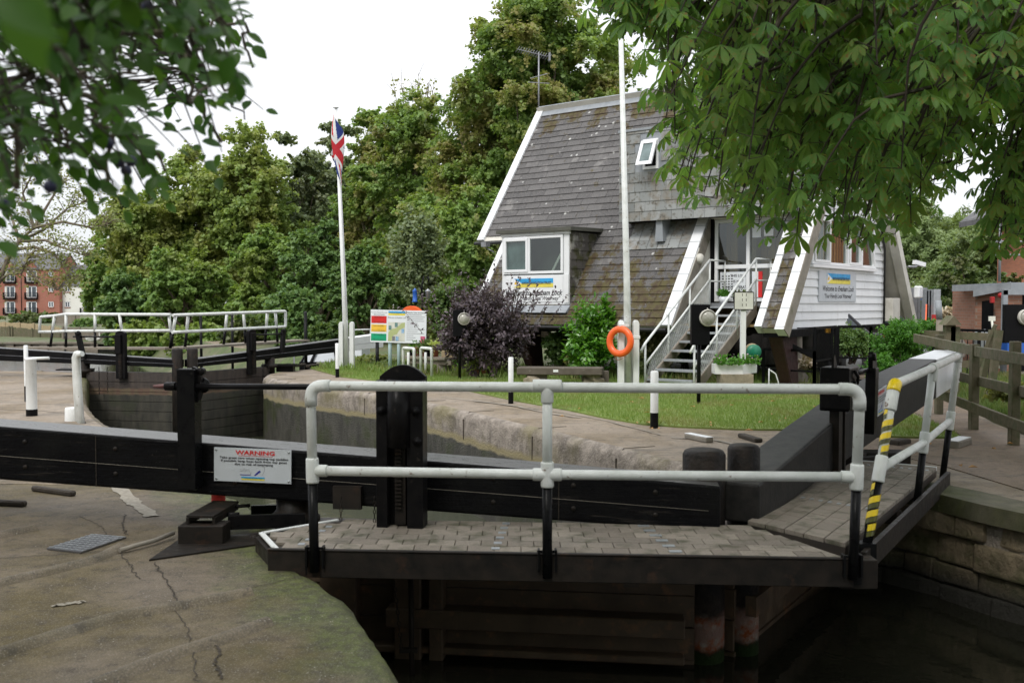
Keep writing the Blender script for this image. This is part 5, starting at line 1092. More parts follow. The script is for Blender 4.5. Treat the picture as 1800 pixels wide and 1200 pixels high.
SH_ = m.build('open_sash', 'white_upvc', WN, local=True); m = MB(); m.slab(sf, [(5.03, 4.59), (5.29, 4.59), (5.29, 5.05), (5.03, 5.05)], .02, .026); m.build('pane', 'frosted', SH_, local=True)
m = MB()
for x in (5.34, 7.0): m.hexa([(x-.10, YB+.05, 2.95), (x+.10, YB+.05, 2.95), (x+.10, ry(2.9)+.3, 2.95), (x-.10, ry(2.9)+.3, 2.95), (x-.07, YB+.05, Z0), (x+.07, YB+.05, Z0), (x+.07, YB+.4, Z0), (x-.07, YB+.4, Z0)]) if x < 6 else None
m.build('bracket', 'lead', DB, local=True)
# entrance: recess, glazed doors, landing
m = MB(); m.slab(lambda a, b, c: Vector((6.27+c, a, b)), [(-3.65, 1.62), (-2.2, 1.62), (-2.2, 3.42), (ry(3.42), 3.42)], -.02, .03); m.slab(lambda a, b, c: Vector((8.17+c, a, b)), [(-3.65, 1.62), (-2.2, 1.62), (-2.2, 3.42), (ry(3.42), 3.42)], -.03, .02)
m.bx((6.3, -2.28, 3.36), (8.15, -2.2, 3.44)); m.build('entrance_wall', 'cream_render', HO, local=True)
ef = lambda a, b, c=0.: Vector((a, -2.3-c, b))
DR = window(ef, 6.40, 8.12, 1.66, 3.38, [7.16], HO, fw=.07, d=.05, name='glazed_door')
m = MB(); m.slab(ef, [(6.42, 2.35), (8.1, 2.35), (8.1, 2.43), (6.42, 2.43)], 0, .06); m.build('transom', 'white_upvc', DR, local=True)
m = MB(); m.bx((6.28, -2.36, 1.62), (6.38, -2.26, 3.42)); m.build('door_post', 'black_plain', DR, local=True)
m = MB(); m.slab(ef, [(6.52, 1.7), (7.1, 1.7), (7.1, 2.28), (6.52, 2.28)], .012, .016); NT = m.build('notice', 'sign_face', DR, local=True); m = MB(); m.slab(ef, [(7.24, 2.98), (7.43, 2.98), (7.43, 3.3), (7.24, 3.3)], .012, .016); m.cut(); m.slab(ef, [(7.24, 1.75), (7.38, 1.75), (7.38, 2.28), (7.24, 2.28)], .012, .016); m.cut(); m.slab(ef, [(7.6+.07*math.cos(k*.6), 2.85+.07*math.sin(k*.6)) for k in range(10)], .012, .016); m.build('notice', 'sign_face', DR, local=True)
m = MB(); m.slab(ef, [(7.38, 1.75), (7.47, 1.75), (7.47, 2.28), (7.38, 2.28)], .012, .017); m.build('notice', 'sign_red', DR, local=True)
m = MB(); m.slab(ef, [(7.5, 3.0), (7.7, 3.0), (7.7, 3.14), (7.5, 3.14)], .012, .017); m.build('notice', 'white_upvc', DR, local=True)
for k, t in enumerate(['THIS LOCK', 'IS NOT', 'NOT OPERATED', 'AND IS']): text(ef, t, 6.94, 2.2-k*.12, .075, 'ink', NT, .018, local=True, bold=.002)
m = MB()
for k in range(4):
    for j in range(9): m.slab(ef, [(6.56+k*.07, 1.74+j*.055), (6.60+k*.07, 1.74+j*.055), (6.60+k*.07, 1.765+j*.055), (6.56+k*.07, 1.765+j*.055)], .017, .019)
m.build('opening_times', 'ink', NT, local=True)
m = MB()
for k in range(20): a = 6.45+k*.085; m.bx((a, -1.9+.03*(k % 2), 1.7), (a+.088, -1.88+.03*(k % 2), 3.3)) if not .2 < (a-6.45) % 1.1 < .55 else None
m.build('curtain', 'curtain', DR, local=True)
m = MB(); m.lathe((6.30, -2.85, 2.55), [(.001, .10), (.08, .09), (.11, .05), (.115, 0)], 16, axis=(1, 0, 0)); m.build('wall_light', 'cream_render', HO, local=True)
m = MB(); m.bx((6.5, -3.0, 1.56), (8.15, -2.3, 1.63)); m.build('landing', 'grey_metal', HO, local=True)
# stilts
def fin(x, y, w0, w1, lean, name='stilt', mat='maroon'):
    m = MB(); m.hexa([(x-.12, y-w1/2+lean, 0), (x+.12, y-w1/2+lean, 0), (x+.12, y+w1/2+lean, 0), (x-.12, y+w1/2+lean, 0), (x-.14, y-w0/2, 1.02), (x+.14, y-w0/2, 1.02), (x+.14, y+w0/2, 1.02), (x-.14, y+w0/2, 1.02)]); return m.build(name, mat, HO, local=True, bevel=.02)
for x in (2.1, 8.35): fin(x, -3.3, .75, .35, .35); fin(x, 2.9, .6, .35, -.1)
m = MB(); m.lathe((8.2, -2.3, 0), [(.25, 0), (.25, .15), (.13, .3), (.12, 1.0)], 16); m.cut(); m.lathe((2.1, -1.9, 0), [(.25, 0), (.25, .15), (.16, .3), (.15, 1.0)], 16); m.build('column', 'concrete', HO, local=True)
m = MB(); m.beam((8.3, -3.5, .95), (8.9, -2.0, .35), .08, .08); m.build('brace', 'black_plain', HO, local=True)
m = MB(); m.tube([(8.75, 3.0, 2.5), (8.85, 3.2, 2.5), (8.85, 3.45, 2.55)], .03, 8); m.build('camera_arm', 'grey_metal', HO, local=True)
m = MB(); m.beam((8.8, 3.3, 2.62), (8.95, 3.6, 2.56), .1, .1); m.build('security_camera', 'white_upvc', HO, local=True)
m = MB(); m.bx((8.72, 3.55, 1.75), (8.86, 3.85, 2.05)); m.build('alarm_box', 'white_upvc', HO, local=True, bevel=.03)
# stairs: a thing of their own
ST = thing('staircase', 'white railed open metal staircase climbing to the house entrance', 'stairs', HO.location.copy(), HO.rotation_euler.z)
YT, YBt = -3.02, -5.45; xa, xb = 6.68, 7.62
m = MB(); treads = 9
for k in range(treads):
    m.cut()
    f = k/(treads-1); y = YBt+(YT-YBt)*f; z = .22+(1.56-.22)*f; m.bx((xa, y-.11, z-.035), (xb, y+.11, z))
    for j in range(5): m.bx((xa, y-.10+j*.045, z), (xb, y-.085+j*.045, z+.004))
m.build('tread', 'galvanised', ST, local=True)
m = MB(); m.beam((xa-.03, YBt-.15, .02), (xa-.03, YT, 1.5), .05, .2, up=(0, -.5, 1)); m.cut(); m.beam((xb+.03, YBt-.15, .02), (xb+.03, YT, 1.5), .05, .2, up=(0, -.5, 1)); m.build('stringer', 'weathered_wood', ST, local=True)
for x in (xa-.04, xb+.04):
    m = MB(); s = lambda f, h: Vector((x, YBt-.1+(YT-YBt+.1)*f, .2+1.36*f+h))
    m.tube([s(-.06, .62), s(0, .68), s(1, .95)], .024, 8); m.tube([s(1, .95), s(1, .95)+Vector((0, .7, .0))], .02, 8); m.tube([s(0, .28), s(1, .55)], .02, 8); m.tube([s(1, .52), s(1, .52)+Vector((0, .7, .0))], .016, 8)
    for f, b in ((0, -.2), (.34, -.15), (.67, -.1), (1, -.05)): m.tube([s(f, b), s(f, .68+.27*f)], .02, 8)
    m.tube([s(1, 0)+Vector((0, .68, 0)), s(1, .95)+Vector((0, .68, 0))], .018, 8)
    m.build('handrail', 'white_pipe', ST, local=True)
    m = MB(); n_ = 46
    for k in range(n_):
        f = k/n_; a = s(f, -.02); m.tube([s(f, -.04+.0*f), s(min(1, f+.10), .12+.26*min(1, f+.10)+.14)], .0035, 3, False); m.tube([s(min(1, f+.07), -.03), s(f, .28+.26*f)], .0035, 3, False)
    m.build('mesh_infill', 'white_pipe', ST, local=True)
# aerial on the ridge
AE = thing('tv_aerial', 'thin grey television aerial standing on the left end of the ridge', 'aerial', (.77, 27, 6.85))
m = MB(); b = Vector((.72, 27.1, 6.4)); top = At(945, 92, 27.1); m.tube([b, (b.x, b.y, top.z)], .02, 6)
AEm = m.build('mast', 'grey_metal', AE); m = MB(); a, c = At(910, 87, 26.6), At(966, 101, 27.6); m.tube([a, c], .012, 5)
for k in range(14): p = a.lerp(c, k/13); m.tube([p-Vector((.06, .0, .08)), p+Vector((.06, 0, .08))], .006, 4)
m.box(c, (.05, .2, .22)); p1, p2 = At(928, 145, 27), At(966, 147, 27); m.tube([p1, p2], .012, 5); m.tube([At(932, 138, 26.7), At(962, 130, 27.4)], .01, 5); m.build('antenna', 'grey_metal', AE)
# ================================================================ THINGS ON THE LOCKSIDE
def bollard(x, y, h, r, black, label, cat='bollard', group='white bollards with black feet'):
    root = thing('bollard', label, cat, (x, y, 0), 0, group); m = MB()
    m.lathe((x, y, 0), [(r, black), (r, h-.012), (r-.012, h), (.001, h+.002)], 18); m.build('post', 'white_paint', root)
    m = MB(); m.lathe((x, y, 0), [(r*1.02, -.02), (r*1.02, black)], 18); m.build('base', 'black_paint', root); return root
p = G(1150, 752); bollard(p.x, p.y, .74, .052, .20, 'thickest white bollard with black foot, in front of the staircase')
p = G(898, 709); bollard(p.x, p.y, .75, .042, .19, 'slim white bollard with scuffed black foot in front of the timber bench')
p = G(593, 663); bollard(p.x, p.y, .75, .042, .19, 'small far white bollard with black foot left of the union flagpole base')
p = G(47, 706); r_ = bollard(p.x, p.y, .93, .034, .26, 'thin white post with black foot behind the ribbed white pillar')
# left: cross-topped pillar, ladder hoops, stub
p = G(56, 731); RT = thing('mooring_post', 'weathered white round pillar with thin crossbar and black foot on left lockside', 'mooring post', (p.x, p.y, 0))
m = MB(); m.lathe((p.x, p.y, 0), [(.075, .1), (.072, .8), (.08, .81), (.08, .83), (.001, .84)], 18); m.build('post', 'white_paint', RT)
m = MB(); m.lathe((p.x, p.y, 0), [(.078, -.02), (.078, .1)], 18); m.build('base', 'black_paint', RT)
m = MB(); m.tube([(p.x-.1, p.y+.02, .82), (p.x+.24, p.y+.05, .83)], .022, 8); m.build('crossbar', 'white_paint', RT)
p = G(143, 742); RT = thing('ladder_rail', 'white curved top tubes of the lock ladder at the left chamber edge', 'ladder rail', (p.x, p.y, 0))
for k in range(3):
    m = MB(); x, y = p.x+.062*k-.12, p.y+.10*(2-k)-.1; m.tube([(x+.08, y-.05, -.4), (x+.01, y, .55), (x, y, .88), (x+.03, y-.02, .93), (x+.09, y-.05, .94)], [.045, .042, .04, .04, .036], 10); m.build('rail', 'white_pipe', RT)
p = G(137, 738); m = MB(); m.lathe((p.x-.02, p.y-.1, 0), [(.11, 0), (.105, .17), (.095, .185), (.001, .19)], 18); tag(m.build('stub_bollard', 'white_paint'), 'low white concrete stub at the foot of the ladder rails', 'bollard')
# kerb stones
def kerb(a, b, h, w_, label, top=None):
    a, b = G(*a), G(*b); root = thing('foot_block', label, 'foot block', a, 0, 'foot blocks on the lockside'); m = MB(); m.beam(a+Vector((0, 0, h/2)), b+Vector((0, 0, h/2)), w_, h); m.build('stone', 'concrete' if top else 'soil', root, bevel=.012)
    if top: m = MB(); m.beam(a+Vector((0, 0, h+.004)), b+Vector((0, 0, h+.004)), w_*.85, .006); m.build('painted_top', top, root)
kerb((1209, 770), (1248, 778), .06, .11, 'white topped foot block nearest the second bollard', 'white_board'); kerb((1303, 768), (1334, 778), .05, .10, 'bare stone foot block left of the right balance beam')
kerb((1570, 783), (1592, 779), .06, .14, 'worn stone block behind the yellow taped post'); kerb((1672, 788), (1696, 780), .08, .16, 'white topped stone at the right edge of the grass', 'white_board')
kerb((59, 862), (130, 872), .045, .06, 'dark bar set in the near concrete, longer of the two'); kerb((-30, 886), (45, 890), .045, .06, 'dark bar at the left edge of the near concrete')
for i, (a, b) in enumerate([((495, 645), (509, 643)), ((518, 645), (535, 643)), ((541, 646), (562, 643)), ((563, 647), (590, 643))]): kerb(a, b, .07, .12, ['leftmost', 'second', 'third', 'rightmost'][i]+' stone foot block beneath the far white beam end')
# bulkhead lamps on black boards
def lamp(px, py, Y, boxw, z0, z1, label, poledx=0.):
    b = G(px, py) if Y is None else At(px, py, Y); root = thing('lockside_lamp', label, 'lamp', (b.x, b.y, 0), 0, 'lockside lamps on black boards'); fr = Frame((b.x-poledx, b.y-.06, 0), (1, .12, 0))
    m = MB(); m.tube([(b.x, b.y, 0), (b.x, b.y, z0+.3)], .032, 10); m.build('post', 'black_paint', root)
    m = MB(); m.slab(fr, [(-boxw/2, z0), (boxw/2, z0), (boxw/2, z1), (-boxw/2, z1)], -.03, .05); bd = m.build('board', 'black_plain', root, bevel=.004)
    m = MB(); zc = z1-(z1-z0)*.33; cx = boxw*.34; m.lathe(fr(cx, zc, .05), [(.13, 0), (.135, .03), (.13, .06), (.12, .07), (.12, .03), (.001, .03)], 24, axis=fr.n); m.tube([fr(cx, zc+.135, .09), fr(cx, zc+.15, .05)], .008, 6)
    lp = m.build('lamp_body', 'cream_render', bd); m = MB(); m.lathe(fr(cx, zc, .08), [(.12, 0), (.115, .02), (.08, .05), (.03, .065), (.001, .068)], 24, axis=fr.n); m.build('lens', 'lamp_lens', lp)
    m = MB(); m.tube([fr(cx-.06, zc-.05, .1), fr(cx-.05, zc+.05, .1)], .022, 8); m.tube([fr(cx+.01, zc-.05, .12), fr(cx+.02, zc+.04, .12)], .02, 8); m.build('bulb', 'white_upvc', lp); return root
lamp(1228, 712, None, .30, .96, 1.60, 'round bulkhead lamp on black board, right one beside the stair foot')
lamp(808, 668, None, .275, .93, 1.48, 'smaller round bulkhead lamp on black board by the purple shrub')
b = lamp(1778, 700, None, .42, .95, 1.6, 'bulkhead lamp on black board at the right edge by the shed')
# flagpoles in tabernacles
def tabernacle(x, y, h, w_, root, cap=True):
    m = MB()
    for s in (-1, 1):
        cx = x+s*w_*.36; f = Frame((cx, y, 0), (1, 0, 0)); ww = w_*.28
        m.slab(f, [(-ww/2, 0), (ww/2, 0), (ww/2, h-.08)]+[(ww/2*math.cos(a), h-.08+.08*math.sin(a)) for a in (.5, 1.0, 1.57, 2.1, 2.6)]+[(-ww/2, h-.08)], -.1, .12)
    if cap: m.bx((x-.03, y-.13, h-.34), (x+w_*.54, y-.10, h-.28))
    return m.build('tabernacle', 'white_paint', root, bevel=.006)
b = G(610, 650); FP = thing('flagpole', 'white flagpole in a white timber base with a limp union flag', 'flagpole', (b.x, b.y, 0)); tabernacle(b.x, b.y, 1.18, .36, FP, False)
top = At(590.5, 190, b.y); m = MB(); m.tube([(b.x-.01, b.y, .1), (b.x-.06, b.y, 2), (top.x, top.y, top.z)], [.075, .06, .035], 12); m.lathe((top.x, top.y, top.z), [(.07, 0), (.07, .02), (.02, .03), (.001, .04)], 12); m.build('pole', 'white_paint', FP)
m = MB(); m.tube([(b.x+.02, b.y-.13, 1.5), (b.x+.0, b.y-.12, 1.5), (b.x-.05, b.y-.1, 3.0), (top.x+.05, b.y-.05, top.z-.3)], .006, 4); m.build('halyard', 'ink_grey', FP)
# limp flag: grid of the union pattern, gathered in folds along the pole
root = thing('union_flag', 'red, white and blue union flag hanging limp against the left pole', 'flag', (top.x, top.y, top.z-1.9))
NU, NV = 90, 54; vs = []; fs = []; mi = []
for j in range(NV+1):
    for i in range(NU+1):
        u, v_ = i/NU, j/NV; env = .06+.085*(1-abs(2*min(1, u*.6+(1-v_)*.3)-1)**2)
        z = top.z-.16-(1-v_)*.72-u*1.02; f = (top.z-z)/1.9
        xc = top.x+(b.x-top.x)*((top.z-z)/top.z)
        ph = u*6.5+v_*4.2+.8; x = xc+.02+env*math.sin(ph)*(.6+.4*v_)+.03*math.sin(v_*7+u*3); y = top.y-.08-.09*math.cos(ph*1.0+.8)-.03*v_
        vs.append((x, y, z))
def jack(u, v_):
    X, Y_ = (u-.5)*60, (v_-.5)*30
    if abs(X) < 3 or abs(Y_) < 3: return 1
    if abs(X) < 5 or abs(Y_) < 5: return 0
    s = 1 if X*Y_ > 0 else -1; d = (Y_-s*X/2)/1.118
    k = d*(1 if X > 0 else -1)*s
    if abs(d) < 3: return 1 if -2 < k < 0 else 0
    return 2
for j in range(NV):
    for i in range(NU): a = j*(NU+1)+i; fs.append((a, a+1, a+NU+2, a+NU+1)); mi.append(jack((i+.5)/NU, (j+.5)/NV))
me = bpy.data.meshes.new('cloth'); me.from_pydata(vs, [], fs)
for k in ('flag_white', 'flag_red', 'flag_blue'): me.materials.append(M[k])
me.polygons.foreach_set('material_index', mi); me.polygons.foreach_set('use_smooth', [True]*len(fs)); link('cloth', me, root)
b = G(1104, 690); FP = thing('flagpole', 'tall bare white flagpole in a white timber base in front of the house', 'flagpole', (b.x, b.y, 0)); tabernacle(b.x, b.y, 1.32, .37, FP)
top = At(1090, 8, b.y); m = MB(); m.tube([(b.x, b.y, .1), (b.x-.03, b.y, 2), (top.x, top.y, top.z)], [.075, .06, .04], 14); m.build('pole', 'white_pipe', FP)
LB = thing('lifebuoy', 'orange lifebuoy ring hung on the white flagpole base', 'lifebuoy', (b.x-.14, b.y-.2, .7)); c = At(1090, 600, b.y-.24)
m = MB(); ax = Vector((-.62, -.78, .05)).normalized(); sx = ax.cross(Vector((0, 0, 1))).normalized(); up = sx.cross(ax); ring = []
N1, N2 = 48, 14; vs = []
for i in range(N1):
    a = 2*math.pi*i/N1; rd = sx*math.cos(a)+up*math.sin(a); cc = c+rd*.22
    for j in range(N2): t = 2*math.pi*j/N2; vs.append(cc+rd*(.062*math.cos(t))+ax*(.05*math.sin(t)))
m.add(vs, [(i*N2+j, ((i+1) % N1)*N2+j, ((i+1) % N1)*N2+(j+1) % N2, i*N2+(j+1) % N2) for i in range(N1) for j in range(N2)], smooth=True); m.build('ring', 'orange_plastic', LB)
m = MB(); m.tube([c+up*.28, c+sx*.15+up*.2-ax*.06, c+sx*.25-ax*.02, c+sx*.2-up*.2, c-up*.34+sx*.03, c-sx*.12-up*.27], .006, 5); m.build('grab_line', 'terracotta', LB)
m = MB(); m.bx((c.x-.02, c.y-.02, c.z+.27), (c.x+.16, c.y+.12, c.z+.31)); m.build('hanger', 'white_paint', LB)
# information board
IB = thing('information_board', 'white lock information board with map and red, amber, green panels', 'notice board', G(690, 655)); Yb = G(690, 655).y
bl, br_ = At(651, 601, Yb), At(749, 604, Yb-.25); f = Frame(bl, br_-bl); Wd = (br_-bl).length; Hh = .76
m = MB(); m.slab(f, [(0, 0), (Wd, 0), (Wd, Hh), (0, Hh)], -.02, .01); BDp = m.build('board', 'sign_face', IB, bevel=.004)
for k, (mt, zz) in enumerate((('sign_green', .04), ('sign_amber', .25), ('sign_red', .45))):
    m = MB(); m.slab(f, [(.02, zz), (Wd*.29, zz), (Wd*.29, zz+.165), (.02, zz+.165)], .011, .014); q = m.build('status_panel', mt, BDp)
    text(f, ['River level green', 'River with Amber', 'River level red'][k], Wd*.155, zz+.135, .036, 'ink', q, .016); text(f, ['Normal navigation', 'Proceed with Caution', 'Do not proceed'][k], Wd*.155, zz+.03, .036, 'ink', q, .016)
m = MB(); m.slab(f, [(Wd*.32, .04), (Wd*.62, .04), (Wd*.62, .48), (Wd*.32, .48)], .011, .013); mp_ = m.build('map_panel', 'sign_cream', BDp)
m = MB(); m.slab(f, [(Wd*.32, .04), (Wd*.38, .04), (Wd*.42, .18), (Wd*.48, .2), (Wd*.52, .30), (Wd*.62, .37), (Wd*.62, .48), (Wd*.56, .46), (Wd*.46, .34), (Wd*.39, .32), (Wd*.33, .25)], .0135, .015); m.build('map', 'map_green', mp_)
for mt, a, b_ in (('photo_green', .33, .30), ('photo_green', .44, .37), ('photo_blue', .56, .23), ('photo_blue', .46, .05), ('ink_grey', .395, .05)):
    m = MB(); m.slab(f, [(Wd*a, b_), (Wd*(a+.05), b_), (Wd*(a+.05), b_+.1), (Wd*a, b_+.1)], .0155, .017); m.build('picture', mt, mp_)
m = MB(); m.slab(f, [(Wd*.90, .0), (Wd*.985, .0), (Wd*.985, .17), (Wd*.90, .17)], .011, .014); m.build('notice', 'sign_pink', BDp)
m = MB(); m.slab(f, [(Wd*.32, .64), (Wd*.62, .64), (Wd*.62, .69), (Wd*.32, .69)], .011, .013); m.build('yellow_band', 'sign_yellow', BDp); m = MB(); m.slab(f, [(Wd*.32, .69), (Wd*.62, .69), (Wd*.62, .735), (Wd*.32, .735)], .011, .013); m.build('blue_band', 'sign_blue', BDp)
text(f, 'AVON NAVIGATION TRUST', Wd*.49, .685, .038, 'ink', BDp, .015, wscale=.85); text(f, 'Welcome to Evesham Lock', Wd*.47, .585, .055, 'ink_grey', BDp, .013, shear=.3, wscale=.72)
text(f, 'River Avon, Navigation River Level', Wd*.155, .70, .034, 'ink_grey', BDp, .013, wscale=.8); text(f, 'Warning Details', Wd*.155, .65, .045, 'ink_grey', BDp, .013, wscale=.9); text(f, 'Navigation Safety Information', Wd*.81, .71, .048, 'ink', BDp, .013, wscale=.75)
m = MB()
for k, L_ in enumerate((.8, .98, .9, .95, .6, .65, .55, .98, .6, .95, .5, .65, .5)): z = .655-k*.048; m.slab(f, [(Wd*.65, z), (Wd*(.65+.33*L_*(.75 if z < .2 else 1)), z), (Wd*(.65+.33*L_*(.75 if z < .2 else 1)), z+.010), (Wd*.65, z+.010)], .011, .0125)
for k in range(3): m.slab(f, [(Wd*.05, .61-k*.025), (Wd*.27, .61-k*.025), (Wd*.27, .618-k*.025), (Wd*.05, .618-k*.025)], .011, .0125)
m.build('small_print', 'ink_grey', BDp)
m = MB()
for a in (.34, .50): m.cut(); p = f(Wd*a, 0, -.06); m.tube([(p.x, p.y, 0), (p.x, p.y, p.z+.6)], .042, 12)
m.build('post', 'light_blue', IB)
LH = thing('lifebuoy_housing', 'orange round-topped lifebuoy housing behind the information board', 'lifebuoy case', (-2.3, 24.4, 0)); c = At(722, 560, 24.2)
m = MB(); fr = Frame(c, (1, -.25, 0)); m.slab(fr, [(.31*math.cos(a), .31*math.sin(a)) for a in [i*math.pi/16 for i in range(33)][:32]], -.16, .0); m.build('case', 'orange_plastic', LH, bevel=.01); m = MB(); m.tube([(c.x, c.y+.1, 0), (c.x, c.y+.1, c.z)], .04, 8); m.build('post', 'black_paint', LH)
# white tube hoops beside the board
for (a, b_, lab) in ((709, 728, 'left white tube hoop behind the near paddle gear'), (740, 759, 'right white tube hoop beside the potting table')):
    p0, p1 = At(a, 655, 22.0), At(b_, 656, 21.6); p0.z = p1.z = 0; RT = thing('tube_hoop', lab, 'hoop barrier', p0, 0, 'white tube hoops'); m = MB(); h = Vector((0, 0, .64)); m.tube([p0]+elbow(p0, p0+h, p1+h, .05)+elbow(p0+h, p1+h, p1, .05)+[p1], .034, 10)
    m.cut(); m.tube([p0+Vector((.06, .5, 0)), p0+Vector((.06, .5, .52))], .03, 8); m.build('tube', 'white_pipe', RT)
# potting table and pots
TB = thing('potting_table', 'low weathered timber plant table on breeze blocks by the shrubs', 'table', At(770, 650, 22.8)); TB.location.z = 0
m = MB(); a, b_ = At(722, 627, 23.3), At(795, 630, 22.4); m.beam(a, b_, .5, .05); m.beam(a-Vector((0, .2, .09)), b_-Vector((0, .2, .09)), .05, .09); TP = m.build('top', 'weathered_wood', TB)
m = MB(); p = At(778, 640, 22.6); m.bx((p.x-.12, p.y-.15, 0), (p.x+.1, p.y+.15, .36)); m.bx((p.x+.12, p.y-.1, 0), (p.x+.2, p.y+.15, .36)); p = At(725, 640, 23.3); m.bx((p.x-.1, p.y-.15, 0), (p.x+.1, p.y+.15, .36)); m.build('block', 'concrete', TB)
for i, (px, w_, mt, gm, lab) in enumerate([(733, .10, 'terracotta', 'laurel_leaf', 'terracotta pot with bright green plant on the table'), (747, .09, 'terracotta', 'shrub_leaf', 'small terracotta pot in the middle of the table'), (753, .09, 'black_plain', 'shrub_leaf', 'black pot on the table'), (766, .09, 'terracotta', 'hosta_leaf', 'terracotta pot nearest the wooden box on the table')]):
    t_ = (px-722)/73; q = a.lerp(b_, t_); z = q.z+.025; R_ = thing('plant_pot', lab, 'plant pot', (q.x, q.y, z), 0, 'pots on the potting table'); m = MB(); m.lathe((q.x, q.y, z), [(.001, 0), (w_*.7, 0), (w_, .17), (w_*1.08, .17), (w_*1.08, .2), (.001, .19)], 14); m.build('pot', mt, R_)
    n_ = 150; d = rdir(n_, .7); P = np.array([q.x, q.y, z+.2])+d*(.05+.13*rng.random(n_))[:, None]; leaves('foliage', gm, P, d, rdir(n_, 1), .07, OVATE[:2], R_)
q = a.lerp(b_, .78); m = MB(); m.bx((q.x-.02, q.y-.15, q.z+.03), (q.x+.26, q.y+.1, q.z+.17)); tag(m.build('wooden_box', 'pale_wood'), 'small wooden seed box on the right end of the plant table', 'box')
# timber bench on stones
BN = thing('timber_bench', 'thick dark timber beam bench resting on rough stones before the laurel', 'bench', G(990, 672)); Yb = G(990, 676).y
m = MB(); a, b_ = At(911, 650, Yb+.15), At(1060, 651, Yb-.15); m.beam(a+Vector((0, 0, -.01)), b_+Vector((0, 0, -.01)), .38, .15); m.build('seat', 'bench_wood', BN, bevel=.015); m = MB(); k_ = a.lerp(b_, .44); m.box((k_.x, k_.y-.2, k_.z-.0), (.1, .006, .05)); m.build('plaque', 'white_upvc', BN)
for px in (932, 1040):
    m = MB(); p = At(px, 665, Yb); 
    for k in range(7): m.box((p.x+random.uniform(-.14, .14), p.y+random.uniform(-.1, .08), random.uniform(.04, .16)), (random.uniform(.14, .24), .22, random.uniform(.1, .16)), rz=random.random(), rx=random.uniform(-.3, .3), tone=random.random())
    m.build('stone_pile', 'stone', BN, bevel=.03, seg=3); m = MB(); m.bx((p.x+.12, p.y-.05, 0), (p.x+.34, p.y+.2, .27)); m.build('support', 'bench_wood', BN)
# hosta pot
p = G(850, 668); R_ = thing('plant_pot', 'variegated pale green hosta in terracotta pot beside the purple shrub', 'plant pot', (p.x, p.y+1.0, 0)); q = (G(850, 658).x, G(850, 658).y)
m = MB(); pz = At(849, 650, 21.6); m.lathe((pz.x, pz.y, 0), [(.001, 0), (.12, 0), (.17, .16), (.18, .18), (.001, .17)], 16); m.build('pot', 'terracotta', R_)
n_ = 260; d = rdir(n_, .5); P = np.array([pz.x, pz.y, .22])+d*(.05+.22*rng.random(n_))[:, None]*np.array([1.2, 1, .8]); leaves('foliage', 'hosta_leaf', P, d, rdir(n_, 1), .13, OVATE[:2], R_)
# white planter on plinth with blank sign post, hose
PL = thing('planter', 'white rectangular planter on a stone plinth at the stair foot', 'planter', G(1295, 672)); Yp = 17.6
f = Frame(At(1256, 657, Yp+.1), (1, -.02, 0)); m = MB(); h = At(1256, 640, Yp).z-At(1256, 657, Yp).z; m.slab(f, [(0, 0), (.50, 0), (.50, h), (0, h)], -.3, .04); m.add([f(.50, 0, .04), f(.83, 0, -.35), f(.83, h, -.35), f(.50, h, .04), f(.0, 0, -.3), f(.0, h, -.3), f(.5, 0, -.6), f(.5, h, -.6)], [(0, 1, 2, 3), (4, 5, 7, 6), (1, 6, 7, 2), (3, 2, 7, 5), (0, 4, 6, 1)])
m.build('box', 'white_paint', PL); m = MB(); m.bx((f.o.x+.1, Yp-.05, 0), (f.o.x+.66, Yp+.4, f.o.z)); m.build('plinth', 'stone', PL)
n_ = 900; P = np.column_stack([f.o.x+.02+rng.random(n_)*.82, Yp-.05+rng.random(n_)*.35, f.o.z+h+rng.random(n_)*.09+(rng.random(n_) < .1)*.08]); P[:, 1] += (P[:, 0]-f.o.x > .5)*.15; leaves('foliage', 'fern_leaf', P, rdir(n_, .8), rdir(n_, .8), .05, QUAD, PL); leaves('flower', 'flower', P[:110]+[0, 0, .02], rdir(110, .8), rdir(110, 1), .03, QUAD, PL)
SP = thing('sign_post', 'blank rusty-edged white board on a white post behind the planter', 'sign', At(1306, 640, Yp+.25)); SP.location.z = 0
f = Frame(At(1291, 544, Yp+.2), (1, 0, 0)); m = MB(); m.slab(f, [(0, 0), (.33, -.005), (.33, .31), (0, .32)], 0, .02); bd = m.build('board', 'sign_cream', SP); m = MB()
for a, b_ in (((0, 0), (.33, 0)), ((0, .315), (.33, .31)), ((0, 0), (0, .32)), ((.33, 0), (.33, .31))): m.beam(f(*a, .01), f(*b_, .01), .025, .016)
m.build('board_edge', 'rusty_black', bd); m = MB()
for a in (.13, .2): 
    for b_ in (.06, .15, .24): m.slab(f, [(a, b_), (a+.01, b_), (a+.01, b_+.045), (a, b_+.045)], .021, .023)
m.build('screw_marks', 'rusty_black', bd); m = MB(); c = f(.165, 0, -.04); m.bx((c.x-.045, c.y-.04, .0), (c.x+.045, c.y+.04, f.o.z+.2)); m.build('post', 'white_paint', SP)
HS = thing('hose_reel', 'green hose reel beside the maroon stilt', 'hose reel', (At(1325, 618, Yp+.4).x, Yp+.4, 0)); c = At(1325, 618, Yp+.4); m = MB(); m.lathe(c, [(.001, -.06), (.12, -.06), (.13, -.04), (.13, .04), (.12, .06), (.001, .06)], 18, axis=(.2, -1, 0)); m.build('drum', 'green_plastic', HS); m = MB(); m.lathe(c, [(.10, -.1), (.15, -.09), (.15, -.07), (.1, -.065)], 18, axis=(.2, -1, 0)); m.build('hose', 'pale_wood', HS)
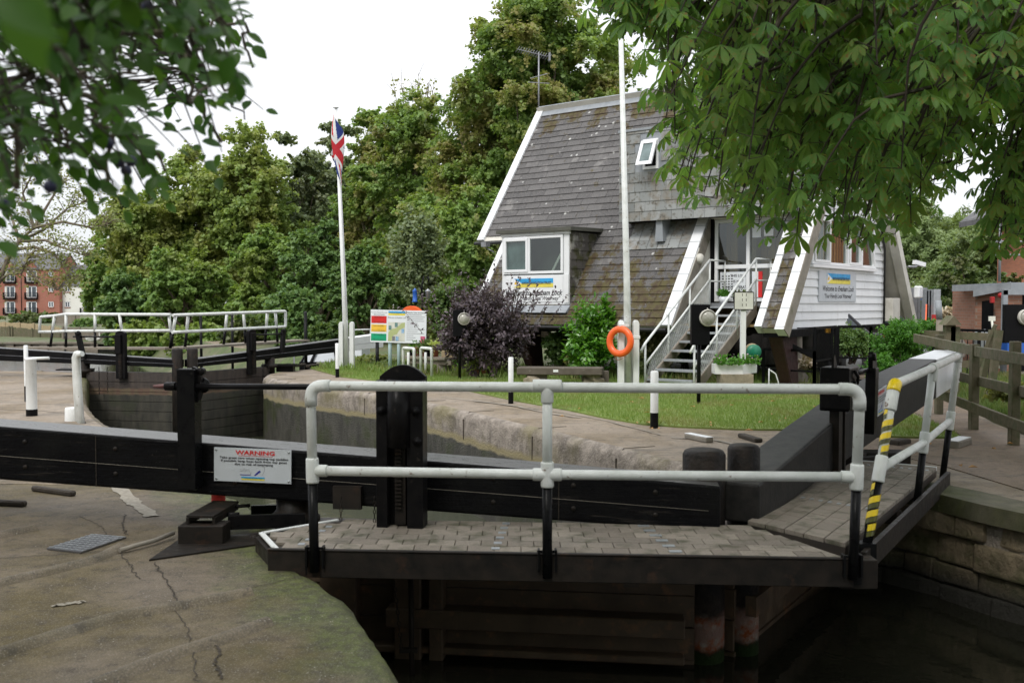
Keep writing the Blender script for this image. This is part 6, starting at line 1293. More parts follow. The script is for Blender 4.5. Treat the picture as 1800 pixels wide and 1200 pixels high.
m = MB(); p = At(1352, 625, Yp+.3); m.tube([(p.x, p.y, .45), (p.x, p.y, .12), (p.x-.05, p.y, .04), (p.x-.25, p.y, .02)], .012, 6); m.tube([(p.x+.02, p.y, .42), (p.x+.12, p.y, .35), (p.x+.17, p.y, .2), (p.x+.17, p.y, .0)], .012, 6); tag(m.build('water_pipe', 'white_pipe'), 'thin white standpipe and hose curling beside the black brace', 'pipe')
# pots on landing
for i, (x, y) in enumerate(((6.72, -2.55), (7.02, -2.5))):
    root = thing('plant_pot', ['grassy plant in pale pot at the top of the stairs', 'leafy plant in dark pot at the top of the stairs'][i], 'plant pot', HO.location.copy(), HO.rotation_euler.z); m = MB(); m.lathe((x, y, 1.63), [(.001, 0), (.08, 0), (.11, .13), (.001, .12)], 12); m.build('pot', ['sign_face', 'black_plain'][i], root, local=True)
    n_ = 130; d = rdir(n_, 1); P = np.array([x, y, 1.76])+d*(.03+.13*rng.random(n_))[:, None]; leaves('foliage', ['fern_leaf', 'shrub_leaf'][i], P, d, rdir(n_), .1 if i == 0 else .06, SLIM if i == 0 else OVATE[:2], root, local=True)
# black railings and gate under the house
def railing(name, label, pts, h, step=None, gate=False):
    root = thing(name, label, 'railing' if not gate else 'gate', pts[0]); m = MB(); K = MB()
    for a, b_ in zip(pts, pts[1:]):
        a, b_ = Vector(a), Vector(b_); up = Vector((0, 0, h)); m.beam(a+up, b_+up, .04, .05); m.beam(a+up*.45, b_+up*.45, .03, .035); m.beam(a+up*.06, b_+up*.06, .03, .035)
        for k in range(int((b_-a).length/1.2)+1): p = a.lerp(b_, min(1, k*1.2/(b_-a).length)); m.beam(p, p+up, .05, .05, up=(0, 1, 0))
        m.beam(b_, b_+up, .05, .05, up=(0, 1, 0))
        if step:
            L_ = (b_-a).length
            for k in range(int(L_/step)): p = a.lerp(b_, (k+.5)*step/L_); K.beam(p, p+up, .014, .014, up=(0, 1, 0))
    m.build('frame', 'black_plain', root); K.build('bars', 'black_plain', root) if step else None
    return root
g0 = At(1342, 660, 19.6); g1 = At(1431, 660, 18.9); g2 = At(1472, 660, 20.3); g3 = At(1530, 660, 20.0); g4 = At(1620, 655, 20.5)
for q in (g0, g1, g2, g3, g4): q.z = 0
railing('garden_railing', 'low black railing left of the open black gate', [g0, g1], .72); railing('garden_gate', 'open black barred gate under the white gable', [g1, g1.lerp(g2, .9)], 1.15, .09, True); railing('garden_railing', 'black railing in front of the parked silver car', [g2, g3, g4], 1.15)
railing('garden_railing', 'black mesh railing behind the timber fence on the right', [At(1640, 660, 20.5)*Vector((1, 1, 0)) if False else Vector((At(1640, 660, 20.2).x, 20.2, 0)), Vector((At(1740, 660, 18.8).x, 18.8, 0))], 1.1, .14)
# cars under the house
def car(name, label, c, rz, mat, Lc=4.3, W_=1.75, Hc=1.45, plate=None):
    root = thing(name, label, 'car', c, rz); m = MB(); prof = [(-Lc/2, .35), (-Lc/2, .75), (-Lc/2+.1, .95), (-Lc/2+.45, 1.0), (-Lc/2+.95, Hc-.05), (-.2, Hc), (.65, Hc-.08), (1.25, 1.0), (Lc/2-.15, .85), (Lc/2, .65), (Lc/2, .3), (.0, .22)]
    m.slab(lambda a, b_, c_: Vector((a, c_, b_)), prof, -W_/2, W_/2); bd = m.build('body', mat, root, local=True, bevel=.06, seg=3)
    m = MB()
    for s in (-1, 1):
        y = s*(W_/2+.003); m.add([(-Lc/2+.65, y, 1.02), (1.1, y, 1.0), (.6, y, Hc-.14), (-Lc/2+1.0, y, Hc-.12)], [(0, 1, 2, 3)])
    m.add([(-Lc/2+.42, -W_/2+.15, 1.03), (-Lc/2+.42, W_/2-.15, 1.03), (-Lc/2+.88, W_/2-.2, Hc-.1), (-Lc/2+.88, -W_/2+.2, Hc-.1)], [(0, 1, 2, 3)]); m.build('window', 'window_dark', bd, local=True)
    for sx in (-1.3, 1.3):
        for s in (-1, 1):
            m = MB(); m.lathe((sx, s*(W_/2-.2), .32), [(.001, 0), (.32, 0), (.32, .2), (.22, .215), (.2, .2), (.001, .2)], 22, axis=(0, s, 0)); wh = m.build('wheel', 'tyre', root, local=True); m = MB(); m.lathe((sx, s*(W_/2-.0), .32), [(.21, 0), (.19, .015), (.001, .01)], 14, axis=(0, s, 0)); m.build('rim', 'grey_metal', wh, local=True)
    m = MB(); [m.bx((-Lc/2-.012, s*.62-.12, .7), (-Lc/2, s*.62+.12, .92)) for s in (-1, 1)]; m.build('tail_light', 'red_paint', root, local=True)
    m = MB(); m.bx((-Lc/2-.02, -.26, .52), (-Lc/2-.003, .26, .63)); m.build('number_plate', 'plate_orange', root, local=True); return root
q = At(1375, 640, 22.0); car('parked_car', 'black car parked in the shade under the house', (q.x+.1, 22.5, 0), R(195), 'car_black')
q = At(1530, 600, 25.0); car('parked_car', 'silver car parked beyond the black railing', (q.x+.0, 25.6, 0), R(-10), 'silver_paint', 4.6, 1.8, 1.6)
q = At(1690, 660, 30); car('parked_car', 'pale car beyond the timber fence on the right', (q.x+1.5, 27.5, 0), R(8), 'silver_paint')
m = MB(); c = At(1456, 580, 19.9); m.box(c, (.12, .02, .11)); o = m.build('small_notice', 'plate_orange'); tag(o, 'small orange notice tied to the black gate', 'sign')
# timber post and rail fence on the right
FN = thing('timber_fence', 'mossy timber post and rail fence along the right path', 'fence', G(1800, 764))
f0, f1, f2 = At(1628, 596, 14.2), At(1715, 610, 12.6), At(1830, 640, 9.6)
m = MB()
for a, b_, da in ((At(1608, 594, 15.2), At(1720, 618, 12.5), 0), (At(1720, 618, 12.5), At(1850, 640, 10.0), 0)): m.beam(a, b_, .045, .13)
for a, b_ in ((At(1680, 660, 13.6), At(1790, 686, 11.3)), (At(1790, 686, 11.3), At(1870, 705, 9.6))): m.beam(a, b_, .045, .12)
for a, b_ in ((At(1640, 688, 13.8), At(1760, 735, 11.8)), (At(1720, 720, 12.4), At(1870, 778, 9.6))): m.beam(a, b_, .045, .12)
m.build('rail', 'fence_wood', FN, bevel=.006)
for px, pt, Y in ((1715, 605, 12.6), (1787, 600, 11.2), (1653, 588, 14.4), (1864, 600, 9.8)):
    b_ = At(px, 700, Y); t_ = At(px, pt, Y); m = MB(); m.bx((b_.x-.05, Y-.0, -.05), (b_.x+.05, Y+.1, t_.z)); m.build('post', 'fence_wood', FN, bevel=.008)
F2_ = thing('timber_fence', 'second timber fence further back with leaning stakes', 'fence', At(1700, 660, 17.0)*Vector((1, 1, 0)))
m = MB(); m.beam(At(1560, 584, 18.2), At(1740, 592, 16.6), .05, .13); m.beam(At(1690, 640, 17), At(1800, 632, 15.8), .05, .12); m.beam(At(1740, 700, 16.0)*Vector((1, 1, 0))+Vector((0, 0, .1)), At(1756, 580, 16.0), .1, .1); m.beam(At(1727, 662, 16.2), At(1745, 580, 16.2), .1, .09); m.beam(At(1718, 650, 16.3), At(1750, 570, 16.1), .05, .05)
m.build('rail', 'fence_wood', F2_); 
for px, t_ in ((1672, 568), (1680, 574)):
    q = At(px, t_, 17.0); m = MB(); m.bx((q.x-.08, 17, 0), (q.x+.08, 17.12, q.z)); m.add([(q.x-.14, 16.9, q.z-.03), (q.x+.14, 16.9, q.z-.03), (q.x, 16.9, q.z+.13), (q.x-.14, 17.2, q.z-.03), (q.x+.14, 17.2, q.z-.03), (q.x, 17.2, q.z+.13)], [(0, 1, 2), (3, 5, 4), (0, 2, 5, 3), (1, 4, 5, 2)]) if t_ == 568 else None; m.build('post', 'fence_wood', F2_)
m = MB(); q = At(1652, 530, 18.0); m.tube([(q.x, 18, 0), (q.x, 18, At(1652, 562, 18).z)], .06, 10); WP = m.build('marker_post', 'weathered_wood'); tag(WP, 'slim post with pale grey top sleeve behind the fence', 'post'); m = MB(); m.tube([(q.x, 18, At(1652, 562, 18).z), (q.x-.03, 18, At(1650, 528, 18).z)], .055, 10); m.build('sleeve', 'lead', WP)
# shipping container
CN = thing('shipping_container', 'grey corrugated shipping container with open door behind the house', 'container', (At(1610, 600, 30).x, 30, 0)); c0, c1 = At(1596, 600, 31), At(1641, 600, 30); zt_ = At(1600, 506, 31).z
m = MB(); m.bx((c0.x, 30.5, 0), (c0.x+.08, 35, zt_)); m.bx((c1.x-.9, 35, 0), (c1.x, 35.1, zt_)); m.bx((c0.x, 30.5, zt_-.12), (c1.x, 35, zt_)); m.bx((c0.x-1.3, 30.5, 0), (c0.x, 30.6, zt_)); m.bx((c1.x-.28, 30.5, 0), (c1.x-.2, 34.8, zt_))
for k in range(12): m.bx((c1.x-.32, 30.7+k*.34, .1), (c1.x-.28, 30.85+k*.34, zt_-.12))
m.build('shell', 'grey_metal', CN); m = MB()
for k in range(4): m.bx((c1.x-.18+.0, 30.0-.1*k, .1), (c1.x-.14+.02*(k % 2), 30.1-.1*k, zt_-.1))
m.bx((c1.x-.18, 29.6, .1), (c1.x+.02, 30.5, zt_-.06)); m.build('door', 'galvanised', CN); m = MB(); m.bx((c1.x-.24, 29.58, .5), (c1.x-.1, 29.6, 1.3)); m.build('red_paint_patch', 'red_paint', CN)
m = MB(); m.bx((c0.x+.1, 32, 1.78), (c1.x-.3, 32.4, 1.83)); m.build('shelf', 'pale_wood', CN); q = At(1615, 521, 32.1); m = MB(); m.box((q.x, 32.1, q.z), (.34, .2, .25)); tag(m.build('blue_bag', 'blue_plastic', bevel=.05, seg=3), 'blue bag on the shelf inside the container', 'bag')
m = MB(); q = At(1624, 575, 29.8); m.beam((q.x-.0, 29.7, .5), (q.x+.15, 30.0, 1.6), .04, .06); tag(m.build('orange_plank', 'orange_plastic'), 'orange barrier boards leaning in the container doorway', 'barrier')
# brick shed and building on the right
SD = thing('brick_shed', 'low brick shed with black door and sloping felt roof at the right edge', 'shed', (At(1790, 600, 23).x, 23, 0)); x0 = At(1720, 600, 23).x; xm = At(1751, 600, 23.0).x
z1a, z1b = At(1720, 520, 23).z, At(1750, 508, 23).z; zr = At(1800, 510, 22.5).z
m = MB(); m.hexa([(x0, 23.2, 0), (xm, 22.6, 0), (xm+1.9, 26.2, 0), (x0+1.8, 26.6, 0), (x0, 23.2, z1a), (xm, 22.6, z1b), (xm+1.9, 26.2, z1b), (x0+1.8, 26.6, z1a)]); m.bx((xm+.005, 22.6, 0), (xm+.38, 23.5, z1b-.02)); m.bx((xm+.3, 24.4, 0), (xm+4, 26, z1b)); m.build('wall', 'shed_brick', SD)
m = MB(); m.hexa([(x0-.12, 23.05, z1a-.02), (xm+.02, 22.4, z1b-.02), (xm+2, 26.4, z1b-.02), (x0+1.7, 26.6, z1a-.02), (x0-.12, 23.05, z1a+.13), (xm+.02, 22.4, z1b+.16), (xm+2, 26.4, z1b+.16), (x0+1.7, 26.6, z1a+.13)]); m.bx((xm+.02, 22.4, z1b-.02), (xm+4, 25.4, z1b+.14)); m.build('roof', 'lead', SD)
m = MB(); a, b_ = At(1727, 600, 23).x, At(1744, 600, 22.8).x; m.hexa([(a, 23.06, 0), (b_, 22.76, 0), (b_, 22.86, 0), (a, 23.16, 0), (a, 23.06, z1a-.12), (b_, 22.76, z1a-.1), (b_, 22.86, z1a-.1), (a, 23.16, z1a-.12)]); m.build('door', 'black_plain', SD)
m = MB(); q = At(1745, 527, 22.6); m.box((q.x, 22.62, q.z), (.08, .1, .14)); m.build('alarm_box', 'red_paint', SD, bevel=.01); m = MB(); q = At(1760, 519, 22.5); m.lathe((q.x, 22.55, q.z), [(.001, 0), (.06, 0), (.06, .05), (.001, .08)], 12, axis=(0, -1, 0)); m.build('siren', 'red_paint', SD)
m = MB(); q = At(1768, 518, 22.0); m.bx((q.x-.05, 22.0, 0), (q.x+.05, 22.1, q.z+.1)); m.bx((q.x-.05, 22.0, q.z), (q.x+4, 22.1, q.z+.12)); m.tube([(q.x, 22.3, z1b+.16), (q.x, 22.3, z1b+1.9)], .03, 8); m.tube([(q.x-.1, 22.3, z1b+.75), (q.x+4, 22.3, z1b+.75)], .022, 8); m.tube([(q.x-.1, 22.3, z1b+1.05), (q.x+4, 22.3, z1b+1.05)], .022, 8); m.build('steel_frame', 'lead', SD)
m = MB(); m.bx((q.x+.06, 23.4, 0), (q.x+4, 23.5, q.z)); m.build('bay_dark_panel', 'black_plain', SD)  # black sheet painted in for the shade inside the bay
BB = thing('brick_building', 'tall orange brick building rising behind the shed on the right', 'building', (At(1790, 500, 36).x, 36, 0)); xl = At(1762, 430, 36).x
m = MB(); zt_ = At(1800, 318, 36).z; xl += .9; m.slab(lambda a, b_, c_: Vector((a, 36+c_, b_)), [(xl, 0), (xl+14, 0), (xl+14, 6.0), (xl+5.5, 9.4), (xl, 5.4)], 0, 2.2); m.build('wall', 'orange_brick', BB)
m = MB(); m.hexa([(xl-1.4, 35.7, 4.55), (xl+5.5, 35.7, 9.6), (xl+5.5, 38.4, 9.6), (xl-1.4, 38.4, 4.55), (xl-1.4, 35.7, 4.75), (xl+5.5, 35.7, 9.8), (xl+5.5, 38.4, 9.8), (xl-1.4, 38.4, 4.75)]); m.build('roof', 'far_slates', BB)
m = MB(); m.bx((xl+1.2, 35.95, 2.4), (xl+2.4, 36.05, 3.7)); m.build('window', 'window_dark', BB)
# bits by the fence
m = MB(); q = At(1756, 640, 21); m.tube([(q.x, 21, .25), (q.x-.12, 21.1, 1.25)], .025, 8); m.box((q.x-.12, 21.1, 1.3), (.14, .03, .1)); SPD = m.build('garden_spade', 'sign_cream'); tag(SPD, 'white handled spade leaning on the brick shed', 'spade')
for i, (px, lab) in enumerate(((1785, 'blue crate left of the pair under the steel bay'), (1815, 'blue crate at the extreme right edge of the bay'))): q = At(px, 600, 21.5); m = MB(); m.bx((q.x-.22, 21.4, .35), (q.x+.2, 21.8, .85)); m.bx((q.x-.24, 21.38, .82), (q.x+.22, 21.82, .88)); tag(m.build('blue_crate', 'blue_plastic'), lab, 'crate', 'blue crates')
m = MB(); q = At(1731, 600, 21.8); m.lathe((q.x, 21.8, 0), [(.2, 0), (.22, .8), (.24, .85), (.2, 1.0), (.001, 1.06)], 16); tag(m.build('waste_bin', 'lead'), 'grey domed bin in front of the black shed door', 'bin')
# narrowboat beyond the far gate
NB = thing('moored_boat', 'moored boat with dark framed grey canopy below the far beam', 'boat', At(565, 630, 27.5)); a, b_ = At(534, 640, 28), At(640, 638, 28)
m = MB(); m.hexa([(a.x, 27.4, -.6), (b_.x, 27.4, -.6), (b_.x, 29.4, -.6), (a.x, 29.4, -.6), (a.x, 27.4, a.z+.05), (b_.x, 27.4, a.z+.05), (b_.x, 29.4, a.z+.05), (a.x, 29.4, a.z+.05)]); m.build('hull', 'black_plain', NB)
m = MB(); zt_ = At(545, 617, 28).z; m.hexa([(a.x, 27.45, a.z+.05), (b_.x, 27.45, a.z+.05), (b_.x, 29.3, a.z+.05), (a.x, 29.3, a.z+.05), (a.x+.25, 27.6, zt_+.15), (b_.x, 27.6, zt_+.15), (b_.x, 29.1, zt_+.15), (a.x+.25, 29.1, zt_+.15)]); m.build('canopy', 'sign_grey', NB)
m = MB(); m.beam((a.x+.02, 27.43, a.z+.05), (a.x+.27, 27.57, zt_+.16), .08, .04); m.beam((a.x+.3, 27.42, a.z+.05), (a.x+.5, 27.57, zt_+.16), .09, .04); m.beam((a.x+1.05, 27.42, a.z+.05), (a.x+.95, 27.57, zt_+.16), .09, .04); m.beam((a.x, 27.42, a.z+.06), (b_.x, 27.42, a.z+.06), .04, .08); m.beam((a.x+.2, 27.55, zt_+.16), (b_.x, 27.55, zt_+.16), .05, .06); m.build('canopy_frame', 'black_plain', NB)
for px, top_, Y, lab in ((353, 553, 24.5, 'thin black post behind the far left rails'), (408, 550, 25.5, 'thin black post behind the far right rails'), (537, 548, 26.5, 'tallest thin black post left of the flagpole'), (663, 600, 25, 'short black post under the far white beam end')):
    q = At(px, top_, Y); m = MB(); m.tube([(q.x, Y, -.5), (q.x, Y, q.z)], .045 if px > 500 else .035, 8); m.lathe((q.x, Y, q.z), [(.045 if px > 500 else .035, 0), (.001, .01)], 8); tag(m.build('mooring_pole', 'black_paint'), lab, 'post')
m = MB(); m.beam(At(504, 624, 26), At(531, 624, 26), .06, .05); m.beam(At(517, 626, 26), At(517, 640, 26), .04, .04, up=(0, 1, 0)); tag(m.build('white_rail', 'white_paint'), 'short white board rail beside the moored boat', 'rail')
m = MB(); a, b_, c, d = At(627, 603, 28.2), At(627, 599, 28.2), At(648, 598, 29), At(648, 604, 29); e0 = At(622, 588, 27.2); m.tube([e0, e0+Vector((0, 0, .13)), e0+Vector((.4, .3, .14)), e0+Vector((.4, .3, 0))], .018, 6); tag(m.build('beam_hoop', 'white_pipe'), 'small white hoop handle on the far white beam end', 'handle')
# lantern / bird feeder over the board
m = MB(); q = At(742, 520, 24.8); m.tube([(q.x, 24.8, 0), (q.x, 24.8, 2.1), (q.x+.05, 24.8, 2.3), (q.x+.16, 24.8, 2.28), (q.x+.16, 24.8, 2.15)], .02, 6); m.tube([(q.x, 24.8, 1.9), (q.x-.1, 24.8, 2.2), (q.x-.2, 24.8, 2.1)], .015, 6); FD = m.build('feeder_pole', 'black_plain'); tag(FD, 'black shepherd crook pole with hanging bird feeders behind the board', 'feeder pole')
m = MB(); q = At(729, 520, 24.7); m.lathe((q.x, 24.75, q.z), [(.001, -.16), (.08, -.15), (.055, -.12), (.055, .1), (.07, .12), (.001, .2)], 12); m.build('feeder', 'blue_plastic', FD); m = MB(); q = At(752, 520, 24.7); m.lathe((q.x, 24.75, q.z), [(.001, -.08), (.05, -.07), (.06, .1), (.08, .12), (.001, .18)], 12); m.build('feeder', 'galvanised', FD)
# ================================================================ FAR BANK
def swan(px, py, Y, s, face, label, pose):
    c = At(px, py, Y); root = thing('swan', label, 'swan', c, 0 if face > 0 else math.pi, 'swans on the piling'); V = []
    spine = [((-.62, 0, .30), .03), ((-.45, 0, .30), .12), ((-.2, 0, .30), .20), ((.08, 0, .30), .21), ((.3, 0, .30), .14), ((.4, 0, .36), .075)]
    neck = [((.43, 0, .5), .05), ((.36, 0, .66), .042), ((.40, 0, .82), .04), ((.50, 0, .86), .05), ((.58, 0, .82), .035)] if pose == 0 else [((.45, 0, .42), .05), ((.3, 0, .55), .05), ((.12, 0, .52), .05), ((-.02, 0, .47), .04), ((-.1, 0, .44), .03)]
    m = MB(); pts = spine+neck; m.tube([Vector(p)*s for p, r in pts], [r*s for p, r in pts], 14); m.build('body', 'swan_white', root, local=True)
    m = MB(); [m.tube([Vector(p)*s for p in ((.2, k*.16, .38), (-.1, k*.2, .42), (-.45, k*.12, .40), (-.7, k*.05, .42))], [x*s for x in (.06, .11, .08, .01)], 10) for k in (-1, 1)]; m.build('wing', 'swan_white', root, local=True)
    if pose == 0: m = MB(); m.tube([Vector((.60, 0, .81))*s, Vector((.70, 0, .77))*s], [.022*s, .008*s], 6); m.build('bill', 'orange_plastic', root, local=True)
    m = MB(); [m.tube([Vector((0, k*.08, .15))*s, Vector((.02, k*.08, 0))*s, Vector((.12, k*.08, .0))*s], [.02*s, .015*s, .02*s], 6) for k in (-1, 1)]; m.build('leg', 'black_plain', root, local=True)
swan(166, 603, 66, .92, 1, 'white swan with raised neck, left one on the piling', 0); swan(224, 607, 65.6, .78, 1, 'white swan preening, right one on the piling', 1)
def fence_panels(name, label, pts, h, mat, pw=.14, gap=.02, post=2.0, postm=None):
    root = thing(name, label, 'fence', pts[0]); m = MB()
    for a, b_ in zip(pts, pts[1:]):
        a, b_ = Vector(a), Vector(b_); L_ = (b_-a).length; k = 0
        while k*(pw+gap) < L_: p = a.lerp(b_, (k*(pw+gap)+pw/2)/L_); m.beam(p, p+Vector((0, 0, h+random.uniform(-.03, .03))), pw, .03, up=(0, 1, 0), tone=random.random()); k += 1
    m.build('boards', mat, root); m = MB()
    for a, b_ in zip(pts, pts[1:]):
        a, b_ = Vector(a), Vector(b_); L_ = (b_-a).length
        for k in range(int(L_/post)+1): m.cut(); p = a.lerp(b_, min(1, k*post/L_))-Vector((0, .08, 0)); m.beam(p, p+Vector((0, 0, h+.08)), .12, .12, up=(0, 1, 0))
    m.build('post', postm or mat, root); return root
fence_panels('picket_fence', 'yellow timber picket fence sloping along the far bank', [At(-40, 577, 86), At(60, 582, 82), At(125, 592, 80)], .62, 'pale_wood', .14, .10)
fence_panels('board_fence', 'grey-green board fence below the picket fence', [At(-30, 593, 74), At(22, 595, 74), At(70, 600, 73), At(115, 604, 72)], .85, 'fence_wood', .16, .03)
fence_panels('board_fence', 'greyish wooden fence with graffiti patches by the river', [At(112, 608, 71), At(166, 612, 69), At(230, 614, 68)], 1.35, 'weathered_wood', .16, .03)
fence_panels('board_fence', 'pale wooden fence in front of the white rendered flats', [At(96, 569, 98), At(140, 569, 98)], .9, 'weathered_wood', .16, .02)
m = MB(); p, q = At(98, 577, 97), At(166, 577, 97); m.bx((p.x, 97, -.9), (q.x+6, 97.3, At(100, 569, 97).z)); tag(m.build('garden_wall', 'concrete'), 'low grey wall beneath the pale fence by the flats', 'wall')
for i, (px, c_) in enumerate(((126, 'sign_navy'), (134, 'sign_pink'), (142, 'light_blue'), (150, 'sign_navy'))):
    pass
def flats(name, label, xL, xR, Y, z0, zeave, zridge, mat, cols, gables=(), depth=9):
    root = thing(name, label, 'apartment building', ((xL+xR)/2, Y, z0)); m = MB(); m.bx((xL, Y, z0-1), (xR, Y+depth, zeave))
    m.slab(lambda a, b_, c_: Vector((xR-.01-c_, a, b_)), [(Y, zeave), (Y+depth, zeave), (Y+depth/2, zridge)], 0, .2)
    for gx in gables: m.slab(lambda a, b_, c_: Vector((a, Y-.004+c_, b_)), [(gx-1.6, zeave-.02), (gx+1.6, zeave-.02), (gx, zeave+1.7)], 0, .3)
    wl_ = m.build('wall', mat, root)
    m = MB(); m.add([(xL, Y-.3, zeave-.1), (xR+.15, Y-.3, zeave-.1), (xR+.15, Y+depth/2, zridge), (xL, Y+depth/2, zridge), (xL, Y+depth+.3, zeave-.1), (xR+.15, Y+depth+.3, zeave-.1), (xL, Y-.3, zeave+.08), (xR+.15, Y-.3, zeave+.08), (xR+.15, Y+depth/2, zridge+.2), (xL, Y+depth/2, zridge+.2), (xL, Y+depth+.3, zeave+.08), (xR+.15, Y+depth+.3, zeave+.08)], [(0, 1, 2, 3), (3, 2, 5, 4), (6, 7, 8, 9), (9, 8, 11, 10), (0, 1, 7, 6), (1, 2, 8, 7), (2, 5, 11, 8), (0, 6, 9, 3), (3, 9, 10, 4)])
    for gx in gables: m.add([(gx-1.7, Y-.35, zeave-.15), (gx, Y-.35, zeave+1.7), (gx, Y+3, zeave+1.75), (gx-1.7, Y-.35, zeave+.0), (gx, Y-.35, zeave+1.85), (gx, Y+3, zeave+1.9), (gx+1.7, Y-.35, zeave-.15), (gx+1.7, Y-.35, zeave+.0)], [(0, 1, 2), (3, 4, 5), (0, 1, 4, 3), (6, 1, 2), (7, 4, 5), (6, 7, 4, 1)])
    m.build('roof', 'far_slates', root)
    for (px, kind, floors) in cols:
        for (yt, yb_) in floors:
            a = At(px, yb_, Y); b_ = At(px, yt, Y); big = kind == 'door'; w2_ = .95 if big else .48
            fr = Frame((a.x, Y-.02, 0), (1, 0, 0)); m = MB()
            for q in ([(-w2_, a.z), (w2_, a.z), (w2_, a.z+.1), (-w2_, a.z+.1)], [(-w2_, b_.z-.1), (w2_, b_.z-.1), (w2_, b_.z), (-w2_, b_.z)], [(-w2_, a.z), (-w2_+.12, a.z), (-w2_+.12, b_.z), (-w2_, b_.z)], [(w2_-.12, a.z), (w2_, a.z), (w2_, b_.z), (w2_-.12, b_.z)], [(-.07, a.z), (.07, a.z), (.07, b_.z), (-.07, b_.z)]): m.slab(fr, q, 0, .05)
            wn_ = m.build('balcony_door' if big else 'window', 'white_upvc', root); m = MB(); m.slab(fr, [(-w2_+.1, a.z+.08), (w2_-.1, a.z+.08), (w2_-.1, b_.z-.08), (-w2_+.1, b_.z-.08)], 0, .02); m.build('pane', 'window_dark', wn_)
            m = MB()
            if big:
                m.slab(fr, [(-w2_+.12, a.z+.1), (-w2_+.4, a.z+.1), (-w2_+.4, b_.z-.1), (-w2_+.12, b_.z-.1)], .022, .03); m.build('curtain', 'cream_render', wn_); m = MB(); z0_ = a.z-.1; ww = w2_+.18
                m.bx((a.x-ww, Y-.5, z0_-.25), (a.x+ww, Y-.03, z0_)); m.bx((a.x-ww, Y-.52, z0_+1.0), (a.x+ww, Y-.48, z0_+1.06))
                for k in range(15): x = a.x-ww+k*(2*ww/14); m.bx((x-.012, Y-.51, z0_), (x+.012, Y-.49, z0_+1.0))
                for s in (-1, 1): m.bx((a.x+s*ww-.03, Y-.5, z0_), (a.x+s*ww+.03, Y-.03, z0_+1.05))
                m.build('balcony', 'black_plain', root)
            else: m.slab(fr, [(-w2_-.06, a.z-.12), (w2_+.06, a.z-.12), (w2_+.06, a.z), (-w2_-.06, a.z)], 0, .1); m.build('sill', 'terracotta', wn_)
    return root
Y1 = 185; ya, yb1, yc = (476, 495), (503, 523), (530, 550)
xr = At(104, 500, Y1).x
flats('brick_flats', 'red brick three storey flats with black balconies across the river', At(-260, 500, Y1).x, xr, Y1, -.5, At(0, 473, Y1).z, At(0, 447, Y1+4.5).z, 'red_brick', [(18, 'door', (ya, yb1, yc)), (56, 'door', (ya, yb1, yc)), (90, 'small', ((477, 486), (503, 513), (530, 540))), (-22, 'door', (ya, yb1, yc))], gables=(At(17, 470, Y1).x, At(55, 470, Y1).x))
m = MB(); q = At(37, 500, Y1-.1); m.tube([(q.x, Y1-.1, -.5), (q.x, Y1-.1, At(37, 474, Y1).z)], .06, 6); tag(m.build('downpipe', 'gutter'), 'black downpipe on the brick flats', 'pipe')
flats('rendered_flats', 'white rendered two storey flats beside the brick flats', xr+.05, At(230, 500, Y1+2).x, Y1+1.2, -.5, At(0, 501, Y1+1).z, At(0, 467, Y1+5).z, 'white_render', [(119, 'small', ((503, 513), (530, 540))), (153, 'door', ((503, 522), (531, 550))), (190, 'door', ((503, 522), (531, 550)))])
# ================================================================ TREES AND SHRUBS
def wood_tree(px, ytop, hw, Y, mat, label, n=20000, leaf=.26, name='broadleaf_tree', zb=None, bottom=.12, **k):
    g = At(px, 600, Y); h = (At(px, ytop, Y).z-(zb or 0))*1.04; r = hw/FOC*Y
    return tree(name, label, (g.x, Y, zb or 0), h, r, mat, n=n, leaf=leaf, bottom=bottom, group='trees of the riverside wood', **k)
W = wood_tree
W(205, 372, 62, 66, 'ash_leaf', 'bright green tree at the left end of the wood, hanging over the river', 16000, .3, zb=-1.2, bottom=.02, squash=.5)
W(262, 318, 72, 60, 'maple_leaf', 'yellow-green tree second from the left end of the wood', 22000, .27, bottom=.05, clump_r=1.3)
W(345, 262, 74, 62, 'maple_leaf', 'tall yellow-green tree beneath the tip of the hanging plum branch', 24000, .27, bottom=.05, clump_r=1.3)
W(440, 232, 80, 60, 'maple_leaf', 'round topped yellow-green tree midway between the plum branch and the flagpole', 26000, .27, bottom=.05, clump_r=1.3)
W(530, 222, 70, 63, 'grey_leaf', 'grey-green tree just left of the union flag', 20000, .27, bottom=.1)
W(612, 196, 66, 66, 'grey_leaf', 'hazy grey-green tree top behind the union flag', 20000, .27, bottom=.1)
W(560, 395, 70, 45, 'dark_leaf', 'darker bushy tree behind the union flagpole', 20000, .2, bottom=.02)
W(668, 188, 66, 56, 'sycamore_leaf', 'brown seeded tree right of the union flag', 22000, .24, bottom=.1, clump_r=1.0)
W(728, 172, 72, 50, 'sycamore_leaf', 'green and brown tree left of the tallest sycamore', 22000, .22, bottom=.1, clump_r=1.0)
W(470, 400, 70, 50, 'ash_leaf', 'fresh green lower tree in front of the wood, right of its darkest gap', 20000, .22, zb=-.5, bottom=.05)
W(330, 430, 75, 52, 'ash_leaf', 'fresh green lower tree behind the far left gate rails', 20000, .22, zb=-1, bottom=.02)
W(235, 475, 60, 56, 'dark_leaf', 'low dark green tree at the water edge near the white flats', 16000, .24, zb=-1.3, bottom=.0)
W(640, 430, 65, 40, 'dark_leaf', 'dense dark tree behind the information board', 20000, .18, bottom=.02)
W(830, 330, 95, 38, 'sycamore_leaf', 'sycamore foliage reaching down beside the left roof verge', 34000, .17, bottom=.0, clump_r=.75, clumps=60)
W(745, 335, 62, 42, 'sycamore_leaf', 'sycamore between the information board and the house', 22000, .18, bottom=.02, clump_r=.8)
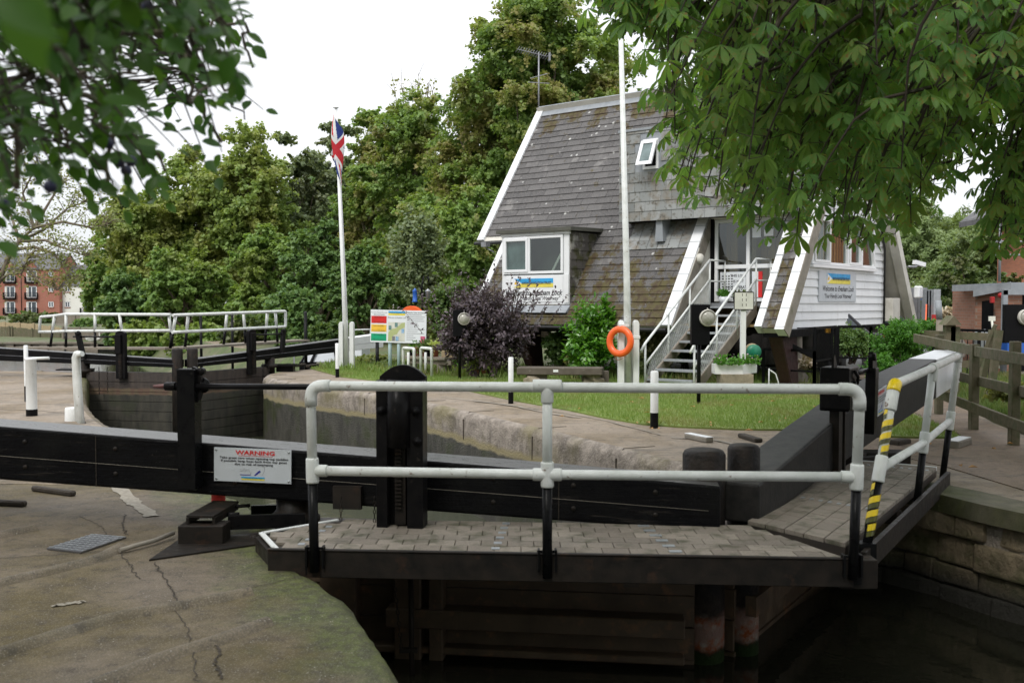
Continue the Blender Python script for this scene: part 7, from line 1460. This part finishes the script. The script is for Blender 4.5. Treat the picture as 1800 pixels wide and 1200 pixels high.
W(955, -14, 150, 42, 'sycamore_leaf', 'tallest sycamore rising behind the slate roof with brown seed clusters', 64000, .19, bottom=.36, clumps=110, clump_r=1.0, squash=.5, trunk_r=.34, barkm='bark', name='sycamore_tree')
W(865, 92, 105, 44, 'sycamore_leaf', 'sycamore with left spreading limbs beside the tallest one', 34000, .18, bottom=.15, clumps=70, clump_r=.95, trunk_r=.28, name='sycamore_tree')
W(1070, 95, 85, 46, 'sycamore_leaf', 'sycamore crown behind the white flagpole top and ridge', 20000, .19, bottom=.4, clumps=44, sparse=.75, trunk_r=.25, barkm='bark')
W(1500, 250, 130, 60, 'dark_leaf', 'dark tree behind the house gable under the chestnut leaves', 12000, .3, bottom=.1)
tree('willow_tree', 'pale green willow behind the shipping container', (At(1640, 600, 46).x, 46, 0), At(1640, 335, 46).z, 2.9, 'willow_leaf', n=44000, leaf=.27, clumps=60, tmpl=SLIM, bottom=.0, squash=.8, clump_r=1.1)
tree('willow_tree', 'pale green willow directly left of the orange brick building', (At(1735, 600, 42).x, 42, 0), At(1735, 370, 42).z, 2.3, 'willow_leaf', n=36000, leaf=.26, clumps=50, tmpl=SLIM, bottom=.0, squash=.8, clump_r=.9)
tree('bushy_tree', 'small dark tree between the container and the brick shed', (At(1700, 600, 34).x, 34, 0), 3.3, 1.6, 'shrub_leaf', n=14000, leaf=.15, clumps=24, bottom=.0)
for i, (px, yt, Y, lab) in enumerate([(300, 360, 76, 'leftmost'), (390, 330, 78, 'second'), (480, 310, 78, 'third'), (570, 300, 77, 'fourth'), (650, 290, 70, 'fifth'), (740, 280, 62, 'rightmost')]):
    W(px, yt, 78, Y, 'dark_leaf', 'dark tree deep in the wood filling its gaps, '+lab+' of the back row', 9000, .42, bottom=.0, limbs=False)
for i, (x, y, h, r) in enumerate([(-9, -12, 13, 6.5), (2, -16, 14, 7), (12, -12, 13, 6.5), (-16, -3, 12, 5.5)]):  # unseen trees added to cut light from behind and darken reflections
    tree('broadleaf_tree', ['unseen tree added for shading behind the viewpoint, left', 'unseen tree added for shading behind the viewpoint, middle', 'unseen tree added for shading behind the viewpoint, right', 'unseen tree added for shading left of the viewpoint'][i]+' of the near lockside', (x, y, 0), h, r, 'dark_leaf', n=9000, leaf=.5, clumps=30, bottom=.05, trunk_r=.3, limbs=False)
# bare twiggy crowns
def bare(px, yt, Y, w_, label, n=26):
    g = At(px, 330, Y); root = thing('bare_tree', label, 'tree', (g.x, Y, 0)); m = MB(); t = At(px, 330, Y)
    m.tube([(g.x, Y, 0), (g.x, Y, t.z)], [.2, .1], 6)
    for k in range(n//2):
        a = Vector((g.x, Y, t.z-random.random()*1.2)); e = At(px+random.uniform(-w_, w_), yt+random.uniform(0, 90)*random.random(), Y+random.uniform(-1, 1)); mid = a.lerp(e, .5)+Vector((0, 0, .2))
        m.tube([a, mid, e], [.05, .028, .01], 4, False)
        for q in range(6): s = mid.lerp(e, random.random()); m.tube([s, s+Vector((random.uniform(-.5, .5), 0, random.uniform(.3, .9)))], [.018, .007], 3, False)
    m.build('trunk', 'far_bark', root); P = np.array([list(At(px+random.uniform(-w_, w_), yt+random.uniform(10, 150), Y)) for _ in range(420)]); leaves('foliage', 'sparse_leaf', P, rdir(420), rdir(420, .5), .16, QUAD, root)
bare(728, 128, 52, 40, 'nearly bare twiggy tree standing above the wood left of the sycamores')
# airy tree in front of the flats
root = thing('walnut_tree', 'airy spreading tree with curved dark limbs in front of the brick flats', 'tree', (At(-120, 600, 40).x, 40, .1)); m = MB(); tips = []
limbs = [[(-120, 620), (-60, 560), (0, 492), (14, 455), (34, 424), (60, 400)], [(34, 424), (20, 380), (-5, 350)], [(20, 440), (60, 434), (95, 445), (112, 468), (125, 490)], [(34, 424), (80, 422), (112, 436), (150, 450)], [(0, 492), (15, 482), (38, 480), (50, 452)], [(60, 400), (90, 350), (110, 320)], [(60, 400), (110, 390), (160, 400), (185, 395)], [(50, 470), (62, 488), (75, 498), (100, 510)], [(-5, 350), (10, 300), (30, 275)], [(60, 400), (40, 340), (60, 300)], [(34, 424), (75, 405), (120, 365), (150, 355)], [(-60, 560), (-40, 430), (-20, 330)]]
for j, L_ in enumerate(limbs):
    Y = 40+[0, 1, -.5, -1, -.5, 1, .5, -1, .8, -.6, 1.2, 1][j]*(1 if j else 0); pts = [At(x, y, 40+(Y-40)*i/max(1, len(L_)-1)) for i, (x, y) in enumerate(L_)]; r0 = .16 if j == 0 else .07
    m.tube(pts, [r0*(1-.7*i/(len(pts)-1)) for i in range(len(pts))], 6, False)
    for a, b_ in zip(pts[1:], pts[2:]+[pts[-1]]):
        for k in range(9):
            s = a.lerp(b_, random.random()); e = s+Vector((random.uniform(-.7, 1.0), random.uniform(-.5, .5), random.uniform(-.2, .7))); m.tube([s, s.lerp(e, .5)+Vector((0, 0, .1)), e], [.02, .014, .006], 4, False); tips += [s.lerp(e, random.uniform(.4, 1.1)) for _ in range(4)]
m.build('trunk', 'far_bark', root); T = np.array([list(t) for t in tips]); n_ = 4800; P = T[rng.integers(0, len(T), n_)]+rng.normal(size=(n_, 3))*.2; leaves('crown', 'sparse_leaf', P, rdir(n_), rdir(n_, .6), .09*(.6+.8*rng.random(n_)), QUAD, root)
# hedges and understorey
def S(px, yc, Y, hwpx, hhpx, mat, n, leaf, name, label, tmpl=QUAD, dz=.8, **k):
    c = At(px, yc, Y); rx, rz = hwpx/FOC*Y, hhpx/FOC*Y; return shrub(name, label, (c.x, Y, max(c.z, rz*.8 if Y < 30 else -9)), rx, rx*dz, rz, mat, n, leaf, tmpl, **k)
S(60, 563, 110, 48, 16, 'shrub_leaf', 5000, .3, 'hedge', 'green hedge bush in front of the brick flats', upright=.2)
S(150, 572, 92, 26, 12, 'dark_leaf', 3000, .3, 'hedge', 'dark ivy clump at the end of the pale fence')
S(250, 600, 50, 55, 40, 'ash_leaf', 9000, .2, 'bush', 'fresh green bush behind the mitre of the far gates, left side')
S(345, 600, 44, 60, 36, 'ash_leaf', 9000, .18, 'bush', 'fresh green bush behind the far right gate rails')
S(440, 590, 40, 60, 42, 'shrub_leaf', 9000, .17, 'bush', 'mid green bush behind the far right paddle gear', stem=False)
S(520, 560, 38, 50, 70, 'dark_leaf', 9000, .17, 'bush', 'dark bush left of the union flagpole base')
S(590, 600, 34, 50, 35, 'shrub_leaf', 7000, .14, 'bush', 'bush behind the union flagpole base', stem=False)
S(730, 480, 30, 62, 100, 'grey_leaf', 16000, .11, 'bush', 'pale willow leaved bush rising behind the information board', upright=.9)
S(790, 560, 27, 55, 60, 'shrub_leaf', 9000, .10, 'bush', 'bush between the board and the purple shrub')
PS = shrub('purple_shrub', 'large dark purple leaved shrub in front of the bay window', (At(856, 580, 21.5).x, 21.5, .98), 1.02, .8, 1.05, 'purple_leaf', 15000, .085, OVATE[:2], lumps=16, upright=.5)
nS = 46; b0 = np.column_stack([At(856, 580, 21.5).x+rng.normal(size=nS)*.55, 21.3+rng.normal(size=nS)*.3, 1.0+rng.random(nS)*.7]); P, D = [], []; m = MB()
for q in b0:
    d = np.array([(q[0]-At(856, 580, 21.5).x)*.5+random.uniform(-.15, .15), random.uniform(-.15, .1), 1]); d /= np.linalg.norm(d); L_ = random.uniform(.4, .85); m.tube([Vector(q), Vector(q+d*L_)], [.008, .003], 3, False)
    for k in range(22): P.append(q+d*L_*k/21+rng.normal(size=3)*.012); D.append(rng.normal(size=3)*.8+d*.6)
m.build('twigs', 'twig', PS); leaves('foliage', 'purple_leaf', np.array(P), np.array(D), rdir(len(P), .8), .075, OVATE[:2], PS)
shrub('laurel_bush', 'glossy bright green laurel bush behind the timber bench', (At(1040, 590, 20.9).x, 20.9, .78), .66, .6, .86, 'laurel_leaf', 3600, .125, LAUREL[:2], upright=1.0, fill=.6, lumps=14)
LB_ = shrub('laurel_bush', 'tall leading shoots of laurel beside the bare flagpole', (At(1066, 560, 20.9).x, 20.9, 1.25), .14, .14, .55, 'laurel_leaf', 260, .12, LAUREL[:2], upright=1.6, lumps=3)
S(1150, 600, 20.9, 48, 62, 'shrub_leaf', 14000, .055, 'bush', 'dark small leaved bush between the bare flagpole and the stairs', dz=.7)
S(1205, 590, 22.3, 40, 60, 'dark_leaf', 9000, .06, 'bush', 'dark bush behind the stair rail under the roof')
S(1120, 560, 21.8, 30, 45, 'shrub_leaf', 6000, .05, 'bush', 'loose olive bush against the mossy slates')
S(985, 610, 22.5, 35, 30, 'dark_leaf', 6000, .07, 'bush', 'low bush beneath the house eave left of the laurel')
S(1010, 640, 21.3, 26, 16, 'sparse_leaf', 1500, .16, 'grass_clump', 'tall reedy plants behind the bench', tmpl=SLIM, stem=False, upright=2.5)
S(690, 648, 24.5, 40, 9, 'shrub_leaf', 2500, .08, 'bed_plants', 'low bedding plants below the information board', stem=False)
S(660, 640, 25.5, 40, 12, 'sparse_leaf', 2500, .09, 'bed_plants', 'scrubby plants under the far white beam end', stem=False)
S(812, 620, 23.8, 34, 26, 'fern_leaf', 3500, .07, 'bed_plants', 'leafy plants behind the potting table', stem=False)
S(1400, 640, 20.2, 40, 14, 'dry_leaf', 1600, .18, 'grass_clump', 'dry straw coloured grass beside the black gate', tmpl=SLIM, stem=False, upright=1.5)
S(1390, 600, 21.5, 14, 26, 'fern_leaf', 1600, .08, 'bush', 'small bright bush behind the maroon stilt')
S(1500, 605, 20.6, 42, 34, 'dark_leaf', 4500, .06, 'bush', 'broad leaved green bush in front of the silver car', tmpl=OVATE[:2])
S(1585, 615, 17.6, 55, 52, 'fern_leaf', 16000, .06, 'climbing_plant', 'feathery bright green climber on the fence by the right beam', tmpl=SLIM, upright=.8, lumps=16)
S(1550, 650, 17.0, 32, 26, 'fern_leaf', 7000, .06, 'climbing_plant', 'low feathery green growth behind the right paddle gear', tmpl=SLIM)
S(1640, 575, 18.5, 40, 16, 'fern_leaf', 3500, .06, 'climbing_plant', 'thin trailing greenery over the back fence', tmpl=SLIM)
S(1686, 572, 27, 42, 34, 'dry_leaf', 9000, .20, 'dead_shrub', 'pale dead twiggy shrub in front of the willow', tmpl=SLIM, upright=1.2)
S(1780, 690, 13.5, 50, 18, 'sparse_leaf', 2200, .07, 'bush', 'low scrub behind the timber fence at the right edge', stem=False)
# --- horse chestnut overhanging from the right
def palmate(Pp, A, Nn, L_):
    Pl, Dl, Nl, Sl, Tl = [], [], [], [], []
    A = norm(A); Sd = norm(np.cross(A, Nn)); Nu = norm(np.cross(Sd, A)); tone = rng.random(len(Pp))
    for ang, ln in ((0, 1.), (37, .95), (-37, .95), (74, .8), (-74, .8), (114, .55), (-114, .55)):
        t = math.radians(ang); D = A*math.cos(t)+Sd*math.sin(t)+np.array([0, 0, -.32])+rng.normal(size=A.shape)*.07
        keep = rng.random(len(Pp)) < (.96 if abs(ang) < 100 else .6)
        Pl.append(Pp[keep]); Dl.append(D[keep]); Nl.append((Nu+rng.normal(size=A.shape)*.22)[keep]); Sl.append((L_*ln)[keep]); Tl.append(np.clip(tone+rng.normal(size=len(Pp))*.12, 0, 1)[keep])
    return [np.concatenate(x) for x in (Pl, Dl, Nl, Sl, Tl)]
CH = thing('chestnut_tree', 'horse chestnut hanging over the right side with browned leaves and green conkers', 'tree', (8.6, 9.5, 0))
bound = [(1050, -20), (1062, 30), (1100, 75), (1135, 62), (1150, 120), (1172, 235), (1195, 330), (1215, 370), (1245, 385), (1290, 395), (1340, 405), (1375, 440), (1400, 420), (1440, 410), (1480, 445), (1520, 455), (1560, 425), (1610, 420), (1640, 370), (1665, 285), (1700, 240), (1740, 225), (1800, 215), (1900, 215)]
def yb_at(px):
    for (a, b_), (c, d) in zip(bound, bound[1:]):
        if a <= px <= c: return b_+(d-b_)*(px-a)/(c-a)
    return 240
def shoots(n, pick, jit=.4):
    PP, AA, NN = [], [], []; m = MB(); starts = []
    for _ in range(n):
        e = pick();
        if e is None: continue
        st = e+Vector((random.uniform(.1, .8), random.uniform(-.3, .3), random.uniform(.5, 1.1))); mid = st.lerp(e, .55)+Vector((-.06, 0, .16)); pts = [st, st.lerp(mid, .6)+Vector((0, 0, .05)), mid, mid.lerp(e, .55)+Vector((0, 0, .03)), e]
        m.tube(pts, [.013, .010, .008, .006, .004], 5, False); starts.append(st)
        for k in range(9):
            t = .15+.85*k/8; i = min(3, int(t*4)); p = pts[i].lerp(pts[i+1], t*4-i); side = Vector((random.uniform(-1, 1), random.uniform(-1, 1), random.uniform(-.1, .5))).normalized(); tip = p+side*random.uniform(.06, .17)+Vector((0, 0, .02))
            m.tube([p, tip], [.0035, .0025], 3, False); PP.append(tip); a = Vector((side.x, side.y, random.uniform(-.95, -.15))); AA.append(a); NN.append(Vector((side.x*.45, side.y*.45-.15, 1)))
    return m, np.array(PP), np.array(AA), np.array(NN), starts
def pick_in():
    for _ in range(60):
        px = random.uniform(1050, 1860); top_ = yb_at(px); py = -60+(top_+60)*random.random()**.75
        Y = random.choice([random.uniform(5.6, 7.5), random.uniform(7.2, 9.5), random.uniform(8.5, 12.5), random.uniform(9, 13)])
        if px < 1150: Y = random.uniform(6.5, 8.5)
        if py > top_-30 and Y < 6.2: continue
        e = At(px, py-8, Y)
        if px < 1250 and random.random() < .12: continue
        return e
m, P, A, N, st1 = shoots(580, pick_in)
m2, Pb, Ab, Nb, st2 = shoots(42, lambda: At(random.uniform(1735, 1840), random.uniform(270, 440), random.uniform(7.0, 9.5)))
m3, Pc, Ac, Nc, st3 = shoots(7, lambda: At(random.uniform(1640, 1735), random.uniform(250, 345), random.uniform(7.5, 10)))
P, A, N = np.vstack([P, Pb, Pc]), np.vstack([A, Ab, Ac]), np.vstack([N, Nb, Nc]); L_ = .105+.085*rng.random(len(P)); x = palmate(P, A, N, L_)
leaves('foliage', 'chestnut_leaf', x[0], x[1], x[2], x[3], CHEST[:2], CH, x[4], CHEST[2])
for q in (m, m2, m3): q.build('twigs', 'twig', CH)
# crown overhead and behind, out of the picture but shading the near lockside
def pick_out():
    for _ in range(50):
        e = Vector((random.uniform(-3.5, 12), random.uniform(-5, 8.5), random.uniform(4.3, 8.0))); 
        if e.y < .3 or (EYE-e.z)/e.y < -.40 or e.x/e.y > .58: return e
m, P, A, N, st4 = shoots(230, pick_out); L_ = .22+.1*rng.random(len(P)); x = palmate(P, A, N, L_); leaves('foliage', 'chestnut_leaf', x[0], x[1], x[2], x[3], CHEST[:2], CH, x[4], CHEST[2])
m.build('twigs', 'twig', CH)
m = MB(); tb = Vector((8.6, 9.5, 0)); m.tube([tb, tb+Vector((-.2, .1, 2.5)), tb+Vector((-.1, 0, 4.5)), tb+Vector((.2, 0, 8)), tb+Vector((.2, 0, 11))], [.42, .34, .3, .2, .06], 14)
hubs = [Vector(h) for h in ((6.4, 8.6, 4.6), (4.9, 8.2, 4.7), (3.4, 8.0, 4.9), (2.2, 7.8, 4.5), (5.6, 7.2, 4.6), (4.2, 6.6, 4.3), (6.0, 10.2, 5.2), (4.2, 10.5, 5.4), (2.8, 10.2, 5.5), (5.2, 5.0, 5.3), (3.0, 4.0, 5.8), (7, 3, 6), (0, 6.5, 6.6), (0, 1, 7), (4, 0, 7), (9, 5, 6.5))]
for i, h in enumerate(hubs): m.tube(curve_pts(tb+Vector((0, 0, 3.6+.25*(i % 7))), h, -.5, 6, .12), [.15*(1-.8*k/6) for k in range(7)], 8, False)
m.build('trunk', 'bark', CH); m = MB()
for s in st1+st2+st3+st4:
    h = min(hubs, key=lambda q: (q-s).length); m.tube(curve_pts(h, s, -.12, 4, .06), [.018, .014, .012, .010, .008], 5, False)
m.build('branches', 'bark', CH)
m = MB()
for (px, py, Y) in ((1652, 295, 6.3), (1661, 294, 6.35), (1390, 228, 6.8), (1640, 140, 7), (1462, 40, 8), (1255, 120, 7)):
    m.cut(); c = At(px, py, Y); m.lathe(c, [(.001, -.018), (.012, -.014), (.018, 0), (.012, .014), (.001, .018)], 12); m.tube([c+Vector((0, 0, .015)), c+Vector((.02, 0, .1))], .002, 4)
m.build('fruit', 'conker_fruit', CH)
# --- plum tree overhanging at the near left
PL_ = thing('plum_tree', 'plum tree branch with dark blue fruit hanging into the near left corner', 'tree', (-3.6, .6, 0))
pb = [(-40, 470), (0, 455), (30, 440), (60, 380), (110, 330), (150, 380), (190, 385), (240, 375), (285, 385), (300, 330), (330, 300), (380, 310), (420, 300), (450, 260), (470, 215), (450, 140), (455, 90), (440, 40), (470, 10), (500, -20)]
def plum_mask(px, py):
    c = False; poly = pb+[(500, -60), (-40, -60)]
    for i in range(len(poly)):
        (x1, y1), (x2, y2) = poly[i], poly[(i+1) % len(poly)]
        if (y1 > py) != (y2 > py) and px < (x2-x1)*(py-y1)/(y2-y1)+x1: c = not c
    holes = [(75, 145, 60, 48), (140, 245, 52, 42), (250, 330, 22, 20), (262, 215, 22, 20), (170, 10, 34, 16), (340, 300, 28, 20), (30, 250, 36, 16), (60, 330, 30, 22), (395, 225, 60, 16), (420, 170, 40, 14)]
    return c and not any(((px-a)/c_)**2+((py-b_)/d)**2 < 1 for a, b_, c_, d in holes)
PP, DD, NN, SS = [], [], [], []; m = MB(); st = []
cnt = 0
while cnt < 215:
    px, py = random.uniform(-30, 480), random.uniform(-40, 450)**1.0
    if not plum_mask(px, py) or random.random() > (1.15-.0017*py-.0004*px): continue
    Y = random.choice([random.uniform(1.5, 2.1), random.uniform(2.0, 3.2), random.uniform(2.6, 3.8), random.uniform(2.6, 3.8)]); e = At(px, py, Y); cnt += 1; sc = Y/2
    s = e+Vector((-random.uniform(.06, .2)*sc, random.uniform(-.05, .05), random.uniform(.06, .2)*sc)); mid = s.lerp(e, .5)+Vector((.015, 0, .02)); m.tube([s, mid, e], [.0035, .0025, .0015], 5, False); st.append(s)
    for k in range(7):
        t = k/6; p = s.lerp(mid, t*2) if t < .5 else mid.lerp(e, t*2-1); d = (e-s).normalized()*.6+Vector((random.uniform(-1, 1), random.uniform(-.7, .7), random.uniform(-.7, .7))); PP.append(p+d.normalized()*.008); DD.append(d); NN.append(Vector((random.uniform(-.5, .5), random.uniform(-1.3, -.2), .8))); SS.append(random.uniform(.034, .060)*(.85+.12*sc))
WIDE = leaflet_t([(0, .01), (.15, .2), (.4, .31), (.65, .27), (.88, .11), (1, .005)], .25, .12)
leaves('foliage', 'plum_leaf', PP, DD, NN, SS, WIDE[:2], PL_)
m.build('twigs', 'twig', PL_)
q = [((-30, -20), .7, (1, 0, -.6), .12), ((10, 10), .75, (.5, .2, -1), .11), ((50, -20), .8, (.3, 0, -1), .10)]
leaves('foliage', 'plum_leaf', [At(*a[0], a[1]) for a in q], [Vector(a[2]) for a in q], [Vector((.1, -1, .3)) for a in q], [a[3]*.5 for a in q], OVATE[:2], PL_)
m = MB(); tb = Vector((-3.6, .6, 0)); m.tube([tb, tb+Vector((.1, .1, 1.6)), tb+Vector((.3, .4, 3.4)), tb+Vector((.2, .6, 5))], [.17, .14, .09, .03], 10)
hubs = [At(*h) for h in ((40, 30, 2.4), (150, 60, 2.5), (110, 150, 2.3), (200, 230, 2.4), (300, 60, 2.6), (330, 180, 2.6), (390, 250, 2.8), (190, 320, 2.4), (10, 200, 2.2), (30, 330, 2.3), (445, 120, 2.9), (430, 40, 2.8), (290, 300, 2.6), (240, 130, 2.3), (90, 90, 1.9), (395, 160, 3.0), (330, 90, 3.2), (120, 260, 2.6), (430, 210, 3.2))]
for a, b_, r in ((None, 0, .02), (0, 1, .011), (0, 2, .010), (2, 3, .008), (1, 4, .009), (4, 5, .007), (5, 6, .006), (3, 7, .006), (None, 8, .012), (8, 9, .008), (4, 11, .006), (11, 10, .005), (3, 12, .005), (2, 13, .005), (0, 14, .005), (5, 15, .005), (4, 16, .005), (2, 17, .005), (15, 18, .004)):
    s = tb+Vector((.25, .35, 2.9)) if a is None else hubs[a]; m.tube(curve_pts(s, hubs[b_], -.02, 5, .02), [r*(1-.25*k/5) for k in range(6)], 6, False)
m.build('trunk', 'bark', PL_); m = MB()
for s in st:
    hs = sorted(hubs, key=lambda z: (z-s).length)[:2]; h = hs[0].lerp(hs[1], random.uniform(0, .45)); m.tube(curve_pts(h, s, -.01, 3, .012), [.003, .0025, .002, .0016], 4, False)
m.build('branches', 'twig', PL_); m = MB()
for (px, py, Y) in ((260, 12, 2.1), (190, 252, 2.2), (230, 283, 2.2), (210, 285, 2.25), (88, 328, 2.0), (6, 360, 2.0), (222, 300, 2.3)):
    m.cut(); c = At(px, py, Y); m.lathe(c, [(.001, -.013)]+[(.013*math.cos(a), .013*math.sin(a)) for a in (-1, -.5, 0, .5, 1)]+[(.001, .013)], 14)
m.build('fruit', 'plum_fruit', PL_)
# rest of the plum crown above and behind the camera
n_ = 9000; P = np.column_stack([rng.uniform(-8, 1.5, n_), rng.uniform(-5, 7.5, n_), rng.uniform(3.2, 6.2, n_)]); ok = (P[:, 1] < .3) | ((P[:, 2]-1.6)/np.maximum(P[:, 1], .01) > .42) | (np.abs(P[:, 0])/np.maximum(P[:, 1], .01) > .60); P = P[ok]; leaves('foliage', 'plum_leaf', P, rdir(len(P), -.3), rdir(len(P), 1), .16, OVATE[:2], PL_)
